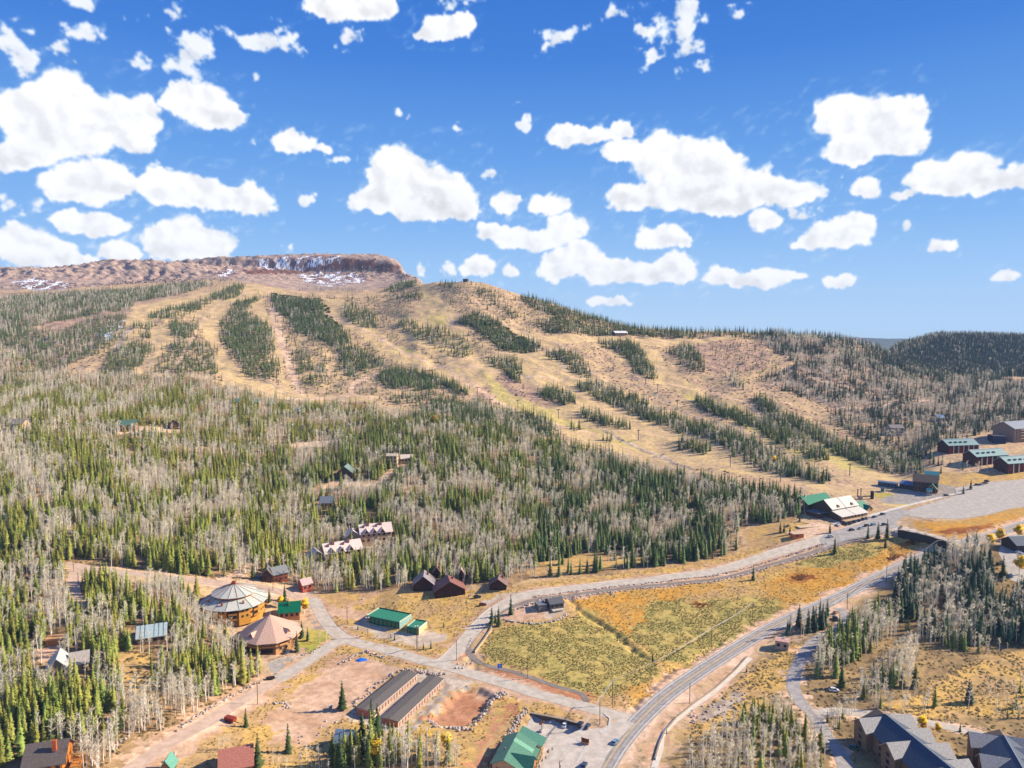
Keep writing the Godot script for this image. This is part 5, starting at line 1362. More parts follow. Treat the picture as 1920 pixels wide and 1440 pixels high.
func plant_lone_trees() -> void:
	for t in [
		[V(-0.7,-429.5), 13.0, "tall narrow spruce casting a long shadow on the straw lawn behind the green sheds"], [V(-12.2,-419.5), 11.0, "left spruce of the pair at the bend of the lodge road"], [V(-8.0,-416.7), 12.5, "right fuller spruce of the pair at the bend of the lodge road"],
		[V(-10.0,-420.6), 7.0, "small spruce between the pair at the lodge road bend"], [V(165.0,-480.0), 11.0, "lone dark spruce on the meadow below the lodge road"], [V(237.4,-517.5), 13.0, "lone spruce beside the dark path below the lodge forecourt"], [V(271.6,-537.7), 12.0, "broad leftmost spruce of the group below the lodge forecourt"],
		[V(278.2,-535.5), 14.0, "tall middle spruce of the group below the lodge forecourt"], [V(284.6,-534.7), 16.0, "tallest right spruce of the group below the lodge forecourt"], [V(277.2,-522.5), 9.0, "short front spruce of the group below the lodge forecourt"],
		[V(-80.8,-329.5), 14.5, "big spruce standing alone on the pink dirt lot"], [V(-60.9,-299.5), 20.0, "tall spruce in front of the near end of the storage rows"], [V(-58.7,-301.3), 17.0, "second spruce in front of the storage rows"], [V(-65.7,-302.2), 13.0, "short spruce left of the storage rows"],
		[V(-73.5,-282.2), 14.0, "spruce in front of the left end of the blue grey roofed house"], [V(-69.8,-279.3), 15.0, "tall spruce hiding the middle of the blue grey roofed house"], [V(-67.4,-282.2), 12.0, "spruce in front of the right half of the blue grey roofed house"], [V(-64.9,-286.0), 14.0, "spruce at the right corner of the blue grey roofed house"],
		[V(-118.6,-307.8), 9.0, "green spruce beside the dusty road above the trailer"], [V(-93.8,-288.9), 13.0, "spruce on the dirt below the big dirt lot"], [V(-102.0,-276.1), 13.5, "dark spruce at the bottom edge right of the red brown roof"], [V(-170.0,-460.0), 11.0, "spruce left of the dark cabin pair on the lane"],
		[V(-152.4,-439.5), 9.5, "spruce between the round condo and the green cabin"], [V(-144.3,-444.5), 12.0, "slim spruce behind the green roofed cabin"], [V(-136.8,-427.8), 12.5, "spruce in front of the green roofed cabin"], [V(-122.6,-406.6), 10.5, "spruce at the right corner of the octagonal condo"], [V(-118.2,-403.3), 8.0, "bluish spruce on the lawn right of the octagonal condo"],
		[V(-120.7,-390.7), 12.0, "open crowned spruce by the driveway of the octagonal condo"], [V(-92.2,-417.5), 3.6, "tiny conifer left of the lamp post on the shed lawn"], [V(-67.9,-403.0), 4.6, "small conifer in front of the small green shed"], [V(-70.5,-406.1), 2.6, "tiny conifer beside the small conifer at the green sheds"],
		[V(-71.3,-432.6), 4.5, "small conifer behind the long green shed near its right end"], [V(-87.0,-442.0), 3.0, "round little conifer behind the left end of the long green shed"], [V(-62.5,-428.6), 3.4, "little conifer behind the gap between the green sheds"], [V(-40.8,-417.5), 3.6, "little conifer on the straw lawn right of the green sheds"],
		[V(-49.8,-391.4), 4.4, "dark bushy conifer at the foot of the double power pole"], [V(-45.7,-392.6), 5.0, "pointed conifer right of the double power pole"], [V(76.2,-376.3), 6.5, "small dark conifer in the sage meadow beneath the power line"],
		[V(245.9,-545.2), 9.0, "conifer behind the lodge's stone wall on the deck lawn"], [V(231.9,-569.3), 8.0, "first of the small spruces left of the lodge deck"], [V(209.9,-551.6), 9.0, "spruce left of the orange shed below the lodge"], [V(212.6,-551.0), 8.0, "second spruce left of the orange shed below the lodge"],
		[V(215.4,-546.4), 8.5, "third spruce just above the orange shed"], [V(399.0,-625.8), 8.0, "broad spruce on the island in the pale parking lot"], [V(411.3,-634.9), 9.5, "slim spruce on the island in the pale parking lot"], [V(408.1,-675.0), 8.0, "lone spruce above the second lodge"],
		[V(203.9,-314.1), 4.0, "little bush like conifer in the dirt between the apartment blocks"], [V(121.7,-355.1), 3.0, "small yellowish conifer on the straw bank right of the highway"], [V(204.0,-351.3), 13.0, "spruce right of the tan aspen thicket"], [V(323.2,-462.0), 16.0, "tall dark spruce at the edge of the right parking lot"],
		[V(166.1,-349.5), 13.0, "spruce beside the white car on the driveway"], [V(68.8,-307.0), 2.4, "low conifer on the creek bank right of the highway"], [V(123.7,-366.2), 3.4, "lone young conifer beside the pale creek path"], [V(327.5,-746.8), 8.0, "dark spruce at the end of the tree line above the lodge"],
		[V(295.8,-671.7), 9.0, "dense dark spruce clump on the run above the lodge"], [V(302.9,-680.1), 10.0, "taller spruce of the clump on the run above the lodge"], [V(252.2,-577.5), 7.0, "young spruce in front of the lodge's dark gable"],
	]:
		lone_tree(t[0], t[1], t[2], "spruce_tree", Color(0.06, 0.09, 0.034) * rng.randf_range(0.85, 1.2))
	var r := RandomNumberGenerator.new()
	r.seed = 90
	var golden := aspen(24, 22, 0.05, r, true)
	for t in [[V(337.7,-497.8), 9.0, "bright yellow aspen left of the bare tree above the right parking lot"], [V(352.5,-508.0), 9.0, "second bright yellow aspen above the right parking lot"], [V(370.9,-516.7), 9.0, "round golden aspen by the dark roof at the right edge"], [V(336.6,-465.2), 10.0, "golden aspen at the right edge below the parked cars"],
		[V(185.4,-312.8), 6.0, "small yellow aspen between the two grey apartment blocks"], [V(192.4,-311.5), 4.0, "tiny orange leaved aspen between the apartment blocks"], [V(-36.1,-299.0), 4.0, "yellow aspen below the dug lot"], [V(-28.2,-291.5), 7.0, "tall yellow aspen at the bottom edge below the dug lot"], [V(-32.4,-294.7), 5.0, "second yellow aspen below the dug lot"],
		[V(-87.4,-816.4), 9.0, "single yellow aspen at the top of the forest under the ski runs"], [V(268.6,-729.6), 8.0, "orange aspen in the tree line above the lodge"], [V(-55.7,-282.9), 8.0, "yellow aspen at the bottom edge below the storage rows"], [V(-144.8,-436.3), 6.0, "yellowing aspen between the round condo and green cabin"], [V(-129.5,-435.0), 7.5, "golden brown aspen right of the green roofed cabin"]]:
		tree_thing("yellow_aspen", golden, spot(t[0]), t[1] * 1.25, 1.6, Color(1, 0.95, 1), t[2])
	for t in [[V(-110.6,-401.2), 7.0, "bare aspen on the road bank right of the octagonal condo"], [V(-107.5,-403.8), 7.5, "second bare aspen on the road bank right of the octagonal condo"], [V(142.9,-308.1), 8.0, "bare aspen in front of the grey apartment block"], [V(221.8,-388.6), 11.0, "lone bare aspen in the clearing right of the driveway"], [V(-121.0,-284.0), 7.0, "thin bare aspen on the brown yard behind the red brown roof"], [V(-119.3,-285.2), 7.5, "second thin bare aspen behind the red brown roof"], [V(-117.5,-286.4), 7.0, "third thin bare aspen behind the red brown roof"]]:
		lone_tree(t[0], t[1], t[2], "aspen_tree", Color(1, 1, 1))


func scatter(poly: Array, apart: float, size: Vector2, tone: Color, out: Array, kinds: Array) -> void:
	var outline := PackedVector2Array(poly)
	var lo := outline[0]
	var hi := outline[0]
	for p in outline:
		lo = lo.min(p)
		hi = hi.max(p)
	var z := lo.y
	while z < hi.y:
		var x := lo.x
		while x < hi.x:
			var p := Vector2(x + rng.randf_range(-0.6, 0.6) * apart, z + rng.randf_range(-0.6, 0.6) * apart)
			x += apart
			if rough.get_noise_2d(p.x * 3.0, p.y * 3.0) < -0.18 or not kinds.has(kind_at(p.x, p.y)) or not Geometry2D.is_point_in_polygon(p, outline):
				continue
			var s := rng.randf_range(size.x, size.y)
			var g := rng.randf_range(0.7, 1.25)
			out.append([Transform3D(Basis(Vector3.UP, rng.randf() * TAU).scaled(Vector3(s, s * 0.8, s)), spot(p)), Color(tone.r * g, tone.g * g, tone.b * g)])
		z += apart


func ground_cover() -> void:
	var r := RandomNumberGenerator.new()
	r.seed = 77
	var tuft := shrub(r, 16, 0.34)
	var sage := []
	var dry := []
	var rusty := []
	var brush := []
	var whole := [V(-148.1,-441.4),V(0.0,-463.3),V(144.1,-513.3),V(251.9,-555.1),V(329.1,-511.1),V(392.9,-518.9),V(215.9,-277.9),V(-84.4,-271.8),V(-146.5,-261.9),V(-134.4,-364.7)]
	scatter(whole, 1.15, Vector2(0.3, 0.75), Color(0.29, 0.25, 0.10), sage, [SAGE])
	scatter(whole, 2.1, Vector2(0.35, 0.8), Color(0.46, 0.31, 0.11), dry, [STRAW, MARSH])
	scatter(whole, 1.6, Vector2(0.6, 1.3), Color(0.17, 0.085, 0.04), rusty, [RUST])
	scatter([V(61.8,-274.3),V(84.5,-322.0),V(133.2,-377.6),V(194.7,-425.0),V(377.2,-497.7),V(215.9,-277.9)], 2.7, Vector2(0.35, 1.1), Color(0.36, 0.28, 0.13), brush, [SHADE, STRAW, LAWN])
	scatter([V(-214.5,-255.7),V(-364.2,-444.4),V(-161.5,-461.5),V(-123.2,-348.1),V(-153.4,-259.9)], 2.8, Vector2(0.5, 1.4), Color(0.25, 0.2, 0.09), brush, [FLOOR, STRAW])
	scatter([V(-796.3,-1117.7),V(-404.1,-1520.0),V(-181.5,-1538.5),V(-65.8,-1487.6),V(148.7,-1435.7),V(522.3,-1304.2),V(400.9,-701.8),V(226.3,-683.5),V(87.7,-836.7),V(-175.6,-904.5),V(-398.0,-954.0),V(-695.1,-973.0)], 8.0, Vector2(0.7, 2.0), Color(0.15, 0.14, 0.07), brush, [HILL, REDHILL])
	scatter([V(-534.0,-1590.0),V(-395.0,-1506.7),V(-305.7,-1289.9),V(-376.6,-1270.6)], 5.5, Vector2(2.0, 4.5), Color(0.05, 0.07, 0.03), brush, [HILL, REDHILL, RUN])
	scatter([V(-98.8,-1270.8),V(-23.7,-1280.8),V(51.1,-1186.6),V(-17.1,-1153.8),V(-73.8,-1245.6)], 4.5, Vector2(2.0, 4.0), Color(0.06, 0.08, 0.03), brush, [HILL, REDHILL, RUN])
	scatter([V(467.6,-1371.6),V(580.2,-1303.4),V(635.5,-1186.4),V(846.9,-1136.6),V(636.0,-850.0),V(460.0,-891.3),V(367.6,-1050.1)], 7.0, Vector2(1.0, 2.6), Color(0.2, 0.17, 0.11), brush, [WOODHILL])
	var mat := tree_material(Color(1, 1, 1))
	var m := tuft.mesh()
	as_stuff("sagebrush", m, mat, sage, "grey green sage tussocks covering the meadow inside the road bend", "sagebrush")
	as_stuff("straw_grass", m, mat, dry, "dry straw coloured grass tussocks on lawns and banks", "grass")
	as_stuff("willow_scrub", m, mat, rusty, "rust brown willow scrub patches on the orange marsh", "scrub")
	as_stuff("brush", shrubs[0].mesh(), mat, brush, "low dark brush on the forest floor and open hillside", "brush")


# ---------------------------------------------------------------- building kit
class Shape:
	var v := PackedVector3Array()
	var n := PackedVector3Array()
	func tri(a: Vector3, b: Vector3, c: Vector3, out: Vector3) -> void:
		var g := (c - a).cross(b - a)
		if g.dot(out) < 0.0:
			var s := b
			b = c
			c = s
			g = -g
		g = g.normalized()
		v.append_array([a, b, c])
		n.append_array([g, g, g])
	func quad(a: Vector3, b: Vector3, c: Vector3, d: Vector3, out: Vector3) -> void:
		tri(a, b, c, out)
		tri(a, c, d, out)
	func box(c: Vector3, s: Vector3, turn := Basis()) -> Shape:
		var h := s * 0.5
		for k in 6:
			var ax := k / 2
			var sg := 1.0 if k % 2 == 0 else -1.0
			var o := Vector3.ZERO
			o[ax] = sg
			var e := Vector3.ZERO
			e[(ax + 1) % 3] = 1.0
			var f := Vector3.ZERO
			f[(ax + 2) % 3] = 1.0
			quad(c + turn * ((o - e - f) * h), c + turn * ((o + e - f) * h), c + turn * ((o + e + f) * h), c + turn * ((o - e + f) * h), turn * o)
		return self
	func prism(outline: Array, along: Vector3, u: Vector3, w: Vector3, at: Vector3) -> Shape:   # outline in (u, w), carried by «along»
		var mid := Vector2.ZERO
		for p in outline:
			mid += p / outline.size()
		var m := at + u * mid.x + w * mid.y + along * 0.5
		var k := outline.size()
		var flat := PackedVector2Array(outline)
		var ids := Geometry2D.triangulate_polygon(flat)
		for i in range(0, ids.size(), 3):
			var q := []
			for j in 3:
				q.append(at + u * flat[ids[i + j]].x + w * flat[ids[i + j]].y)
			tri(q[0], q[1], q[2], -along)
			tri(q[0] + along, q[1] + along, q[2] + along, along)
		for i in k:
			var a: Vector3 = at + u * flat[i].x + w * flat[i].y
			var b: Vector3 = at + u * flat[(i + 1) % k].x + w * flat[(i + 1) % k].y
			var e := flat[(i + 1) % k] - flat[i]
			var o := Vector2(e.y, -e.x)
			if Geometry2D.is_polygon_clockwise(flat):
				o = -o
			quad(a, b, b + along, a + along, u * o.x + w * o.y)
		return self
	func slab(a: Vector3, b: Vector3, c: Vector3, d: Vector3, thick: float) -> Shape:   # a sloping plate, its top through the four corners
		var t := Vector3(0, -thick, 0)
		var m := (a + b + c + d) * 0.25
		quad(a, b, c, d, Vector3.UP)
		quad(a + t, b + t, c + t, d + t, Vector3.DOWN)
		var p := [a, b, c, d]
		for i in 4:
			var q: Vector3 = p[i]
			var r: Vector3 = p[(i + 1) % 4]
			if q.distance_to(r) > 0.01:
				quad(q, r, r + t, q + t, (q + r) * 0.5 - m)
		return self
	func bar(a: Vector3, b: Vector3, r: float, sides := 5) -> Shape:
		var d := (b - a).normalized()
		var e := d.cross(Vector3(0.31, 0.17, 0.93)).normalized()
		var f := d.cross(e)
		for i in sides:
			var s0 := e * cos(TAU * i / sides) + f * sin(TAU * i / sides)
			var s1 := e * cos(TAU * (i + 1) / sides) + f * sin(TAU * (i + 1) / sides)
			quad(a + s0 * r, b + s0 * r, b + s1 * r, a + s1 * r, s0 + s1)
			tri(b, b + s0 * r, b + s1 * r, d)
			tri(a, a + s0 * r, a + s1 * r, -d)
		return self
	func mesh() -> ArrayMesh:
		var arr := []
		arr.resize(Mesh.ARRAY_MAX)
		arr[Mesh.ARRAY_VERTEX] = v
		arr[Mesh.ARRAY_NORMAL] = n
		var m := ArrayMesh.new()
		m.add_surface_from_arrays(Mesh.PRIMITIVE_TRIANGLES, arr)
		return m


var paints := {}


func colour(r: int, g: int, b: int, rough_ := 0.8, spread := 0.1) -> StandardMaterial3D:
	var k := "%d %d %d %f %f" % [r, g, b, rough_, spread]
	if not paints.has(k):
		var m := StandardMaterial3D.new()
		m.albedo_color = Color8(r, g, b)
		m.roughness = rough_
		m.metallic_specular = 0.3
		if spread > 0.0:
			m.albedo_texture = grain()
			m.uv1_triplanar = true
			m.uv1_world_triplanar = true
			m.uv1_scale = Vector3.ONE / 9.0
		paints[k] = m
	return paints[k]


var grain_texture: NoiseTexture2D


func grain() -> NoiseTexture2D:   # weathering shared by painted and wooden surfaces
	if grain_texture == null:
		var n := FastNoiseLite.new()
		n.seed = 15
		n.frequency = 0.02
		n.fractal_octaves = 6
		n.fractal_gain = 0.7
		var g := Gradient.new()
		g.set_color(0, Color(0.78, 0.77, 0.76))
		g.set_color(1, Color(1, 1, 1))
		g.set_offset(0, 0.25)
		g.set_offset(1, 0.75)
		grain_texture = NoiseTexture2D.new()
		grain_texture.width = 512
		grain_texture.height = 512
		grain_texture.seamless = true
		grain_texture.noise = n
		grain_texture.color_ramp = g
	return grain_texture


func glass() -> StandardMaterial3D:
	return colour(38, 48, 60, 0.12, 0.0)


func thing(called: String, text: String, category: String, at: Vector3, turn := 0.0, group := "") -> Node3D:
	var o := Node3D.new()
	o.name = fresh(called)
	o.position = at
	o.rotation.y = turn
	o.set_meta("label", text)
	o.set_meta("category", category)
	if group:
		o.set_meta("group", group)
	add_child(o, true)
	return o


func part(called: String, s: Shape, m: Material, parent: Node3D) -> MeshInstance3D:
	var o := MeshInstance3D.new()
	o.name = called
	o.mesh = s.mesh()
	o.material_override = m
	parent.add_child(o, true)
	return o


func frame_of(a: Vector2, b: Vector2) -> float:
	return atan2(-(b.y - a.y), b.x - a.x)


func side_of(turn: float) -> Vector2:   # away from the viewer's side
	return Vector2(-sin(turn), -cos(turn))


func footing(a: Vector2, b: Vector2, depth: float) -> float:   # mean ground height under the corners
	var s := side_of(frame_of(a, b)) * depth
	return (height(a.x, a.y) + height(b.x, b.y) + height(a.x + s.x, a.y + s.y) + height(b.x + s.x, b.y + s.y)) * 0.25


# a window on a wall: face 0 front (+z), 1 right (+x), 2 back, 3 left; at: centre on the wall
func window(parent: Node3D, at: Vector3, w: float, h: float, face: int, frame: Material, called := "window") -> void:
	var t := Basis(Vector3.UP, face * PI * 0.5)
	var s := Shape.new()
	s.box(at + t * Vector3(0, h * 0.5, 0.05), Vector3(w + 0.24, 0.14, 0.14), t)
	s.box(at + t * Vector3(0, -h * 0.5, 0.05), Vector3(w + 0.24, 0.14, 0.16), t)
	s.box(at + t * Vector3(w * 0.5, 0, 0.05), Vector3(0.12, h - 0.14, 0.14), t)
	s.box(at + t * Vector3(-w * 0.5, 0, 0.05), Vector3(0.12, h - 0.14, 0.14), t)
	var o := part(called, s, frame, parent)
	var g := Shape.new()
	g.box(at + t * Vector3(0, 0, 0.025), Vector3(w - 0.12, h - 0.14, 0.05), t)
	part("pane", g, glass(), o)


func door(parent: Node3D, at: Vector3, w: float, h: float, face: int, m: Material, called := "door") -> MeshInstance3D:
	var t := Basis(Vector3.UP, face * PI * 0.5)
	var s := Shape.new()
	s.box(at + t * Vector3(0, h * 0.5, 0.03), Vector3(w, h, 0.08), t)
	return part(called, s, m, parent)


func gable_shell(s: Shape, length: float, depth: float, wall: float, rise: float, ridge_at := 0.5) -> void:   # ridge along x, floor centre at the origin
	s.prism([Vector2(-depth * 0.5, -2.5), Vector2(depth * 0.5, -2.5), Vector2(depth * 0.5, wall), Vector2(depth * (ridge_at - 0.5), wall + rise), Vector2(-depth * 0.5, wall)], Vector3(length, 0, 0), Vector3(0, 0, 1), Vector3.UP, Vector3(-length * 0.5, 0, 0))


func gable_roof(parent: Node3D, length: float, depth: float, wall: float, rise: float, over: float, m: Material, ridge_at := 0.5, thick := 0.28) -> MeshInstance3D:
	var zr := depth * (ridge_at - 0.5)
	var l := length * 0.5 + over
	var top := wall + rise + 0.06 + thick
	var sf := rise / (depth * 0.5 - zr)
	var sb := rise / (depth * 0.5 + zr)
	var s := Shape.new()
	var ef := Vector2(depth * 0.5 + over, top - sf * (depth * 0.5 + over - zr))
	var eb := Vector2(-depth * 0.5 - over, top - sb * (depth * 0.5 + over + zr))
	s.slab(Vector3(-l, top, zr), Vector3(l, top, zr), Vector3(l, ef.y, ef.x), Vector3(-l, ef.y, ef.x), thick)
	s.slab(Vector3(-l, top, zr), Vector3(l, top, zr), Vector3(l, eb.y, eb.x), Vector3(-l, eb.y, eb.x), thick)
	return part("roof", s, m, parent)


# a gabled house: front corners a and b on the ground, the ridge along the front («across» false) or running back (true)
func gabled(called: String, text: String, category: String, a: Vector2, b: Vector2, depth: float, wall: float, rise: float, walls: Material, roof: Material, across := false, over := 0.6, windows := Vector2i(3, 1), group := "") -> Node3D:
	var turn := frame_of(a, b)
	var mid := (a + b) * 0.5 + side_of(turn) * depth * 0.5
	var length := a.distance_to(b)
	var o := thing(called, text, category, Vector3(mid.x, footing(a, b, depth), mid.y), turn + (PI * 0.5 if across else 0.0), group)
	var s := Shape.new()
	var l := depth if across else length
	var d := length if across else depth
	gable_shell(s, l, d, wall, rise)
	part("wall", s, walls, o)
	gable_roof(o, l, d, wall, rise, over, roof)
	# local axes: ridge along x; the viewer's side is +z, or -x when the ridge runs back
	var trim := colour(120, 92, 70)
	for j in windows.y:
		var y := (j + 0.55) * wall / windows.y
		for i in windows.x:
			var f := (i + 0.5) / windows.x - 0.5
			if across:
				window(o, Vector3(-l * 0.5, y, f * d * 0.85), minf(1.5, d / windows.x * 0.5), minf(1.5, wall / windows.y * 0.5), 3, trim)
			else:
				window(o, Vector3(f * l, y, d * 0.5), minf(1.5, l / windows.x * 0.5), minf(1.5, wall / windows.y * 0.5), 0, trim)
				if i < 2:
					window(o, Vector3(l * 0.5, y, (i - 0.5) * d * 0.45), 1.2, minf(1.4, wall / windows.y * 0.5), 1, trim)
	if across:
		for i in 3:
			window(o, Vector3((i - 1) * l * 0.3, wall * 0.5, d * 0.5), 1.3, minf(1.4, wall * 0.4), 0, trim)
	return o


func box_part(called: String, at: Vector3, size: Vector3, m: Material, parent: Node3D, turn := Basis()) -> MeshInstance3D:
	return part(called, Shape.new().box(at, size, turn), m, parent)


func keep_clear(p: Vector2, r: float) -> void:
	footprints.append([p, r])


func clear_building_sites() -> void:
	for f in [[V(-169.3,-425.2), 21.0], [V(-139.1,-399.4), 19.0], [V(-135.6,-428.1), 9.0], [V(-161.2,-466.1), 9.0], [V(-155.9,-471.5), 9.0], [V(-135.4,-460.8), 8.0], [V(-131.7,-513.4), 11.0], [V(-122.5,-520.9), 13.0], [V(-116.1,-524.5), 11.0], [V(-110.7,-541.0), 11.0], [V(-101.5,-547.1), 12.0], [V(-93.3,-547.6), 8.0], [V(-138.7,-507.5), 8.0],
		[V(-58.4,-465.4), 12.0], [V(-39.9,-456.1), 12.0], [V(-9.5,-462.4), 9.0], [V(-192.3,-372.4), 10.0], [V(-213.9,-333.7), 12.0], [V(-216.0,-325.0), 9.0], [V(-178.9,-262.0), 14.0], [V(-109.9,-272.4), 14.0], [V(-71.9,-295.0), 6.0], [V(-392.8,-728.9), 9.0], [V(-157.3,-664.1), 13.0], [V(-116.6,-692.8), 13.0], [V(-157.9,-601.5), 12.0], [V(-492.9,-706.5), 10.0],
		[V(271.3,-584.1), 26.0], [V(261.8,-577.7), 18.0], [V(375.1,-642.5), 20.0], [V(447.4,-713.7), 22.0], [V(435.8,-712.2), 12.0], [V(473.5,-700.6), 24.0], [V(456.0,-689.7), 14.0], [V(488.3,-676.6), 26.0], [V(464.7,-671.6), 12.0], [V(552.4,-775.9), 26.0], [V(154.5,-391.7), 8.0], [V(198.3,-1304.6), 16.0], [V(164.7,-304.2), 18.0], [V(170.1,-288.7), 22.0], [V(208.2,-288.7), 20.0],
		[V(-127.3,-311.0), 6.0], [V(-208.4,-434.7), 5.0], [V(-189.9,-367.4), 9.0], [V(173.8,-317.0), 12.0], [V(-237.1,-339.7), 8.0], [V(-321.6,-888.3), 4.0], [V(-340.1,-876.1), 4.0], [V(-301.1,-892.3), 4.0], [V(-261.4,-870.2), 5.0], [V(454.4,-842.7), 10.0], [V(352.5,-492.0), 12.0], [V(210.9,-452.4), 3.0]]:
		keep_clear(f[0], f[1])


# ---------------------------------------------------------------- the village
func build_village() -> void:
	storage_rows()
	green_store()
	round_condo()
	octagon_condo()
	ski_lodge()
	second_lodge()
	sheds()
	grey_house()
	apartment_block("grey roofed apartment block with stone grey gables at the lower right", V(162.5,-307.9), V(168.3,-263.7), 5, 3)
	apartment_block("second grey roofed apartment block cut by the lower right corner", V(206.1,-291.7), V(197.0,-266.4), 4, 2)
	chalets()
	red_condos()
	cabins()


func storage_rows() -> void:
	var brick := colour(222, 192, 174)
	var pale := colour(226, 200, 182)
	var roof_ := colour(116, 110, 104, 0.7)
	var trim := colour(150, 112, 100)
	for k in 2:
		var a: Vector2 = [V(-51.7,-313.7), V(-65.4,-322.4)][k]
		var b: Vector2 = [V(-35.1,-353.8), V(-49.3,-359.5)][k]
		var n: int = [17, 16][k]
		var turn := frame_of(a, b)
		var depth := 8.4
		var mid := (a + b) * 0.5 + side_of(turn) * depth * 0.5
		var l := a.distance_to(b)
		var o := thing("storage_building", ["front long storage building with a row of narrow brown doors and low grey roof", "rear long storage building behind the first, partly hidden by a tall spruce"][k], "storage units", Vector3(mid.x, footing(a, b, depth) - 0.3, mid.y), turn)
		var s := Shape.new()
		gable_shell(s, l, depth, 3.1, 0.55)
		part("wall", s, pale, o)
		box_part("end_wall", Vector3(-l * 0.5 - 0.06, 1.5, 0), Vector3(0.12, 3.05, depth - 0.1), colour(190, 120, 104), o)
		gable_roof(o, l, depth, 3.1, 0.55, 0.35, roof_, 0.5, 0.18)
		box_part("gutter", Vector3(0, 3.02, depth * 0.5 + 0.42), Vector3(l + 0.6, 0.16, 0.12), colour(236, 222, 208), o)
		for i in n:
			var x := (float(i) + 0.5) / n * l - l * 0.5
			var d := door(o, Vector3(x, 0.0, depth * 0.5), 1.15, 2.35, 0, trim if (i * 7 + k * 3) % 5 else colour(172, 128, 112))
			box_part("handle", Vector3(x, 1.0, depth * 0.5 + 0.1), Vector3(0.3, 0.1, 0.06), colour(90, 84, 80), d)
			if i < n - 1:
				box_part("pilaster", Vector3(x + l / n * 0.5, 1.5, depth * 0.5 + 0.07), Vector3(0.4, 3.0, 0.14), brick, o)


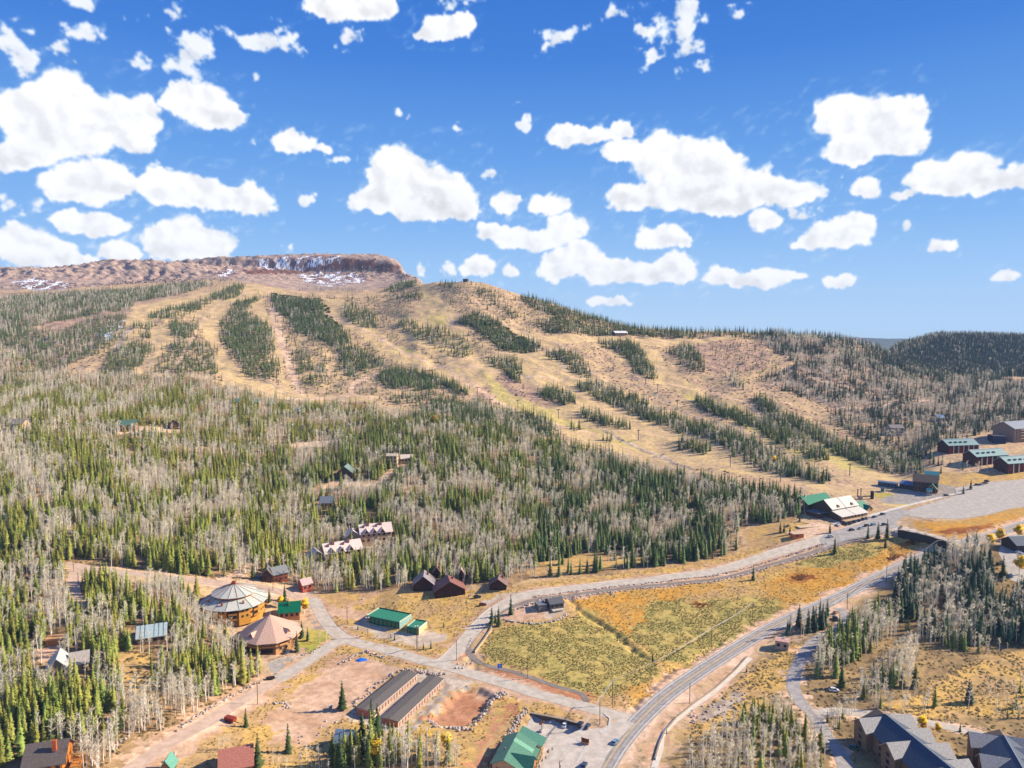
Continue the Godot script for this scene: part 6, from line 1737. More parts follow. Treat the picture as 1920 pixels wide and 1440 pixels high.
func green_store() -> void:
	var a := V(-8.0,-277.6)
	var b := V(4.0,-274.0)
	var turn := frame_of(a, b)
	var width := a.distance_to(b)
	var depth := 20.0
	var mid := (a + b) * 0.5 + side_of(turn) * depth * 0.5
	var o := thing("store", "tan two storey store with stepped green metal roof and post porch at the bottom edge", "store", Vector3(mid.x, footing(a, b, depth) + 0.3, mid.y), turn)
	var green := colour(96, 142, 120, 0.45)
	var deep := colour(70, 128, 108, 0.45)
	var pale := colour(132, 186, 156, 0.45)
	var tan_ := colour(206, 164, 130)
	var wood := colour(190, 130, 84)
	var s := Shape.new()   # gable end towards the viewer: ridge runs back along -z
	var w := width * 0.5
	s.prism([Vector2(-w, -3), Vector2(w, -3), Vector2(w, 5.2), Vector2(-w * 0.2, 8.6), Vector2(-w, 6.4)], Vector3(0, 0, -depth), Vector3(1, 0, 0), Vector3.UP, Vector3(0, 0, depth * 0.5))
	part("wall", s, tan_, o)
	var z0 := depth * 0.5 + 0.7
	var z1 := -depth * 0.5 - 0.7
	var r := Shape.new()
	r.slab(Vector3(-w * 0.2, 9.0, z0), Vector3(-w * 0.2, 9.0, z1), Vector3(w + 0.8, 5.2, z1), Vector3(w + 0.8, 5.2, z0), 0.3)
	r.slab(Vector3(-w * 0.2, 9.0, z0), Vector3(-w * 0.2, 9.0, z1), Vector3(-w - 0.8, 6.35, z1), Vector3(-w - 0.8, 6.35, z0), 0.3)
	part("roof", r, green, o)
	var band := Shape.new()
	band.slab(Vector3(-w * 0.2, 9.06, -depth * 0.16), Vector3(-w * 0.2, 9.06, -depth * 0.30), Vector3(w + 0.8, 5.26, -depth * 0.30), Vector3(w + 0.8, 5.26, -depth * 0.16), 0.05)
	part("roof_band", band, pale, o)
	var low := Shape.new()   # set back wing at the far end
	low.prism([Vector2(-w * 0.3, -3), Vector2(w + 2.4, -3), Vector2(w + 2.4, 4.2), Vector2(-w * 0.2, 7.4)], Vector3(0, 0, -7.0), Vector3(1, 0, 0), Vector3.UP, Vector3(0, 0, -depth * 0.5 + 0.1))
	part("wing_wall", low, tan_, o)
	var lr := Shape.new()
	lr.slab(Vector3(-w * 0.2 - 0.2, 7.9, -depth * 0.5 - 0.2), Vector3(-w * 0.2 - 0.2, 7.9, -depth * 0.5 - 7.6), Vector3(w + 3.2, 4.15, -depth * 0.5 - 7.6), Vector3(w + 3.2, 4.15, -depth * 0.5 - 0.2), 0.3)
	part("wing_roof", lr, colour(84, 134, 116, 0.45), o)
	var g := Shape.new()   # cross gable over the entrance on the right side
	g.prism([Vector2(-4.2, 4.6), Vector2(4.2, 4.6), Vector2(0, 8.3)], Vector3(-w * 0.9 - 3.6, 0, 0), Vector3(0, 0, 1), Vector3.UP, Vector3(w + 3.4, 0, depth * 0.22))
	part("gable", g, wood, o)
	var gr := Shape.new()
	for k in [-1.0, 1.0]:
		gr.slab(Vector3(w + 4.0, 8.75, depth * 0.22), Vector3(0.2, 8.75, depth * 0.22), Vector3(0.2, 4.35, depth * 0.22 + k * 5.0), Vector3(w + 4.0, 4.35, depth * 0.22 + k * 5.0), 0.26)
	part("gable_roof", gr, deep, o)
	var pr := Shape.new()
	pr.slab(Vector3(w, 4.3, -depth * 0.12), Vector3(w, 4.3, -depth * 0.52), Vector3(w + 3.4, 3.2, -depth * 0.52), Vector3(w + 3.4, 3.2, -depth * 0.12), 0.24)
	part("porch_roof", pr, green, o)
	for i in 8:
		var z := depth * 0.48 - i * depth / 7.0
		box_part("post", Vector3(w + 3.0, 1.4, z), Vector3(0.34, 4.0, 0.34), wood, o)
	box_part("porch_floor", Vector3(w + 1.7, 0.05, 0), Vector3(3.4, 0.5, depth), colour(200, 178, 150), o)
	box_part("beam", Vector3(w + 3.0, 3.5, 0), Vector3(0.3, 0.4, depth), wood, o)
	for i in 4:
		window(o, Vector3(-w * 0.66 + i * w * 0.42, 4.3 + 0.25 * (i % 2), depth * 0.5), 0.9 if i != 1 else 0.6, 1.1, 0, colour(110, 76, 54))
	for i in 5:
		window(o, Vector3(w, 2.0, depth * 0.38 - i * 4.0), 1.9, 2.0, 1, colour(236, 226, 214))
	box_part("chimney", Vector3(-w * 0.55, 8.2, depth * 0.1), Vector3(0.5, 1.6, 0.5), colour(150, 140, 130), o)


func ring(r: float, y: float, i: float, n: int) -> Vector3:
	return Vector3(cos(TAU * i / n) * r, y, sin(TAU * i / n) * r)


func round_condo() -> void:
	var c := V(-168.8,-425.4)
	var o := thing("round_condo", "round ochre condo with two tier silver metal roof and red cupola", "condominium", spot(c, -0.2), 0.12)
	var n := 16
	var ochre := colour(212, 152, 66)
	var brown := colour(110, 78, 56)
	var metal := colour(212, 210, 198, 0.6)
	var metal2 := colour(194, 198, 190, 0.6)
	var rust := colour(176, 96, 66)
	for i in n:
		var w := Shape.new()
		w.quad(ring(17.6, -3, i, n), ring(17.6, -3, i + 1, n), ring(17.6, 7.4, i + 1, n), ring(17.6, 7.4, i, n), ring(1, 0, i + 0.5, n))
		part("wall", w, ochre if i % 4 != 3 else brown, o)
		var p := Shape.new()
		p.slab(ring(11.6, 10.7, i, n), ring(11.6, 10.7, i + 1, n), ring(19.6, 7.3, i + 1, n), ring(19.6, 7.3, i, n), 0.3)
		part("roof_panel", p, metal if i % 2 else metal2, o)
		var q := Shape.new()
		q.slab(ring(0.9, 17.0, i, n), ring(0.9, 17.0, i + 1, n), ring(13.0, 12.4, i + 1, n), ring(13.0, 12.4, i, n), 0.3)
		part("roof_panel", q, metal if (i + 1) % 3 else metal2, o)
		part("roof_rib", Shape.new().bar(ring(0.9, 17.1, i, n), ring(13.0, 12.5, i, n), 0.13, 4), rust if i % 3 == 0 else colour(150, 150, 146), o)
		part("roof_rib", Shape.new().bar(ring(11.6, 10.8, i, n), ring(19.6, 7.4, i, n), 0.13, 4), rust if i % 4 == 1 else colour(150, 150, 146), o)
		var d := Shape.new()
		d.quad(ring(11.5, 10.2, i, n), ring(11.5, 10.2, i + 1, n), ring(11.5, 12.6, i + 1, n), ring(11.5, 12.6, i, n), ring(1, 0, i + 0.5, n))
		part("drum_wall", d, rust, o)
		var face := TAU * (i + 0.5) / n
		var t := Basis(Vector3.UP, PI * 0.5 - face)
		for fl in 2:
			var y := 2.0 + fl * 3.2
			if i % 2:
				var b := box_part("balcony", t * Vector3(0, y - 1.0, 18.0), Vector3(4.6, 0.25, 1.7), colour(186, 128, 60), o, t)
				box_part("rail", t * Vector3(0, y - 0.35, 18.75), Vector3(4.6, 0.9, 0.1), colour(196, 138, 66), b, t)
				box_part("opening", t * Vector3(0, y + 0.15, 17.28), Vector3(4.2, 2.1, 0.1), colour(64, 46, 36), b, t)
			else:
				window_at(o, t, Vector3(-1.4, y + 0.3, 17.27), 1.2, 1.3, colour(150, 104, 52))
				window_at(o, t, Vector3(1.4, y + 0.3, 17.27), 1.2, 1.3, colour(150, 104, 52))
	for i in 3:
		var t := Basis(Vector3.UP, PI * 0.5 - TAU * (2.5 + i * 2.0) / n)
		box_part("chimney", t * Vector3(0, 9.9, 15.2), Vector3(0.9, 1.8, 0.9), rust, o, t)
	box_part("cupola", Vector3(0, 17.5, 0), Vector3(2.4, 1.5, 2.4), rust, o)
	box_part("cupola_cap", Vector3(0, 18.4, 0), Vector3(1.3, 0.5, 1.3), colour(150, 80, 60), o)


func window_at(o: Node3D, t: Basis, at: Vector3, w: float, h: float, m: Material) -> void:
	var s := Shape.new()
	s.box(t * (at + Vector3(0, h * 0.5, 0)), Vector3(w + 0.2, 0.14, 0.2), t)
	s.box(t * (at - Vector3(0, h * 0.5, 0)), Vector3(w + 0.2, 0.14, 0.2), t)
	s.box(t * (at + Vector3(w * 0.5, 0, 0)), Vector3(0.12, h - 0.14, 0.2), t)
	s.box(t * (at - Vector3(w * 0.5, 0, 0)), Vector3(0.12, h - 0.14, 0.2), t)
	var f := part("window", s, m, o)
	part("pane", Shape.new().box(t * at, Vector3(w - 0.12, h - 0.14, 0.1), t), glass(), f)


func octagon_condo() -> void:
	var c := V(-138.3,-398.9)
	var o := thing("octagonal_condo", "tan hip roofed octagonal condo with a dark garage mouth and two roof dormers", "condominium", spot(c, 0.0), 0.2)
	var n := 10
	var tan_ := colour(214, 178, 158, 0.6)
	var wall := colour(142, 104, 78)
	var wood := colour(212, 160, 104)
	for i in n:
		var w := Shape.new()
		w.quad(ring(15.2, -3, i, n), ring(15.2, -3, i + 1, n), ring(15.2, 6.6, i + 1, n), ring(15.2, 6.6, i, n), ring(1, 0, i + 0.5, n))
		part("wall", w, wall if i != 1 else wood, o)
		var p := Shape.new()
		p.slab(ring(0.3, 16.2, i, n), ring(0.3, 16.2, i + 1, n), ring(17.6, 6.3, i + 1, n), ring(17.6, 6.3, i, n), 0.35)
		part("roof_panel", p, tan_, o)
		var t := Basis(Vector3.UP, PI * 0.5 - TAU * (i + 0.5) / n)
		var r := 15.2 * cos(PI / n)
		box_part("band", t * Vector3(0, 3.4, r + 0.1), Vector3(9.2, 0.4, 0.2), wood, o, t)
		if i == 2 or i == 3:
			box_part("garage_mouth", t * Vector3(0, 1.2, r + 0.06), Vector3(6.4, 2.6, 0.12), colour(46, 40, 38), o, t)
			window_at(o, t, Vector3(-2.2, 4.9, r + 0.02), 1.5, 1.3, colour(180, 140, 100))
			window_at(o, t, Vector3(2.2, 4.9, r + 0.02), 1.5, 1.3, colour(180, 140, 100))
		else:
			var b := box_part("balcony", t * Vector3(0, 3.7, r + 0.9), Vector3(6.0, 0.25, 1.8), wood, o, t)
			box_part("rail", t * Vector3(0, 4.3, r + 1.75), Vector3(6.0, 0.8, 0.1), wood, b, t)
			box_part("opening", t * Vector3(0, 4.9, r + 0.05), Vector3(5.4, 2.0, 0.1), colour(70, 52, 42), b, t)
			window_at(o, t, Vector3(-1.8, 1.5, r + 0.02), 1.5, 1.4, colour(180, 140, 100))
			window_at(o, t, Vector3(1.8, 1.5, r + 0.02), 1.5, 1.4, colour(180, 140, 100))
	box_part("finial", Vector3(0, 16.6, 0), Vector3(0.5, 1.4, 0.5), colour(190, 170, 150), o)
	for k in [1.05, 3.6]:
		var t := Basis(Vector3.UP, PI * 0.5 - TAU * k / n)
		var d := Shape.new()
		d.prism([Vector2(-1.3, 0), Vector2(1.3, 0), Vector2(0, 1.9)], t * Vector3(0, 0, -4.2), t * Vector3(1, 0, 0), Vector3.UP, t * Vector3(0, 8.6, 13.6))
		part("dormer", d, colour(150, 96, 74), o)
		var dr := Shape.new()
		for q in [-1.0, 1.0]:
			dr.slab(t * Vector3(0, 10.75, 14.0), t * Vector3(0, 10.75, 9.2), t * Vector3(q * 1.7, 8.4, 9.2), t * Vector3(q * 1.7, 8.4, 14.0), 0.16)
		part("dormer_roof", dr, tan_, o)


func ski_lodge() -> void:
	var a := V(264.6,-567.5)
	var b := V(292.1,-582.4)
	var turn := frame_of(a, b)
	var l := a.distance_to(b) * 1.02
	var depth := 30.0
	var mid := (a + b) * 0.5 + side_of(turn) * depth * 0.5
	var o := thing("ski_lodge", "big ski lodge with white two tier roof, dark gable and green rear roofs", "ski lodge", Vector3(mid.x, footing(a, b, depth) - 1.0, mid.y), turn)
	var dark := colour(92, 76, 66)
	var white := colour(226, 221, 210, 0.6)
	var green := colour(40, 136, 104, 0.45)
	var wood := colour(200, 150, 100)
	var s := Shape.new()
	var h := depth * 0.5
	s.prism([Vector2(-h, -3), Vector2(h, -3), Vector2(h, 3.6), Vector2(h - 8.0, 6.0), Vector2(h - 8.6, 7.4), Vector2(-1.0, 13.6), Vector2(-h, 6.5)], Vector3(l, 0, 0), Vector3(0, 0, 1), Vector3.UP, Vector3(-l * 0.5, 0, 0))
	part("wall", s, dark, o)
	var x0 := -l * 0.5 - 0.8
	var x1 := l * 0.5 + 0.8
	for k in 2:
		var xa := x0 if k == 0 else 0.35
		var xb := -0.35 if k == 0 else x1
		var u := Shape.new()
		u.slab(Vector3(xa, 14.1, -1.0), Vector3(xb, 14.1, -1.0), Vector3(xb, 7.5, h - 7.6), Vector3(xa, 7.5, h - 7.6), 0.35)
		part("roof_panel", u, white, o)
		var v := Shape.new()
		v.slab(Vector3(xa, 6.5, h - 8.4), Vector3(xb, 6.5, h - 8.4), Vector3(xb, 3.5, h + 1.6), Vector3(xa, 3.5, h + 1.6), 0.35)
		part("roof_panel", v, white, o)
		var d := Shape.new()   # roof dormers
		var xm := xa * 0.45 + xb * 0.55
		d.prism([Vector2(-1.6, 0), Vector2(1.6, 0), Vector2(0, 1.8)], Vector3(0, 0, -4.0), Vector3(1, 0, 0), Vector3.UP, Vector3(xm, 8.3, h - 8.2))
		part("dormer", d, wood, o)
	var back := Shape.new()
	back.slab(Vector3(x0, 14.1, -1.0), Vector3(x1, 14.1, -1.0), Vector3(x1, 6.4, -h - 0.8), Vector3(x0, 6.4, -h - 0.8), 0.35)
	part("rear_roof", back, green, o)
	# green roofed block rising behind on the left
	var rb := Shape.new()
	rb.prism([Vector2(-7, -3), Vector2(7, -3), Vector2(7, 8.0), Vector2(0, 12.5), Vector2(-7, 8.0)], Vector3(l * 0.95, 0, 0), Vector3(0, 0, 1), Vector3.UP, Vector3(-l * 0.62, 0, -h - 6.0))
	part("rear_wall", rb, dark, o)
	var rr := Shape.new()
	for q in [-1.0, 1.0]:
		rr.slab(Vector3(-l * 0.65, 13.1, -h - 6.0), Vector3(l * 0.36, 13.1, -h - 6.0), Vector3(l * 0.36, 7.6, -h - 6.0 + q * 8.2), Vector3(-l * 0.65, 7.6, -h - 6.0 + q * 8.2), 0.3)
	part("rear_block_roof", rr, green, o)
	# right wing with a small gable
	var wing := Shape.new()
	wing.prism([Vector2(-5, -3), Vector2(5, -3), Vector2(5, 4.4), Vector2(0, 8.0), Vector2(-5, 4.4)], Vector3(14, 0, 0), Vector3(0, 0, 1), Vector3.UP, Vector3(l * 0.5, 0, 1.0))
	part("wing_wall", wing, wood, o)
	var wr := Shape.new()
	for q in [-1.0, 1.0]:
		wr.slab(Vector3(l * 0.5 - 0.4, 8.5, 1.0), Vector3(l * 0.5 + 15.0, 8.5, 1.0), Vector3(l * 0.5 + 15.0, 3.9, 1.0 + q * 6.4), Vector3(l * 0.5 - 0.4, 3.9, 1.0 + q * 6.4), 0.3)
	part("wing_roof", wr, green, o)
	var g := Shape.new()
	g.prism([Vector2(-3.2, -2), Vector2(3.2, -2), Vector2(3.2, 3.2), Vector2(0, 6.0), Vector2(-3.2, 3.2)], Vector3(0, 0, -6.0), Vector3(1, 0, 0), Vector3.UP, Vector3(l * 0.5 + 11.0, 0, 10.0))
	part("gable", g, wood, o)
	var gr := Shape.new()
	for q in [-1.0, 1.0]:
		gr.slab(Vector3(l * 0.5 + 11.0, 6.5, 10.6), Vector3(l * 0.5 + 11.0, 6.5, 2.0), Vector3(l * 0.5 + 11.0 + q * 4.2, 2.8, 2.0), Vector3(l * 0.5 + 11.0 + q * 4.2, 2.8, 10.6), 0.26)
	part("gable_roof", gr, green, o)
	var left := Shape.new()   # low shed at the dark end
	left.box(Vector3(-l * 0.5 - 5.0, 1.5, -4.0), Vector3(10, 5.0, 12))
	part("annex", left, dark, o)
	box_part("annex_roof", Vector3(-l * 0.5 - 5.2, 4.2, -4.0), Vector3(11, 0.4, 13), colour(120, 124, 128, 0.5), o)
	for i in 8:
		box_part("post", Vector3(-l * 0.5 + (i + 0.3) * l / 7.6, 1.4, h + 1.2), Vector3(0.35, 4.4, 0.35), wood, o)
		window(o, Vector3(-l * 0.5 + (i + 0.5) * l / 8.0, 1.9, h), l / 8.0 * 0.62, 1.9, 0, colour(230, 214, 190))
	box_part("deck", Vector3(0, 0.4, h + 2.2), Vector3(l, 0.5, 4.4), colour(206, 178, 146), o)
	# stone edged terrace and small orange shed below
	var t := thing("ticket_shed", "small orange brick shed with flat roof below the lodge deck", "shed", spot(V(218.7,-541.1), 0.0), turn * 0.4)
	box_part("wall", Vector3(0, 0.9, 0), Vector3(8.6, 4.2, 5.0), colour(206, 122, 74), t)
	box_part("roof", Vector3(0, 3.15, 0), Vector3(9.2, 0.3, 5.6), colour(220, 192, 160), t)
	window(t, Vector3(-1.6, 1.8, 2.5), 1.6, 1.0, 0, colour(150, 80, 50))
	door(t, Vector3(4.3, 0.4, 0.4), 1.1, 2.1, 1, colour(150, 84, 54))
	var k := thing("terrace", "curved pale stone terrace beside the lodge's dark gable", "terrace", spot(V(228.8,-560.5), 0.0), 0.2)
	for i in 7:
		var ang := 0.5 + i * 0.36
		box_part("wall_segment", Vector3(cos(ang) * 9.0, 0.3, -sin(ang) * 6.0), Vector3(3.6, 1.6, 0.6), colour(216, 188, 156), k, Basis(Vector3.UP, ang + PI * 0.5))
	box_part("floor", Vector3(6, 0.1, 3), Vector3(20, 0.4, 6.0), colour(222, 196, 160), k)


func second_lodge() -> void:
	var a := V(363.2,-641.1)
	var b := V(379.4,-631.8)
	var turn := frame_of(a, b)
	var o := gabled("brown_lodge", "dark brown lodge with teal roof beside the pale parking lot", "ski lodge", a, b, 18.0, 8.2, 5.0, colour(98, 78, 66), colour(104, 92, 84), false, 0.8, Vector2i(6, 2))
	var l := a.distance_to(b)
	var teal := colour(120, 190, 178, 0.4)
	var up := Shape.new()
	up.prism([Vector2(-6, 6), Vector2(6, 6), Vector2(6, 10.5), Vector2(0, 15.5), Vector2(-6, 10.5)], Vector3(l * 0.55, 0, 0), Vector3(0, 0, 1), Vector3.UP, Vector3(-l * 0.02, 0, -5.0))
	part("upper_wall", up, colour(98, 78, 66), o)
	var r := Shape.new()
	for q in [-1.0, 1.0]:
		r.slab(Vector3(-l * 0.06, 16.2, -5.0), Vector3(l * 0.58, 16.2, -5.0), Vector3(l * 0.58, 10.0, -5.0 + q * 7.6), Vector3(-l * 0.06, 10.0, -5.0 + q * 7.6), 0.3)
	part("upper_roof", r, teal, o)
	box_part("stone_front", Vector3(l * 0.5 + 0.4, 3.0, 0), Vector3(0.8, 11.0, 12.0), colour(216, 178, 140), o)
	box_part("chimney", Vector3(-l * 0.42, 13.5, -3.0), Vector3(2.4, 5.0, 2.4), colour(140, 122, 108), o)
	var p := Shape.new()
	p.prism([Vector2(-3, 0), Vector2(3, 0), Vector2(0, 4.2)], Vector3(0, 0, -7), Vector3(1, 0, 0), Vector3.UP, Vector3(l * 0.3, 3.4, 13.0))
	part("porch_gable", p, colour(150, 104, 76), o)
	var pr := Shape.new()
	for q in [-1.0, 1.0]:
		pr.slab(Vector3(l * 0.3, 8.0, 13.6), Vector3(l * 0.3, 8.0, 5.0), Vector3(l * 0.3 + q * 3.9, 3.0, 5.0), Vector3(l * 0.3 + q * 3.9, 3.0, 13.6), 0.24)
	part("porch_roof", pr, teal, o)
	for q in [-2.6, 2.6]:
		box_part("porch_post", Vector3(l * 0.3 + q, 1.0, 12.6), Vector3(0.4, 5.0, 0.4), colour(170, 120, 84), o)
	var lw := gabled("low_hall", "long low hall with blue grey roof left of the brown lodge", "hall", V(357.6,-654.0), V(364.8,-644.0), 12.0, 3.6, 2.2, colour(74, 70, 78), colour(112, 136, 168, 0.4), false, 0.6, Vector2i(5, 1))
	var c := gabled("equipment_shed", "long narrow blue roofed shed on the slope left of the brown lodge", "shed", V(342.2,-662.6), V(354.4,-652.7), 6.0, 3.8, 0.8, colour(84, 104, 128), colour(108, 134, 162, 0.4), false, 0.3, Vector2i(6, 1))
	var b2 := gabled("ticket_hut", "small pale hut with teal roof in front of the brown lodge", "hut", V(368.5,-629.2), V(372.0,-627.1), 5.0, 3.6, 1.6, colour(206, 196, 178), teal, false, 0.4, Vector2i(2, 1))
	var b3 := gabled("lift_hut", "small blue white hut below the long narrow shed", "hut", V(335.3,-644.0), V(337.7,-642.1), 4.0, 3.0, 0.8, colour(150, 178, 186), colour(90, 110, 120), false, 0.3, Vector2i(1, 1))
	var m := gabled("mountain_hut", "white roofed mountain restaurant on the ridge among the conifers", "restaurant", V(186.3,-1295.1), V(208.9,-1304.6), 14.0, 4.0, 3.2, colour(128, 110, 96), colour(236, 236, 234, 0.5), false, 1.0, Vector2i(5, 1))
	var t := gabled("summit_hut", "tiny dark hut on the summit knoll", "hut", V(-100.6,-1483.5), V(-91.7,-1480.1), 7.0, 4.0, 2.0, colour(96, 84, 78), colour(80, 74, 74), false, 0.4, Vector2i(2, 1))


func sheds() -> void:
	var green := colour(60, 140, 110, 0.5)
	var dk := colour(48, 108, 92)
	for k in 2:
		var a: Vector2 = [V(-88.5,-425.8), V(-61.9,-411.1)][k]
		var b: Vector2 = [V(-67.1,-415.8), V(-54.6,-408.3)][k]
		var depth: float = [13.0, 10.5][k]
		var turn := frame_of(a, b)
		var mid := (a + b) * 0.5 + side_of(turn) * depth * 0.5
		var l := a.distance_to(b)
		var o := thing("green_shed", ["long flat roofed green shed with raised white edged rim", "short flat roofed green shed with cream right wall"][k], "shed", Vector3(mid.x, footing(a, b, depth) - 0.1, mid.y), turn)
		box_part("wall", Vector3(0, 0.9, 0), Vector3(l, 5.0, depth), dk, o)
		box_part("side_wall", Vector3(l * 0.5 + 0.06, 1.4, 0), Vector3(0.12, 3.8, depth - 0.1), colour(150, 190, 186) if k == 0 else colour(226, 206, 160), o)
		box_part("roof", Vector3(0, 3.5, 0), Vector3(l - 0.6, 0.2, depth - 0.6), green, o)
		box_part("rim", Vector3(0, 3.75, -depth * 0.5), Vector3(l + 0.4, 0.8, 0.3), dk, o)
		box_part("rim", Vector3(0, 3.55, depth * 0.5), Vector3(l + 0.4, 0.5, 0.3), colour(70, 150, 122, 0.5), o)
		for q in [-1.0, 1.0]:
			box_part("rim", Vector3(q * l * 0.5, 3.7, 0), Vector3(0.34, 0.7, depth - 0.3), colour(206, 214, 196), o)
		for i in (8 if k == 0 else 3):
			door(o, Vector3(-l * 0.5 + (i + 0.5) * l / (8 if k == 0 else 3), 0, depth * 0.5), 1.6, 2.5, 0, colour(96, 128, 84))
			box_part("seam", Vector3(-l * 0.5 + (i + 0.9) * l / (8 if k == 0 else 3), 3.64, 0), Vector3(0.14, 0.1, depth - 0.8), colour(74, 156, 124, 0.5), o)


func grey_house() -> void:
	var o := gabled("grey_house", "small grey house with charcoal roof alone on the pink dirt pad", "house", V(23.8,-432.7), V(32.3,-436.0), 8.5, 3.4, 2.0, colour(112, 110, 110), colour(104, 104, 108, 0.6), false, 0.5, Vector2i(3, 1))
	box_part("wing", Vector3(-9.0, 0.9, -0.5), Vector3(5.6, 4.4, 6.4), colour(116, 120, 122), o)
	box_part("wing_roof", Vector3(-9.0, 3.25, -0.5), Vector3(6.2, 0.3, 7.0), colour(128, 132, 136, 0.6), o)
	box_part("porch", Vector3(0, -0.1, 5.6), Vector3(8, 0.5, 2.4), colour(214, 204, 190), o)


func apartment_block(text: String, a: Vector2, b: Vector2, right_n: int, left_n: int) -> void:
	# a and b: the near and far ends of the ridge; the viewer sees the shaded left side
	var turn := frame_of(a, b)
	var l := a.distance_to(b) * 1.25
	var mid := a + (b - a).normalized() * l * 0.5
	var base := (height(a.x, a.y) + height(b.x, b.y)) * 0.5 - 0.4
	var o := thing("apartment_block", text, "apartment building", Vector3(mid.x, base, mid.y), turn)
	var half := 8.8
	var eave := 9.2
	var top := 14.0
	var wall := colour(140, 118, 98)
	var slate := colour(76, 88, 106, 0.55)
	var light := colour(182, 178, 172, 0.6)
	var s := Shape.new()
	gable_shell(s, l, half * 2.0, eave, top - eave - 0.5)
	part("wall", s, wall, o)
	# local axes: x from the end a to b, +z to the viewer's lower left
	var r := Shape.new()
	var x0 := -l * 0.5 - 0.9
	var x1 := l * 0.5 + 0.9
	r.slab(Vector3(x0 + 6.5, top, 0), Vector3(x1, top, 0), Vector3(x1, eave - 0.5, half + 1.0), Vector3(x0, eave - 0.5, half + 1.0), 0.3)
	r.slab(Vector3(x0 + 6.5, top, 0), Vector3(x1, top, 0), Vector3(x1, eave - 0.5, -half - 1.0), Vector3(x0, eave - 0.5, -half - 1.0), 0.3)
	r.slab(Vector3(x0 + 6.5, top, 0), Vector3(x0 + 6.5, top, 0.001), Vector3(x0, eave - 0.5, half + 1.0), Vector3(x0, eave - 0.5, -half - 1.0), 0.3)
	part("roof", r, slate, o)
	part("ridge_cap", Shape.new().bar(Vector3(x0 + 6.5, top + 0.05, 0), Vector3(x1, top + 0.05, 0), 0.16), colour(170, 176, 184), o)
	for k in left_n:
		var x := -l * 0.5 + (k + 0.32) * l / left_n
		cross_gable(o, x, half, 1.0, 5.0, 3.0, top - 0.9, eave + 0.2, wall, light)
	for k in right_n:
		var x := -l * 0.5 + (k + 0.5) * l / right_n
		cross_gable(o, x, half, -1.0, l / right_n * 0.46, 2.6, top - 0.8, eave + 0.4, wall, light)
	for fl in 3:
		for k in 9:
			var x := -l * 0.5 + (k + 0.5) * l / 9.0
			window(o, Vector3(x, 1.8 + fl * 3.0, half), 1.5, 1.5, 0, colour(104, 92, 82))
		for k in 3:
			window(o, Vector3(-l * 0.5, 1.8 + fl * 3.0, (k - 1) * 4.6), 1.4, 1.5, 3, colour(104, 92, 82))


func cross_gable(o: Node3D, x: float, half: float, side: float, w: float, out: float, top: float, eave: float, wall: Material, roof: Material) -> void:
	var s := Shape.new()
	s.prism([Vector2(-w + 0.6, -2.5), Vector2(w - 0.6, -2.5), Vector2(w - 0.6, eave), Vector2(0, top - 0.4), Vector2(-w + 0.6, eave)], Vector3(0, 0, -side * (out + 2.0)), Vector3(1, 0, 0), Vector3.UP, Vector3(x, 0, side * (half + out)))
	var g := part("gable_wall", s, wall, o)
	var r := Shape.new()
	for q in [-1.0, 1.0]:
		r.slab(Vector3(x, top, side * (half + out + 0.9)), Vector3(x, top, side * 0.8), Vector3(x + q * 0.9 * w, eave + (top - eave) * 0.1 - 0.3, side * (half * 0.75)), Vector3(x + q * (w + 0.3), eave - 0.55, side * (half + out + 0.9)), 0.28)
	part("gable_roof", r, roof, o)
	for fl in 3:
		window(o, Vector3(x, 1.9 + fl * 3.0, side * (half + out)), 1.8, 1.7, 0 if side > 0.0 else 2, colour(104, 92, 82))


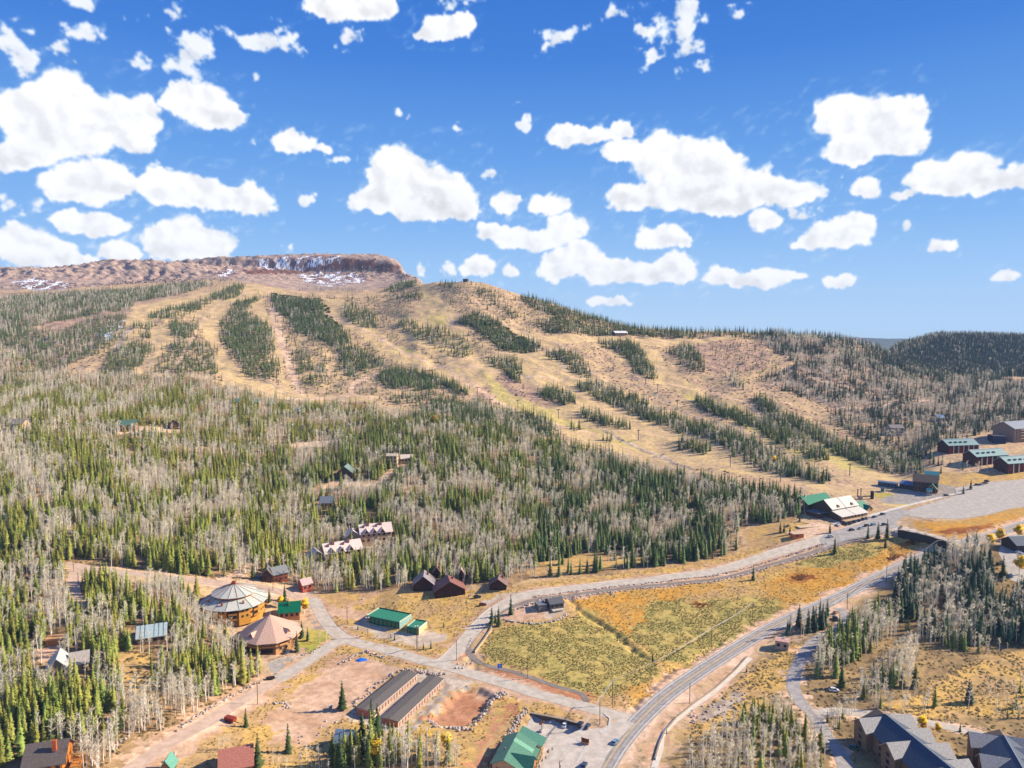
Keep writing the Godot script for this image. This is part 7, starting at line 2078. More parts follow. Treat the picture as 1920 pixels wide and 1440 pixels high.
func chalets() -> void:
	var white := colour(236, 216, 206, 0.55)
	var wall := colour(206, 174, 142)
	var dark := colour(134, 88, 78)
	for k in 2:
		var a: Vector2 = [V(-133.8,-504.8), V(-115.0,-536.2)][k]
		var b: Vector2 = [V(-110.5,-518.1), V(-92.8,-544.4)][k]
		var o := gabled("chalet_block", ["front pale roofed chalet block among the bare aspens with three small gables", "rear pale roofed chalet block stepping up behind the first"][k], "condominium", a, b, 13.0, 7.8, 5.2, wall, white, false, 0.9, Vector2i(6, 2))
		var l := a.distance_to(b)
		for i in 3:
			var x := -l * 0.5 + (i + 0.7) * l / 3.9
			var d := Shape.new()
			d.prism([Vector2(-1.9, 0), Vector2(1.9, 0), Vector2(0, 2.9)], Vector3(0, 0, -4.6), Vector3(1, 0, 0), Vector3.UP, Vector3(x, 7.6, 7.2))
			part("dormer", d, dark, o)
			var r := Shape.new()
			for q in [-1.0, 1.0]:
				r.slab(Vector3(x, 10.9, 7.9), Vector3(x, 10.9, 2.4), Vector3(x + q * 2.5, 7.3, 2.4), Vector3(x + q * 2.5, 7.3, 7.9), 0.2)
			part("dormer_roof", r, white, o)
		for i in 2:
			box_part("chimney", Vector3(-l * 0.5 + (i + 0.6) * l / 2.4, 12.6, 1.2), Vector3(2.0, 3.0, 1.6), dark, o)
			box_part("chimney", Vector3(-l * 0.5 + (i + 0.25) * l / 2.4, 12.0, 2.4), Vector3(1.6, 1.8, 1.2), dark, o)
		# the lower wing at the left end, its roof half white, half shaded grey
		var s := Shape.new()
		gable_shell(s, 9.0, 11.0, 6.0, 4.0)
		for i in s.v.size():
			s.v[i] = Vector3(s.v[i].z - l * 0.5 - 5.5, s.v[i].y, -s.v[i].x + 0.5)
			s.n[i] = Vector3(s.n[i].z, s.n[i].y, -s.n[i].x)
		part("wing_wall", s, colour(150, 140, 128), o)
		var r2 := Shape.new()
		for q in [-1.0, 1.0]:
			r2.slab(Vector3(-l * 0.5 - 5.5, 10.5, 5.8), Vector3(-l * 0.5 - 5.5, 10.5, -4.8), Vector3(-l * 0.5 - 5.5 + q * 6.4, 5.7, -4.8), Vector3(-l * 0.5 - 5.5 + q * 6.4, 5.7, 5.8), 0.25)
		part("wing_roof", r2, white, o)


func red_condos() -> void:
	var teal := colour(136, 168, 166, 0.5)
	var red := colour(88, 62, 56)
	for k in 3:
		var a: Vector2 = [V(448.4,-730.5), V(450.2,-688.6), V(468.4,-670.4)][k]
		var b: Vector2 = [V(483.4,-737.2), V(488.7,-700.5), V(507.2,-681.6)][k]
		var text: String = ["uppermost of the three teal roofed condos with red brown ends", "middle of the three teal roofed condos, its red doors showing", "lowest of the three teal roofed condos cut by the right edge"][k]
		var o := gabled("teal_roofed_condo", text, "condominium", a, b, 15.0, 7.6, 4.4, red, teal, false, 0.9, Vector2i(7, 2), "")
		var l := a.distance_to(b)
		for i in 6:
			var x := -l * 0.5 + (i + 0.5) * l / 6.0
			box_part("column", Vector3(x + l / 12.0, 2.6, 7.75), Vector3(0.9, 10.0, 0.5), colour(216, 200, 186), o)
			if i % 2 == 0:
				door(o, Vector3(x, 0.2, 7.5), 2.2, 5.2, 0, colour(150, 40, 40))
			if i < 4:
				box_part("roof_vent", Vector3(x + 2.0, 10.3, 4.4), Vector3(1.8, 1.3, 1.8), colour(84, 110, 112), o)
		box_part("clerestory", Vector3(0, 12.4, -1.2), Vector3(l + 1.0, 0.9, 0.9), colour(206, 220, 214, 0.4), o)
	var o := gabled("stone_condo", "large grey condo with stacked balconies at the right edge above the teal roofs", "condominium", V(543.9,-771.1), V(595.5,-790.8), 24.0, 13.0, 6.0, colour(158, 134, 120), colour(150, 158, 168, 0.5), false, 1.2, Vector2i(8, 4))
	for i in 4:
		box_part("balcony", Vector3(0, 2.0 + i * 3.1, 13.2), Vector3(40, 0.4, 2.4), colour(214, 186, 158), o)
	var n := gabled("garage_block", "dark blue flat block left of the large grey condo", "garage", V(518.3,-766.5), V(530.4,-764.1), 14.0, 7.0, 0.4, colour(54, 62, 84), colour(70, 76, 92), false, 0.2, Vector2i(0, 1))
	var h := gabled("pale_house", "pale grey house in the aspens left of the teal roofed condos", "house", V(445.9,-838.5), V(460.6,-837.8), 12.0, 7.0, 3.0, colour(184, 176, 166), colour(150, 142, 138), false, 0.6, Vector2i(4, 2))


func cabins() -> void:
	var log_ := colour(150, 92, 62)
	var dark := colour(92, 62, 50)
	gabled("green_roof_cabin", "small cabin with bright green roof between the two round condos", "cabin", V(-141.3,-423.5), V(-129.6,-426.5), 9.5, 4.4, 4.4, colour(204, 142, 96), colour(20, 116, 84, 0.45), false, 0.7, Vector2i(4, 1))
	gabled("log_cabin", "dark log cabin with grey roof and stone chimney on the dusty lane", "cabin", V(-157.0,-462.7), V(-149.8,-468.8), 9.0, 5.0, 3.4, colour(140, 78, 58), colour(140, 142, 144, 0.5), false, 0.8, Vector2i(3, 2))
	gabled("log_cabin", "dark cabin with front facing gable beside the grey roofed log cabin", "cabin", V(-163.6,-459.7), V(-158.2,-461.2), 10.0, 4.4, 3.6, dark, colour(120, 112, 106), true, 0.8, Vector2i(2, 2))
	gabled("pink_roof_cabin", "small red cabin with pinkish shed roof at the bend of the lane", "cabin", V(-137.0,-458.9), V(-131.9,-463.3), 7.0, 4.6, 2.8, colour(196, 104, 82), colour(214, 184, 180, 0.5), false, 0.6, Vector2i(2, 1))
	for k in 3:
		var a: Vector2 = [V(-64.8,-460.3), V(-49.8,-451.2), V(-14.7,-459.5)][k]
		var b: Vector2 = [V(-51.6,-461.2), V(-30.5,-455.3), V(-3.8,-458.5)][k]
		var o := gabled("dark_cabin", ["dark brown cabin with snowy grey right roof at the forest edge", "dark brown cabin with steep red roof standing forward on the straw lawn", "small dark brown cabin with porch under the trees by the lodge road"][k], "cabin", a, b, [12.0, 12.0, 9.0][k], [3.6, 3.2, 3.0][k], [5.4, 5.8, 3.8][k], colour(78, 52, 42), [colour(160, 152, 152, 0.5), colour(150, 104, 94, 0.6), colour(140, 116, 108, 0.6)][k], true, 0.9, Vector2i(3, 1))
		box_part("chimney", Vector3(2.0, [8.2, 8.2, 6.2][k], 2.4), Vector3(1.1, 2.4, 1.1), colour(150, 96, 80), o)
	gabled("roof_cabin", "pink roofed cabin half hidden in the wood behind the dark cabins", "cabin", V(-53.9,-478.8), V(-48.8,-479.1), 8.0, 4.0, 3.6, dark, colour(214, 160, 146, 0.6), true, 0.6, Vector2i(1, 1))
	gabled("roof_cabin", "pale pink roofed cabin deep in the wood left of the lodge road", "cabin", V(-36.7,-472.6), V(-31.7,-473.0), 8.0, 4.0, 3.8, dark, colour(224, 190, 176, 0.6), true, 0.6, Vector2i(1, 1))
	var st := gabled("striped_roof_house", "house with bluish white ribbed metal roof among the lower left trees", "house", V(-195.3,-363.4), V(-183.1,-368.5), 12.0, 4.2, 4.0, colour(150, 120, 96), colour(178, 196, 200, 0.35), false, 0.8, Vector2i(4, 1))
	for i in 8:
		if i % 4 != 3:
			var x := -7.6 + i * 2.2
			part("roof_rib", Shape.new().bar(Vector3(x, 8.62, 0.1), Vector3(x, 4.2, 6.6), 0.12, 4), colour(120, 136, 142), st)
	var gr := gabled("grey_roof_house", "weathered whitish roofed house under aspens at the far lower left", "house", V(-217.0,-323.1), V(-208.9,-326.8), 12.0, 4.6, 4.6, colour(168, 150, 132), colour(196, 198, 196, 0.5), true, 0.8, Vector2i(3, 1))
	gabled("grey_roof_house", "grey roofed annex behind the weathered whitish roofed house", "house", V(-210.3,-330.7), V(-203.7,-334.1), 9.0, 4.0, 4.0, colour(168, 150, 132), colour(186, 176, 168, 0.5), false, 0.7, Vector2i(2, 1))
	var lg := gabled("log_house", "orange log house with dark grey roof and brick chimney in the bottom left corner", "house", V(-181.1,-255.0), V(-169.1,-258.7), 13.0, 5.0, 5.0, colour(216, 132, 54), colour(108, 98, 94), false, 1.1, Vector2i(4, 1))
	box_part("chimney", Vector3(3.0, 10.0, 3.2), Vector3(1.4, 4.0, 1.4), colour(190, 100, 62), lg)
	box_part("deck", Vector3(10.4, 2.4, 3.0), Vector3(3.4, 0.35, 8.0), colour(214, 140, 66), lg)
	for i in 4:
		box_part("deck_post", Vector3(11.8, 0.2, -0.6 + i * 2.4), Vector3(0.3, 4.6, 0.3), colour(196, 120, 54), lg)
	gabled("red_roof_house", "house with faded red brown roof at the bottom edge", "house", V(-113.2,-266.0), V(-102.0,-270.2), 13.0, 4.0, 4.6, colour(120, 84, 70), colour(184, 120, 104, 0.6), false, 0.7, Vector2i(3, 1))
	gabled("green_roof_hut", "small pointed green roof at the bottom edge left of the red brown roof", "hut", V(-136.0,-265.3), V(-131.7,-265.9), 6.0, 3.0, 3.2, colour(150, 120, 90), colour(110, 170, 150, 0.5), true, 0.6, Vector2i(1, 1))
	gabled("blue_roof_house", "blue grey roofed house hidden behind spruces below the dirt lot", "house", V(-75.4,-291.6), V(-68.5,-290.8), 9.0, 4.0, 3.6, colour(110, 116, 126), colour(138, 158, 176, 0.45), false, 0.7, Vector2i(3, 1))
	var hut := gabled("box_hut", "pinkish grey box hut with flat roof beside the highway", "hut", V(147.5,-390.5), V(153.9,-387.7), 5.6, 4.4, 0.3, colour(196, 172, 162), colour(214, 172, 160), false, 0.25, Vector2i(2, 1))
	part("dish", Shape.new().bar(Vector3(1.0, 5.0, -1.0), Vector3(1.0, 6.0, -1.0), 0.5, 8), colour(226, 226, 224), hut)
	gabled("hill_house", "green roofed orange log house on a terrace in the left forest", "house", V(-394.7,-718.2), V(-381.7,-722.1), 13.0, 6.5, 4.0, colour(176, 122, 82), colour(92, 124, 106, 0.6), false, 1.2, Vector2i(5, 2))
	gabled("hill_house", "dark house with grey green roof in the clearing in the middle of the forest", "house", V(-161.2,-653.4), V(-147.5,-653.4), 14.0, 5.0, 5.4, colour(84, 70, 62), colour(128, 150, 138, 0.5), true, 1.0, Vector2i(3, 2))
	var bh := gabled("hill_house", "three storey cream box house above the middle forest clearing", "house", V(-120.5,-679.3), V(-110.3,-679.3), 11.0, 10.5, 1.4, colour(216, 188, 152), colour(206, 190, 168), false, 0.5, Vector2i(3, 3))
	gabled("hill_house", "long pale roofed building beside the three storey cream house", "house", V(-107.8,-690.0), V(-95.7,-692.8), 10.0, 4.0, 3.0, colour(206, 176, 140), colour(226, 212, 196, 0.5), false, 0.6, Vector2i(4, 1))
	gabled("hill_house", "grey roofed house with tan front in the small clearing above the chalets", "house", V(-161.3,-593.7), V(-150.8,-594.7), 12.0, 4.6, 4.0, colour(214, 172, 124), colour(124, 130, 140, 0.5), false, 0.8, Vector2i(3, 1))
	gabled("hill_house", "grey roofed house at the far left edge of the forest", "house", V(-494.4,-702.5), V(-482.9,-702.6), 12.0, 6.0, 4.0, colour(206, 176, 146), colour(150, 142, 138), false, 0.8, Vector2i(3, 1))
	gabled("hill_house", "dark cabin at the end of the terrace right of the green roofed house", "cabin", V(-357.2,-745.6), V(-349.6,-751.0), 10.0, 4.0, 4.0, dark, colour(130, 96, 80), true, 0.8, Vector2i(2, 1))
	for h in [[V(-341.8,-870.2), "orange cabin at the top of the left forest"], [V(-321.1,-877.8), "teal roofed orange cabin at the top of the left forest"], [V(-303.3,-883.0), "pale green roofed cabin at the top of the left forest"], [V(-259.4,-855.0), "pale green roofed cabin below the ski runs"]]:
		var p: Vector2 = h[0]
		gabled("forest_cabin", h[1], "cabin", p, p + Vector2(10, 0.5), 8.0, 3.6, 3.2, colour(190, 130, 84), colour(160, 178, 158, 0.6) if "green" in h[1] else colour(126, 156, 150, 0.6), false, 0.7, Vector2i(2, 1))
	gabled("white_cabin", "white gabled cabin among conifers left of the cream box house", "cabin", V(-233.6,-783.9), V(-228.0,-784.7), 9.0, 5.0, 4.0, colour(216, 206, 196), colour(120, 100, 92), true, 0.6, Vector2i(1, 2))
	gabled("blue_cabin", "small blue roofed cabin in the right hand hill forest", "cabin", V(530.0,-888.0), V(537.1,-886.7), 9.0, 4.0, 3.0, colour(110, 120, 140), colour(150, 178, 206, 0.4), false, 0.6, Vector2i(2, 1))
	gabled("dark_roof_house", "dark roofed house beside the golden aspen at the right edge", "house", V(352.9,-492.0), V(368.8,-493.8), 14.0, 4.6, 4.0, colour(70, 62, 60), colour(72, 84, 106, 0.5), false, 0.9, Vector2i(4, 1))
	gabled("lane_shed", "low grey roofed shed on the lane left of the round condo", "shed", V(-210.9,-431.7), V(-205.2,-435.0), 6.0, 2.6, 1.6, colour(140, 116, 98), colour(176, 168, 164, 0.6), false, 0.4, Vector2i(1, 1))
	var tank := thing("small_tank", "low log shelter in a clearing at the far left", "shelter", spot(V(-233.0,-357.2)), 0.3)
	box_part("wall", Vector3(0, 1.0, 0), Vector3(9, 3.6, 6), colour(190, 132, 84), tank)
	box_part("roof", Vector3(0, 3.0, 0), Vector3(10, 0.4, 7), colour(226, 170, 112), tank)


# ---------------------------------------------------------------- vehicles, poles, walls and other small things
func car(p: Vector2, toward: Vector2, paint_: Color, text: String, tall := 1.0, category := "car", pickup := false) -> void:
	var o := thing("parked_car" if category == "car" else category.replace(" ", "_"), text, category, spot(p, 0.14), frame_of(p, toward))
	var k := "%s" % paint_
	if not paints.has(k):
		var m := StandardMaterial3D.new()
		m.albedo_color = paint_
		m.roughness = 0.35
		m.metallic = 0.15
		m.clearcoat_enabled = true
		m.clearcoat = 0.6
		paints[k] = m
	var body := Shape.new()
	body.prism([Vector2(-2.35, 0.32), Vector2(2.35, 0.32), Vector2(2.4, 0.62), Vector2(2.25, 0.9), Vector2(1.1, 1.0 * tall), Vector2(-2.3, 1.02 * tall), Vector2(-2.4, 0.7)], Vector3(0, 0, -1.84), Vector3(1, 0, 0), Vector3.UP, Vector3(0, 0, 0.92))
	part("body", body, paints[k], o)
	var back := -0.1 if pickup else -1.9
	var cab := Shape.new()
	cab.prism([Vector2(back - 0.2, 0.95 * tall), Vector2(1.25, 0.95 * tall), Vector2(0.55, 1.46 * tall), Vector2(back + 0.25, 1.5 * tall)], Vector3(0, 0, -1.62), Vector3(1, 0, 0), Vector3.UP, Vector3(0, 0, 0.81))
	part("window", cab, glass(), o)
	part("roof", Shape.new().box(Vector3((0.55 + back + 0.25) * 0.5, 1.5 * tall, 0), Vector3(0.55 - back - 0.1, 0.07, 1.5)), paints[k], o)
	for x in [-1.45, 1.5]:
		for z in [-0.85, 0.85]:
			part("wheel", Shape.new().bar(Vector3(x, 0.34, z - 0.12), Vector3(x, 0.34, z + 0.12), 0.36, 9), colour(28, 28, 30, 0.8, 0.0), o)
	for z in [-0.6, 0.6]:
		box_part("headlight", Vector3(2.36, 0.74, z), Vector3(0.1, 0.16, 0.34), colour(230, 230, 226, 0.2, 0.0), o)
		box_part("tail_light", Vector3(-2.37, 0.8, z), Vector3(0.08, 0.18, 0.3), colour(150, 24, 24, 0.3, 0.0), o)


var pole_tops := {}


func pole(p: Vector2, tall: float, text: String, arms := 1, turn := 0.3, lamp := false) -> Vector3:
	var o := thing("utility_pole" if not lamp else "lamp_post", text, "utility pole" if not lamp else "lamp post", spot(p), turn)
	var wood := colour(128, 104, 84)
	part("pole", Shape.new().bar(Vector3(0, -1, 0), Vector3(0, tall, 0), 0.17, 6), wood, o)
	for i in arms:
		var y := tall - 0.5 - i * 1.1
		box_part("crossarm", Vector3(0, y, 0.2), Vector3(2.8, 0.16, 0.14), wood, o)
		for x in [-1.3, 0.0, 1.3]:
			part("insulator", Shape.new().bar(Vector3(x, y + 0.08, 0.2), Vector3(x, y + 0.36, 0.2), 0.09, 5), colour(206, 206, 200, 0.3, 0.0), o)
	if lamp:
		for x in [-0.7, 0.7]:
			box_part("lamp_head", Vector3(x, tall - 0.1, 0.2), Vector3(1.0, 0.5, 0.6), colour(226, 224, 216, 0.4, 0.0), o)
		box_part("bracket", Vector3(0, tall - 0.35, 0.1), Vector3(1.8, 0.12, 0.12), colour(90, 84, 80), o)
	elif arms > 0:
		part("transformer", Shape.new().bar(Vector3(0.35, tall - 2.9, 0.1), Vector3(0.35, tall - 2.0, 0.1), 0.24, 7), colour(150, 150, 150), o) if int(p.x) % 2 == 0 else null
	return spot(p) + Vector3(0, tall - 0.15, 0)


func span(text: String, a: Vector3, b: Vector3, turn: float, sag: float, thick := 0.05) -> void:
	var o := thing("power_line", text, "power line", a)
	for x in [-1.3, 0.0, 1.3]:
		var off := Vector3(cos(turn) * x, 0, -sin(turn) * x)
		var s := Shape.new()
		var last := off
		for i in 12:
			var t := (i + 1) / 12.0
			var q := (b - a) * t + off - Vector3(0, sag * 4.0 * t * (1.0 - t), 0)
			s.bar(last, q, thick, 3)
			last = q
		part("wire", s, colour(206, 198, 186, 0.6, 0.0), o)


func boulders(called: String, text: String, lines: Array, size: Vector2, seed_: int, tones_: Array) -> void:   # rows of stones: [line, width, stones per metre]
	var r := RandomNumberGenerator.new()
	r.seed = seed_
	var rock := Leaves.new()
	var ico := SphereMesh.new()
	ico.radial_segments = 7
	ico.rings = 3
	ico.radius = 0.5
	ico.height = 0.8
	var arr := ico.get_mesh_arrays()
	var vs: PackedVector3Array = arr[Mesh.ARRAY_VERTEX]
	var ids: PackedInt32Array = arr[Mesh.ARRAY_INDEX]
	for i in vs.size():
		vs[i] *= 0.8 + 0.5 * absf(rough.get_noise_3d(vs[i].x * 90.0 + 9.0, vs[i].y * 90.0, vs[i].z * 90.0)) * 2.0
	for i in range(0, ids.size(), 3):
		var nn := (vs[ids[i]] + vs[ids[i + 1]] + vs[ids[i + 2]]).normalized()
		rock.tri(vs[ids[i]], vs[ids[i + 1]], vs[ids[i + 2]], nn, nn, nn, Color(1, 1, 1))
	var list := []
	for l in lines:
		var pts: Array = l[0]
		for i in pts.size() - 1:
			var a: Vector2 = pts[i]
			var b: Vector2 = pts[i + 1]
			var n := maxi(1, int(a.distance_to(b) * l[2]))
			for k in n:
				var p: Vector2 = a.lerp(b, r.randf()) + Vector2(r.randf_range(-0.5, 0.5), r.randf_range(-0.5, 0.5)) * l[1]
				var s := r.randf_range(size.x, size.y)
				var c: Color = tones_[r.randi() % tones_.size()] * r.randf_range(0.75, 1.15)
				list.append([Transform3D(Basis.from_euler(Vector3(r.randf() * 6, r.randf() * 6, r.randf() * 6)).scaled(Vector3(s, s * r.randf_range(0.7, 1.0), s)), spot(p, s * 0.2)), c])
	as_stuff(called, rock.mesh(), tree_material(Color(1, 1, 1)), list, text, "boulders")


func wall_along(called: String, text: String, line: Array, lift: float, drop: float, tone: Material, width := 0.8, crest := []) -> void:   # a stone wall whose coping follows the ground plus «lift»
	var mid: Vector2 = line[line.size() / 2]
	var at := spot(mid)
	var o := thing(called, text, "retaining wall", at)
	var s := Shape.new()
	var cap := Shape.new()
	for i in line.size() - 1:
		for q in 4:
			var a: Vector2 = line[i].lerp(line[i + 1], q / 4.0)
			var b: Vector2 = line[i].lerp(line[i + 1], (q + 1) / 4.0)
			var pa := spot(a, lift) - at
			var pb := spot(b, lift) - at
			if crest:
				pa.y = spot(crest[i].lerp(crest[i + 1], q / 4.0), lift).y - at.y
				pb.y = spot(crest[i].lerp(crest[i + 1], (q + 1) / 4.0), lift).y - at.y
			var e := Vector3(-(b.y - a.y), 0, b.x - a.x).normalized() * width * 0.5
			s.quad(pa + e, pb + e, pb + e - Vector3(0, drop, 0), pa + e - Vector3(0, drop, 0), e)
			s.quad(pa - e, pb - e, pb - e - Vector3(0, drop, 0), pa - e - Vector3(0, drop, 0), -e)
			cap.slab(pa + e * 1.3 + Vector3(0, 0.15, 0), pb + e * 1.3 + Vector3(0, 0.15, 0), pb - e * 1.3 + Vector3(0, 0.15, 0), pa - e * 1.3 + Vector3(0, 0.15, 0), 0.2)
	part("wall", s, tone, o)
	part("coping", cap, colour(170, 156, 140), o)


func lift_tower(p: Vector2, tall: float, text: String, turn := 0.9) -> void:
	var o := thing("lift_tower", text, "lift tower", spot(p), turn, "")
	var steel := colour(112, 112, 116, 0.5)
	part("mast", Shape.new().bar(Vector3(0, -1, 0), Vector3(0, tall, 0), 0.42, 7), steel, o)
	box_part("crossarm", Vector3(0, tall, 0), Vector3(6.4, 0.6, 0.5), steel, o)
	for x in [-2.9, 2.9]:
		box_part("sheaves", Vector3(x, tall - 0.5, 0), Vector3(0.5, 0.5, 3.6), colour(70, 72, 76), o)


func build_details() -> void:
	# cars: place, a point it faces, colour
	var navy := Color8(52, 66, 96)
	var dark := Color8(44, 48, 54)
	var silver := Color8(176, 186, 196)
	var white := Color8(232, 234, 236)
	var row := [V(265.9,-562.7), V(269.9,-564.1), V(275.7,-568.2), V(280.3,-570.6), V(284.7,-573.5), V(288.9,-575.9)]
	var row_text := ["dark first car of the nose-in row at the lodge deck", "charcoal second car of the row at the lodge deck", "grey blue third car of the row at the lodge deck", "navy fourth car of the row at the lodge deck", "dark blue fifth car of the row at the lodge deck", "silver last car at the right end of the lodge row"]
	for i in 6:
		car(row[i], row[i] + Vector2(-0.35, -1.0), [dark, Color8(60, 64, 70), Color8(86, 104, 128), navy, Color8(36, 50, 84), silver][i], row_text[i], 1.0 if i % 2 else 1.12)
	for c in [
		[V(258.8,-560.1), V(260.3,-568.3), white, "white pickup truck nearest the lodge's dark gable", 1.25, true], [V(297.2,-578.7), V(302.4,-581.9), navy, "dark blue car alone at the right of the lodge row", 1.0, false], [V(306.5,-584.0), V(311.5,-586.0), Color8(40, 56, 76), "dark car by the pavement below the lodge's right wing", 1.05, false],
		[V(274.6,-555.1), V(279.2,-557.8), silver, "silver car at the left of the second row in the forecourt", 1.0, false], [V(281.5,-559.9), V(285.5,-562.0), dark, "dark long car in the second row of the forecourt", 1.15, false], [V(287.8,-561.9), V(292.0,-563.8), Color8(88, 150, 176), "teal car at the right of the second row in the forecourt", 1.0, false],
		[V(296.4,-561.6), V(300.0,-562.9), dark, "dark car behind the tall spruces of the forecourt", 1.1, false], [V(265.8,-551.7), V(270.0,-553.4), dark, "black car driving across the lodge forecourt", 1.05, false], [V(243.6,-539.0), V(247.4,-540.2), Color8(150, 176, 190), "light blue car on the lodge road at the forecourt entrance", 1.0, false],
		[V(24.4,-316.4), V(25.6,-319.0), white, "white van parked near the back wall of the store forecourt", 1.2, false], [V(30.9,-313.1), V(32.2,-315.6), dark, "dark car against the back wall of the store forecourt", 1.1, false], [V(33.9,-311.4), V(35.2,-313.9), navy, "navy car beside the wire pole on the store forecourt", 1.1, false],
		[V(44.9,-299.4), V(48.0,-304.0), Color8(120, 146, 166), "grey blue car driving on the highway near the junction", 1.0, false], [V(29.6,-282.4), V(31.1,-286.3), navy, "blue car at the bottom edge on the store forecourt", 1.15, false],
		[V(-125.2,-388.9), V(-123.4,-391.0), Color8(70, 84, 106), "dark blue car in front of the octagonal condo's garage", 1.05, false], [V(-22.3,-451.1), V(-18.9,-452.1), dark, "black car on the gravel beside the steep roofed dark cabin", 1.15, false], [V(-18.5,-441.7), V(-16.2,-442.1), Color8(110, 40, 44), "small dark red car by the road below the black car", 0.95, false],
		[V(200.2,-431.6), V(203.8,-434.3), Color8(196, 150, 106), "tan car at the top of the winding driveway", 1.0, false], [V(196.4,-423.6), V(196.8,-421.0), Color8(34, 38, 50), "black car below the tan car on the winding driveway", 1.15, false], [V(160.9,-346.2), V(163.4,-345.9), white, "white jeep half hidden by trees on the right branch of the driveway", 1.25, false],
		[V(-166.2,-463.2), V(-164.3,-465.7), Color8(44, 110, 170), "bright blue car beside the dark cabin on the lane", 1.0, false], [V(354.0,-492.0), V(359.0,-494.8), white, "white car under the golden aspen in the right parking lot", 1.0, false], [V(353.7,-488.3), V(358.6,-491.0), silver, "silver car second in the right parking lot", 1.0, false], [V(329.5,-474.8), V(332.8,-476.0), dark, "black car at the left rim of the right parking lot", 1.0, false],
		[V(423.1,-644.4), V(427.5,-645.3), navy, "blue car at the back of the big pale parking lot", 1.0, false], [V(427.5,-644.6), V(432.1,-645.6), silver, "silver car at the back of the big pale parking lot", 1.0, false], [V(432.0,-647.0), V(437.1,-648.8), Color8(120, 70, 66), "reddish car at the back of the big pale parking lot", 1.0, false], [V(436.5,-651.6), V(441.2,-652.8), dark, "dark van at the back of the big pale parking lot", 1.3, false],
		[V(382.7,-623.7), V(386.4,-624.4), dark, "small dark car on the pale walk in front of the brown lodge", 1.0, false], [V(-380.0,-718.7), V(-377.1,-721.6), white, "white car on the terrace by the green roofed orange house", 1.0, false], [V(-375.3,-724.3), V(-372.6,-727.6), navy, "blue car on the terrace by the green roofed orange house", 1.0, false], [V(-106.8,-676.7), V(-102.9,-678.0), white, "white car by the three storey cream house", 1.0, false],
		[V(148.2,-298.2), V(149.7,-297.4), Color8(60, 96, 92), "dark green car between the driveway and the apartment block", 1.0, false],
	]:
		car(c[0], c[1], c[2], c[3], c[4], "car", c[5])
	# trailer and tarp on the dirt
	var tr := thing("dump_trailer", "rust red dump trailer beside the dusty road", "trailer", spot(V(-126.6,-310.7)), -0.4)
	box_part("bed", Vector3(0, 1.5, 0), Vector3(5.2, 1.6, 2.4), colour(150, 66, 52), tr)
	box_part("drawbar", Vector3(3.6, 0.7, 0), Vector3(2.4, 0.2, 0.3), colour(80, 60, 54), tr)
	for x in [-1.2, 0.4]:
		for z in [-1.2, 1.2]:
			part("wheel", Shape.new().bar(Vector3(x, 0.5, z - 0.15), Vector3(x, 0.5, z + 0.15), 0.5, 9), colour(34, 32, 32, 0.9, 0.0), tr)
	var cart := thing("dark_trailer", "black utility trailer at the corner of the octagonal condo's driveway", "trailer", spot(V(-124.5,-357.7)), 0.4)
	box_part("bed", Vector3(0, 0.9, 0), Vector3(4.2, 0.8, 2.0), colour(52, 48, 48), cart)
	box_part("drawbar", Vector3(2.9, 0.6, 0), Vector3(1.8, 0.15, 0.2), colour(60, 56, 54), cart)
	for z in [-1.0, 1.0]:
		part("wheel", Shape.new().bar(Vector3(0, 0.4, z - 0.12), Vector3(0, 0.4, z + 0.12), 0.4, 9), colour(30, 30, 30, 0.9, 0.0), cart)
	var tarp := thing("blue_tarp", "crumpled bright blue tarpaulin over a heap on the dirt lot", "tarpaulin", spot(V(-83.0,-382.3)), 0.2)
	var ts := Shape.new()
	var tops := [Vector3(0.2, 1.5, 0), Vector3(2.4, 0.9, 0.3), Vector3(-1.6, 1.0, 0.2)]
	var foot := [Vector3(-3.0, 0, 0.6), Vector3(-1.0, 0, 1.8), Vector3(1.2, 0, 1.5), Vector3(3.6, 0, 1.0), Vector3(3.2, 0.1, -1.0), Vector3(0.4, 0, -1.6), Vector3(-2.4, 0, -1.2)]
	for i in 7:
		var a: Vector3 = foot[i]
		var b: Vector3 = foot[(i + 1) % 7]
		var t: Vector3 = tops[[2, 0, 1, 1, 0, 2, 2][i]]
		var u: Vector3 = tops[[0, 1, 1, 0, 2, 2, 2][i]]
		ts.tri(a, b, t, (a + b) * 0.5 + Vector3.UP)
		if t != u:
			ts.tri(b, t, u, b + Vector3.UP)
	part("sheet", ts, colour(36, 108, 206, 0.4, 0.0), tarp)
	var heap := thing("white_barrel", "small pale drum left of the lone spruce on the dirt lot", "drum", spot(V(-86.6,-330.5)))
	part("drum", Shape.new().bar(Vector3(0, -0.2, 0), Vector3(0, 1.6, 0), 0.9, 10), colour(120, 134, 150, 0.5), heap)
	part("lid", Shape.new().bar(Vector3(0, 1.6, 0), Vector3(0, 1.75, 0), 0.95, 10), colour(206, 210, 214, 0.5), heap)
	# signs
	var sg := thing("blue_sign", "square blue road sign beside the curling dark path", "road sign", spot(V(-6.4,-365.3)), 0.15)
	for x in [-0.7, 0.7]:
		part("post", Shape.new().bar(Vector3(x, -0.3, 0), Vector3(x, 2.2, 0), 0.06, 5), colour(110, 108, 106), sg)
	box_part("board", Vector3(0, 2.4, 0.1), Vector3(2.4, 2.2, 0.1), colour(36, 112, 214, 0.4, 0.0), sg)
	box_part("mark", Vector3(0, 2.4, 0.16), Vector3(0.35, 1.3, 0.02), colour(236, 238, 240, 0.4, 0.0), sg)
	var es := thing("entrance_sign", "wooden entrance sign with slanted dark board on the kerbed island at the junction", "sign", spot(V(31.7,-298.6), 0.3), -0.5)
	box_part("plinth", Vector3(0, 0.4, 0), Vector3(3.4, 1.0, 1.2), colour(206, 150, 116), es)
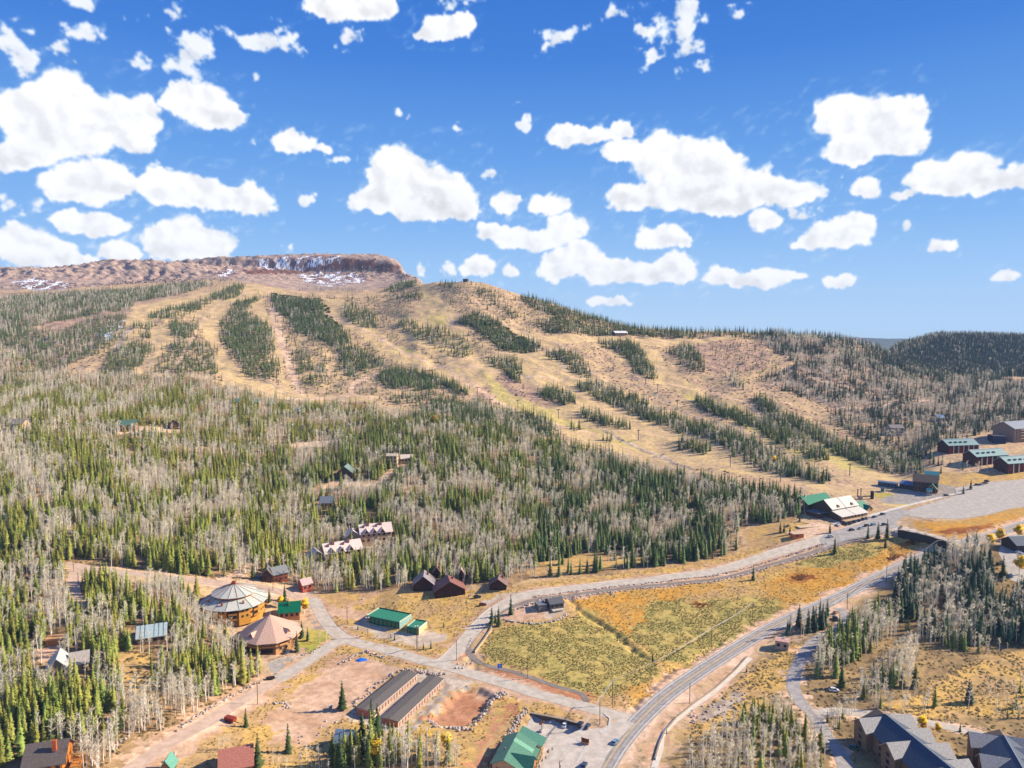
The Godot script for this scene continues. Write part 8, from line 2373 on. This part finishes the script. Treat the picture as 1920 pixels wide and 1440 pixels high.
	box_part("board", Vector3(0, 1.6, 0), Vector3(3.0, 1.5, 0.25), colour(128, 66, 48), es)
	for x in [-1.6, 1.6]:
		box_part("post", Vector3(x, 1.3, 0), Vector3(0.3, 2.6, 0.3), colour(110, 74, 54), es)
	var ps := thing("price_sign", "tall post with small tilted board on a white base at the store forecourt", "sign", spot(V(13.7,-311.7), 0.1), 0.5)
	box_part("base", Vector3(0, 0.5, 0), Vector3(1.9, 1.2, 1.9), colour(236, 230, 222), ps)
	box_part("shaft", Vector3(0, 2.4, 0), Vector3(0.7, 3.0, 0.7), colour(214, 204, 192), ps)
	box_part("board", Vector3(-0.3, 4.4, 0), Vector3(2.8, 1.3, 0.3), colour(106, 74, 60), ps, Basis(Vector3(0, 0, 1), 0.35))
	# kerbed islands at the store entrance
	for k in 2:
		var pts: Array = [[V(38.5,-307.6),V(43.5,-312.7),V(44.8,-319.0),V(42.4,-323.5),V(43.9,-323.5),V(45.9,-318.1),V(44.2,-311.0),V(39.7,-305.8)], [V(27.4,-285.0),V(32.9,-295.3),V(33.7,-298.5),V(31.7,-301.8),V(29.0,-302.3),V(28.0,-301.1),V(31.1,-299.8),V(31.8,-297.8),V(30.6,-294.7),V(25.5,-283.7)]][k]
		structure("kerb", sheet(pts, 0.32, 2.0), colour(214, 206, 196), ["pale curved kerb island around the wire pole at the junction", "pale kerb island with the entrance sign on the store forecourt"][k])
	# poles and wires along the highway
	var p0 := pole(V(18.6,-268.5), 12.0, "wooden power pole at the bottom edge on the store forecourt", 1, 0.9)
	var p1 := pole(V(39.9,-314.0), 12.5, "wooden power pole on the kerbed island at the junction", 1, 0.9)
	var p2 := pole(V(48.0,-331.2), 12.5, "wooden power pole across the village road from the junction island", 1, 0.8)
	var p3 := pole(V(113.2,-395.2), 11.5, "wooden power pole in the sage meadow left of the highway", 1, 0.6)
	var p4 := pole(V(146.7,-425.9), 11.5, "last wooden power pole on the meadow where the wires end", 1, 0.6)
	span("three pale wires from the bottom edge up to the junction pole", p0, p1, 0.9, 1.0, 0.07)
	span("three pale wires crossing the village road", p1, p2, 0.85, 0.4, 0.07)
	span("three pale wires sweeping over the sage meadow", p2, p3, 0.7, 2.0, 0.07)
	span("three pale wires between the two meadow poles", p3, p4, 0.6, 1.0, 0.07)
	var q1 := pole(V(209.0,-436.2), 11.0, "power pole right of the highway above the driveway", 1, 0.7)
	var q2 := pole(V(251.5,-471.1), 11.0, "power pole right of the highway beside the shady wood", 1, 0.7)
	var q3 := pole(V(300.5,-498.3), 11.0, "power pole right of the highway below the causeway", 1, 0.7)
	var q4 := pole(V(326.1,-505.1), 11.0, "power pole at the right end of the stone causeway wall", 1, 0.7)
	var q0 := pole(V(166.2,-402.2), 11.0, "power pole beside the pinkish box hut", 1, 0.7)
	span("wires along the highway from the box hut pole", q0, q1, 0.7, 1.6)
	span("wires along the highway by the winding driveway", q1, q2, 0.7, 1.8)
	span("wires along the highway in front of the shady wood", q2, q3, 0.7, 2.0)
	span("wires along the highway below the causeway", q3, q4, 0.7, 1.0)
	for u in [[V(-99.9,-423.2), 11.0, "pale power pole left of the long green shed", 1], [V(-30.2,-378.8), 11.5, "brown power pole in the fork of the lodge road", 0], [V(8.1,-356.3), 9.0, "slim pale pole beside the dark path on the meadow", 0], [V(-121.4,-330.4), 11.0, "power pole beside the dusty road below the pine wood", 1], [V(-154.7,-453.6), 9.5, "lamp like pole on the lane in front of the log cabins", 0], [V(-270.6,-433.3), 13.0, "power pole where the shaded lane leaves the dusty lane", 0], [V(-259.3,-419.2), 7.0, "white marker pole on the shaded lane", 0], [V(85.9,-334.8), 10.0, "slim pole beside the pale creek path right of the highway", 0]]:
		pole(u[0], u[1], u[2], u[3], 0.2)
	pole(V(-84.6,-409.4), 11.5, "twin headed lamp post in front of the long green shed", 0, 0.2, true)
	var dp := pole(V(-53.7,-392.0), 13.5, "double power pole with lamp heads in front of the short green shed", 0, 0.2, true)
	pole(V(-53.0,-392.0), 12.5, "second post of the double power pole by the short green shed", 0, 0.2)
	# guard fence between the highway and the shady wood: posts and one rail
	var gf := thing("guard_rail", "long metal guard rail along the highway below the shady wood", "guard rail", spot(V(254.6,-478.4)))
	var at := gf.position
	var gs := Shape.new()
	var line := [V(197.3,-438.5),V(222.4,-456.3),V(249.2,-475.0),V(275.6,-490.5),V(299.8,-500.4),V(323.5,-508.3)]
	for i in line.size() - 1:
		for q in 8:
			var a: Vector3 = spot(line[i].lerp(line[i + 1], q / 8.0), 0.75) - at
			var b: Vector3 = spot(line[i].lerp(line[i + 1], (q + 1) / 8.0), 0.75) - at
			gs.bar(a, b, 0.16, 4)
			box_part("post", a - Vector3(0, 0.5, 0), Vector3(0.16, 1.1, 0.16), colour(120, 112, 104), gf)
	part("rail", gs, colour(206, 204, 198, 0.5), gf)
	# walls
	wall_along("stone_wall", "dark stone wall along the back of the store forecourt below the road", [V(9.0,-322.9),V(17.3,-319.8),V(24.5,-317.3),V(30.6,-314.3)], 0.3, 4.0, colour(96, 84, 74), 0.8, [V(7.6,-328.9),V(17.5,-324.7),V(24.8,-322.1),V(31.0,-319.1)])
	wall_along("stone_wall", "tall dark stone wall carrying the causeway over the marsh", [V(295.0,-538.6),V(302.8,-526.3),V(309.9,-511.5),V(315.8,-499.8),V(318.8,-496.2)], 0.5, 7.5, colour(74, 70, 68), 1.4, [V(300.4,-545.7),V(305.9,-532.1),V(313.6,-517.8),V(320.4,-506.0),V(322.8,-503.7)])
	wall_along("stone_wall", "pale low concrete wall along the creek path right of the highway", [V(59.6,-286.7),V(63.5,-297.4),V(68.0,-307.8),V(76.1,-320.1),V(88.0,-334.0),V(102.6,-349.1),V(118.6,-367.9),V(129.6,-382.5)], 0.8, 1.8, colour(206, 190, 168), 0.5)
	wall_along("stone_wall", "curved pale wall at the lower bend of the dark path", [V(-20.7,-386.4),V(-18.9,-392.3),V(-15.9,-400.7),V(-12.9,-410.6),V(-11.5,-418.2)], 0.9, 1.6, colour(222, 204, 186), 0.6)
	# boulder rows
	var pink := Color(0.45, 0.35, 0.29)
	var grey := Color(0.40, 0.36, 0.33)
	var cream := Color(0.52, 0.44, 0.37)
	boulders("boulder_row", "rough boulders banked round the dug brown lot", [[[V(-37.3,-318.3),V(-33.9,-313.5),V(-29.5,-312.6),V(-23.5,-310.1),V(-19.2,-311.1)], 3.0, 2.6], [[V(-18.1,-313.0),V(-15.2,-318.5),V(-12.2,-329.7),V(-8.4,-339.1),V(-4.7,-342.9)], 3.0, 2.2], [[V(-6.5,-337.0),V(-3.2,-341.7)], 3.0, 1.5]], Vector2(0.8, 1.9), 4, [pink, grey, cream])
	boulders("boulder_row", "pale boulders along the dusty road and terraces at the lower left", [[[V(-143.8,-294.4),V(-142.3,-302.2),V(-139.9,-315.5),V(-137.4,-330.3),V(-132.7,-344.9),V(-127.6,-354.6)], 2.0, 1.5], [[V(-161.8,-276.4),V(-161.0,-283.2),V(-161.4,-294.4)], 2.4, 1.6], [[V(-170.7,-265.3),V(-159.6,-269.4)], 2.0, 1.0], [[V(-138.2,-274.2),V(-135.9,-280.8)], 3.0, 1.3], [[V(-112.8,-332.7),V(-109.8,-335.5),V(-105.9,-331.1),V(-108.4,-327.0)], 4.0, 2.2]], Vector2(0.7, 1.6), 5, [cream, pink])
	boulders("boulder_row", "stone bank below the road beside the dirt lot and storage rows", [[[V(-93.7,-378.1),V(-89.7,-383.4),V(-85.9,-389.3),V(-82.5,-391.7)], 2.0, 2.0], [[V(-82.2,-391.7),V(-77.4,-388.2),V(-70.1,-384.0)], 2.0, 2.4], [[V(-56.7,-369.6),V(-52.2,-367.2),V(-44.8,-364.8),V(-35.6,-362.4)], 2.6, 2.4], [[V(-77.6,-330.0),V(-73.8,-342.5),V(-70.3,-351.4),V(-64.1,-362.9),V(-58.8,-368.5)], 3.0, 1.0]], Vector2(0.7, 1.7), 6, [grey, pink])
	boulders("boulder_row", "pale stone bank left of the store forecourt", [[[V(7.6,-326.6),V(3.7,-318.6),V(0.0,-310.1),V(-2.8,-300.4),V(-4.1,-294.1)], 3.4, 3.0], [[V(6.0,-323.9),V(2.4,-315.2),V(-1.4,-305.2)], 2.0, 2.0]], Vector2(0.6, 1.3), 7, [cream, pink])
	boulders("boulder_row", "stone edging round the grey house's dirt pad", [[[V(-4.5,-423.3),V(4.8,-419.7),V(14.4,-418.4),V(24.1,-421.1),V(31.9,-426.3),V(34.9,-431.2)], 1.6, 2.0], [[V(0.0,-433.0),V(8.4,-438.3),V(16.9,-443.0),V(27.3,-447.4)], 2.4, 2.2], [[V(30.9,-450.3),V(34.8,-448.1)], 2.0, 2.0]], Vector2(0.7, 1.6), 8, [pink, cream, grey])
	boulders("riprap", "continuous stone banks on both sides of the dark path up to the lodge", [[[V(13.7,-448.3),V(34.7,-455.2),V(67.5,-466.7),V(92.5,-473.2),V(136.6,-485.6),V(167.1,-500.0),V(190.9,-513.3),V(213.8,-522.2),V(237.2,-530.8)], 1.6, 1.5], [[V(34.2,-448.7),V(66.5,-459.8),V(91.3,-466.8),V(134.0,-476.2),V(163.8,-489.9),V(187.1,-502.8),V(233.8,-522.8),V(258.2,-532.6),V(278.6,-541.2)], 1.8, 1.8], [[V(291.8,-541.4),V(302.4,-547.6),V(307.0,-553.1)], 3.0, 3.0]], Vector2(0.6, 1.3), 9, [pink, cream, grey])
	boulders("scattered_rocks", "loose rocks scattered over the straw lawn and yards", [[[V(-90.2,-455.2),V(-68.0,-446.0),V(-54.7,-448.7),V(-27.6,-453.3),V(-23.6,-441.5)], 14.0, 0.4], [[V(-27.6,-453.3),V(-20.9,-458.1)], 5.0, 2.5], [[V(-115.9,-387.6),V(-109.0,-395.2)], 3.0, 1.6], [[V(-28.5,-371.5),V(-23.0,-374.7)], 6.0, 1.6], [[V(83.9,-319.6),V(114.4,-345.7)], 9.0, 1.2], [[V(-92.6,-299.3),V(-78.8,-318.8)], 9.0, 0.8], [[V(64.6,-458.3),V(65.8,-454.3)], 3.0, 4.0]], Vector2(0.5, 1.4), 10, [cream, grey, pink])
	boulders("scattered_rocks", "fallen rocks and talus below the mesa cliff", [[[V(-1177.6,-1662.9),V(-1054.0,-1701.4),V(-929.2,-1800.6),V(-719.4,-1807.6)], 60.0, 0.6], [[V(-559.7,-2111.5),V(-434.9,-2109.5),V(-324.5,-2098.0),V(-283.2,-2022.8)], 40.0, 0.5]], Vector2(2.0, 6.0), 11, [Color(0.27, 0.2, 0.17), Color(0.2, 0.15, 0.14)])
	# chair lifts
	var i := 0
	for t in [[V(-462.0,-1366.4), "highest"], [V(-434.8,-1325.6), "second highest"], [V(-389.8,-1222.7), "third"], [V(-361.4,-1151.0), "fourth"], [V(-324.2,-1063.1), "fifth"], [V(-282.5,-954.1), "second lowest"], [V(-268.6,-937.7), "lowest"]]:
		lift_tower(t[0], 13.0, "%s tower of the left chair lift on the ski hill" % t[1], 0.1)
	for t in [[V(-46.5,-959.6), "highest"], [V(7.6,-923.9), "second"], [V(58.3,-896.2), "third"], [V(104.7,-868.6), "fourth"], [V(147.9,-832.9), "fifth"], [V(189.2,-788.0), "sixth"], [V(224.0,-728.9), "seventh"], [V(255.3,-674.4), "lowest"]]:
		lift_tower(t[0], 12.0, "%s tower of the middle chair lift along the grassy run" % t[1], 1.1)
	for t in [[V(153.9,-1088.5), "highest"], [V(192.6,-1033.7), "second"], [V(204.2,-1003.0), "third"], [V(219.6,-948.7), "fourth"], [V(250.4,-958.4), "fifth"], [V(284.1,-868.8), "sixth"], [V(308.0,-774.7), "seventh"], [V(331.0,-695.2), "lowest"]]:
		lift_tower(t[0], 12.0, "%s tower of the right chair lift above the lodge" % t[1], 0.9)
	for t in [[V(307.2,-629.0), "left"], [V(311.5,-632.0), "middle"]]:
		var lt := thing("lift_post", "%s post of the dark lift station behind the lodge" % t[1], "lift post", spot(t[0]))
		part("post", Shape.new().bar(Vector3(0, -1, 0), Vector3(0, 6.5, 0), 0.4, 6), colour(58, 54, 56), lt)
		box_part("cap", Vector3(0, 6.6, 0), Vector3(1.2, 0.4, 1.2), colour(48, 46, 48), lt)
	var st := thing("lift_station", "dark chair lift loading station with beam behind the lodge", "lift station", spot(V(312.0,-623.2)), 0.1)
	box_part("tower", Vector3(5.4, 3.0, 0), Vector3(2.0, 8.0, 2.0), colour(52, 50, 54), st)
	box_part("beam", Vector3(-1.0, 2.6, 0), Vector3(12.0, 0.7, 1.0), colour(60, 58, 62), st)
	box_part("booth", Vector3(-5.4, 1.2, 0), Vector3(3.0, 3.4, 2.4), colour(176, 168, 158), st)
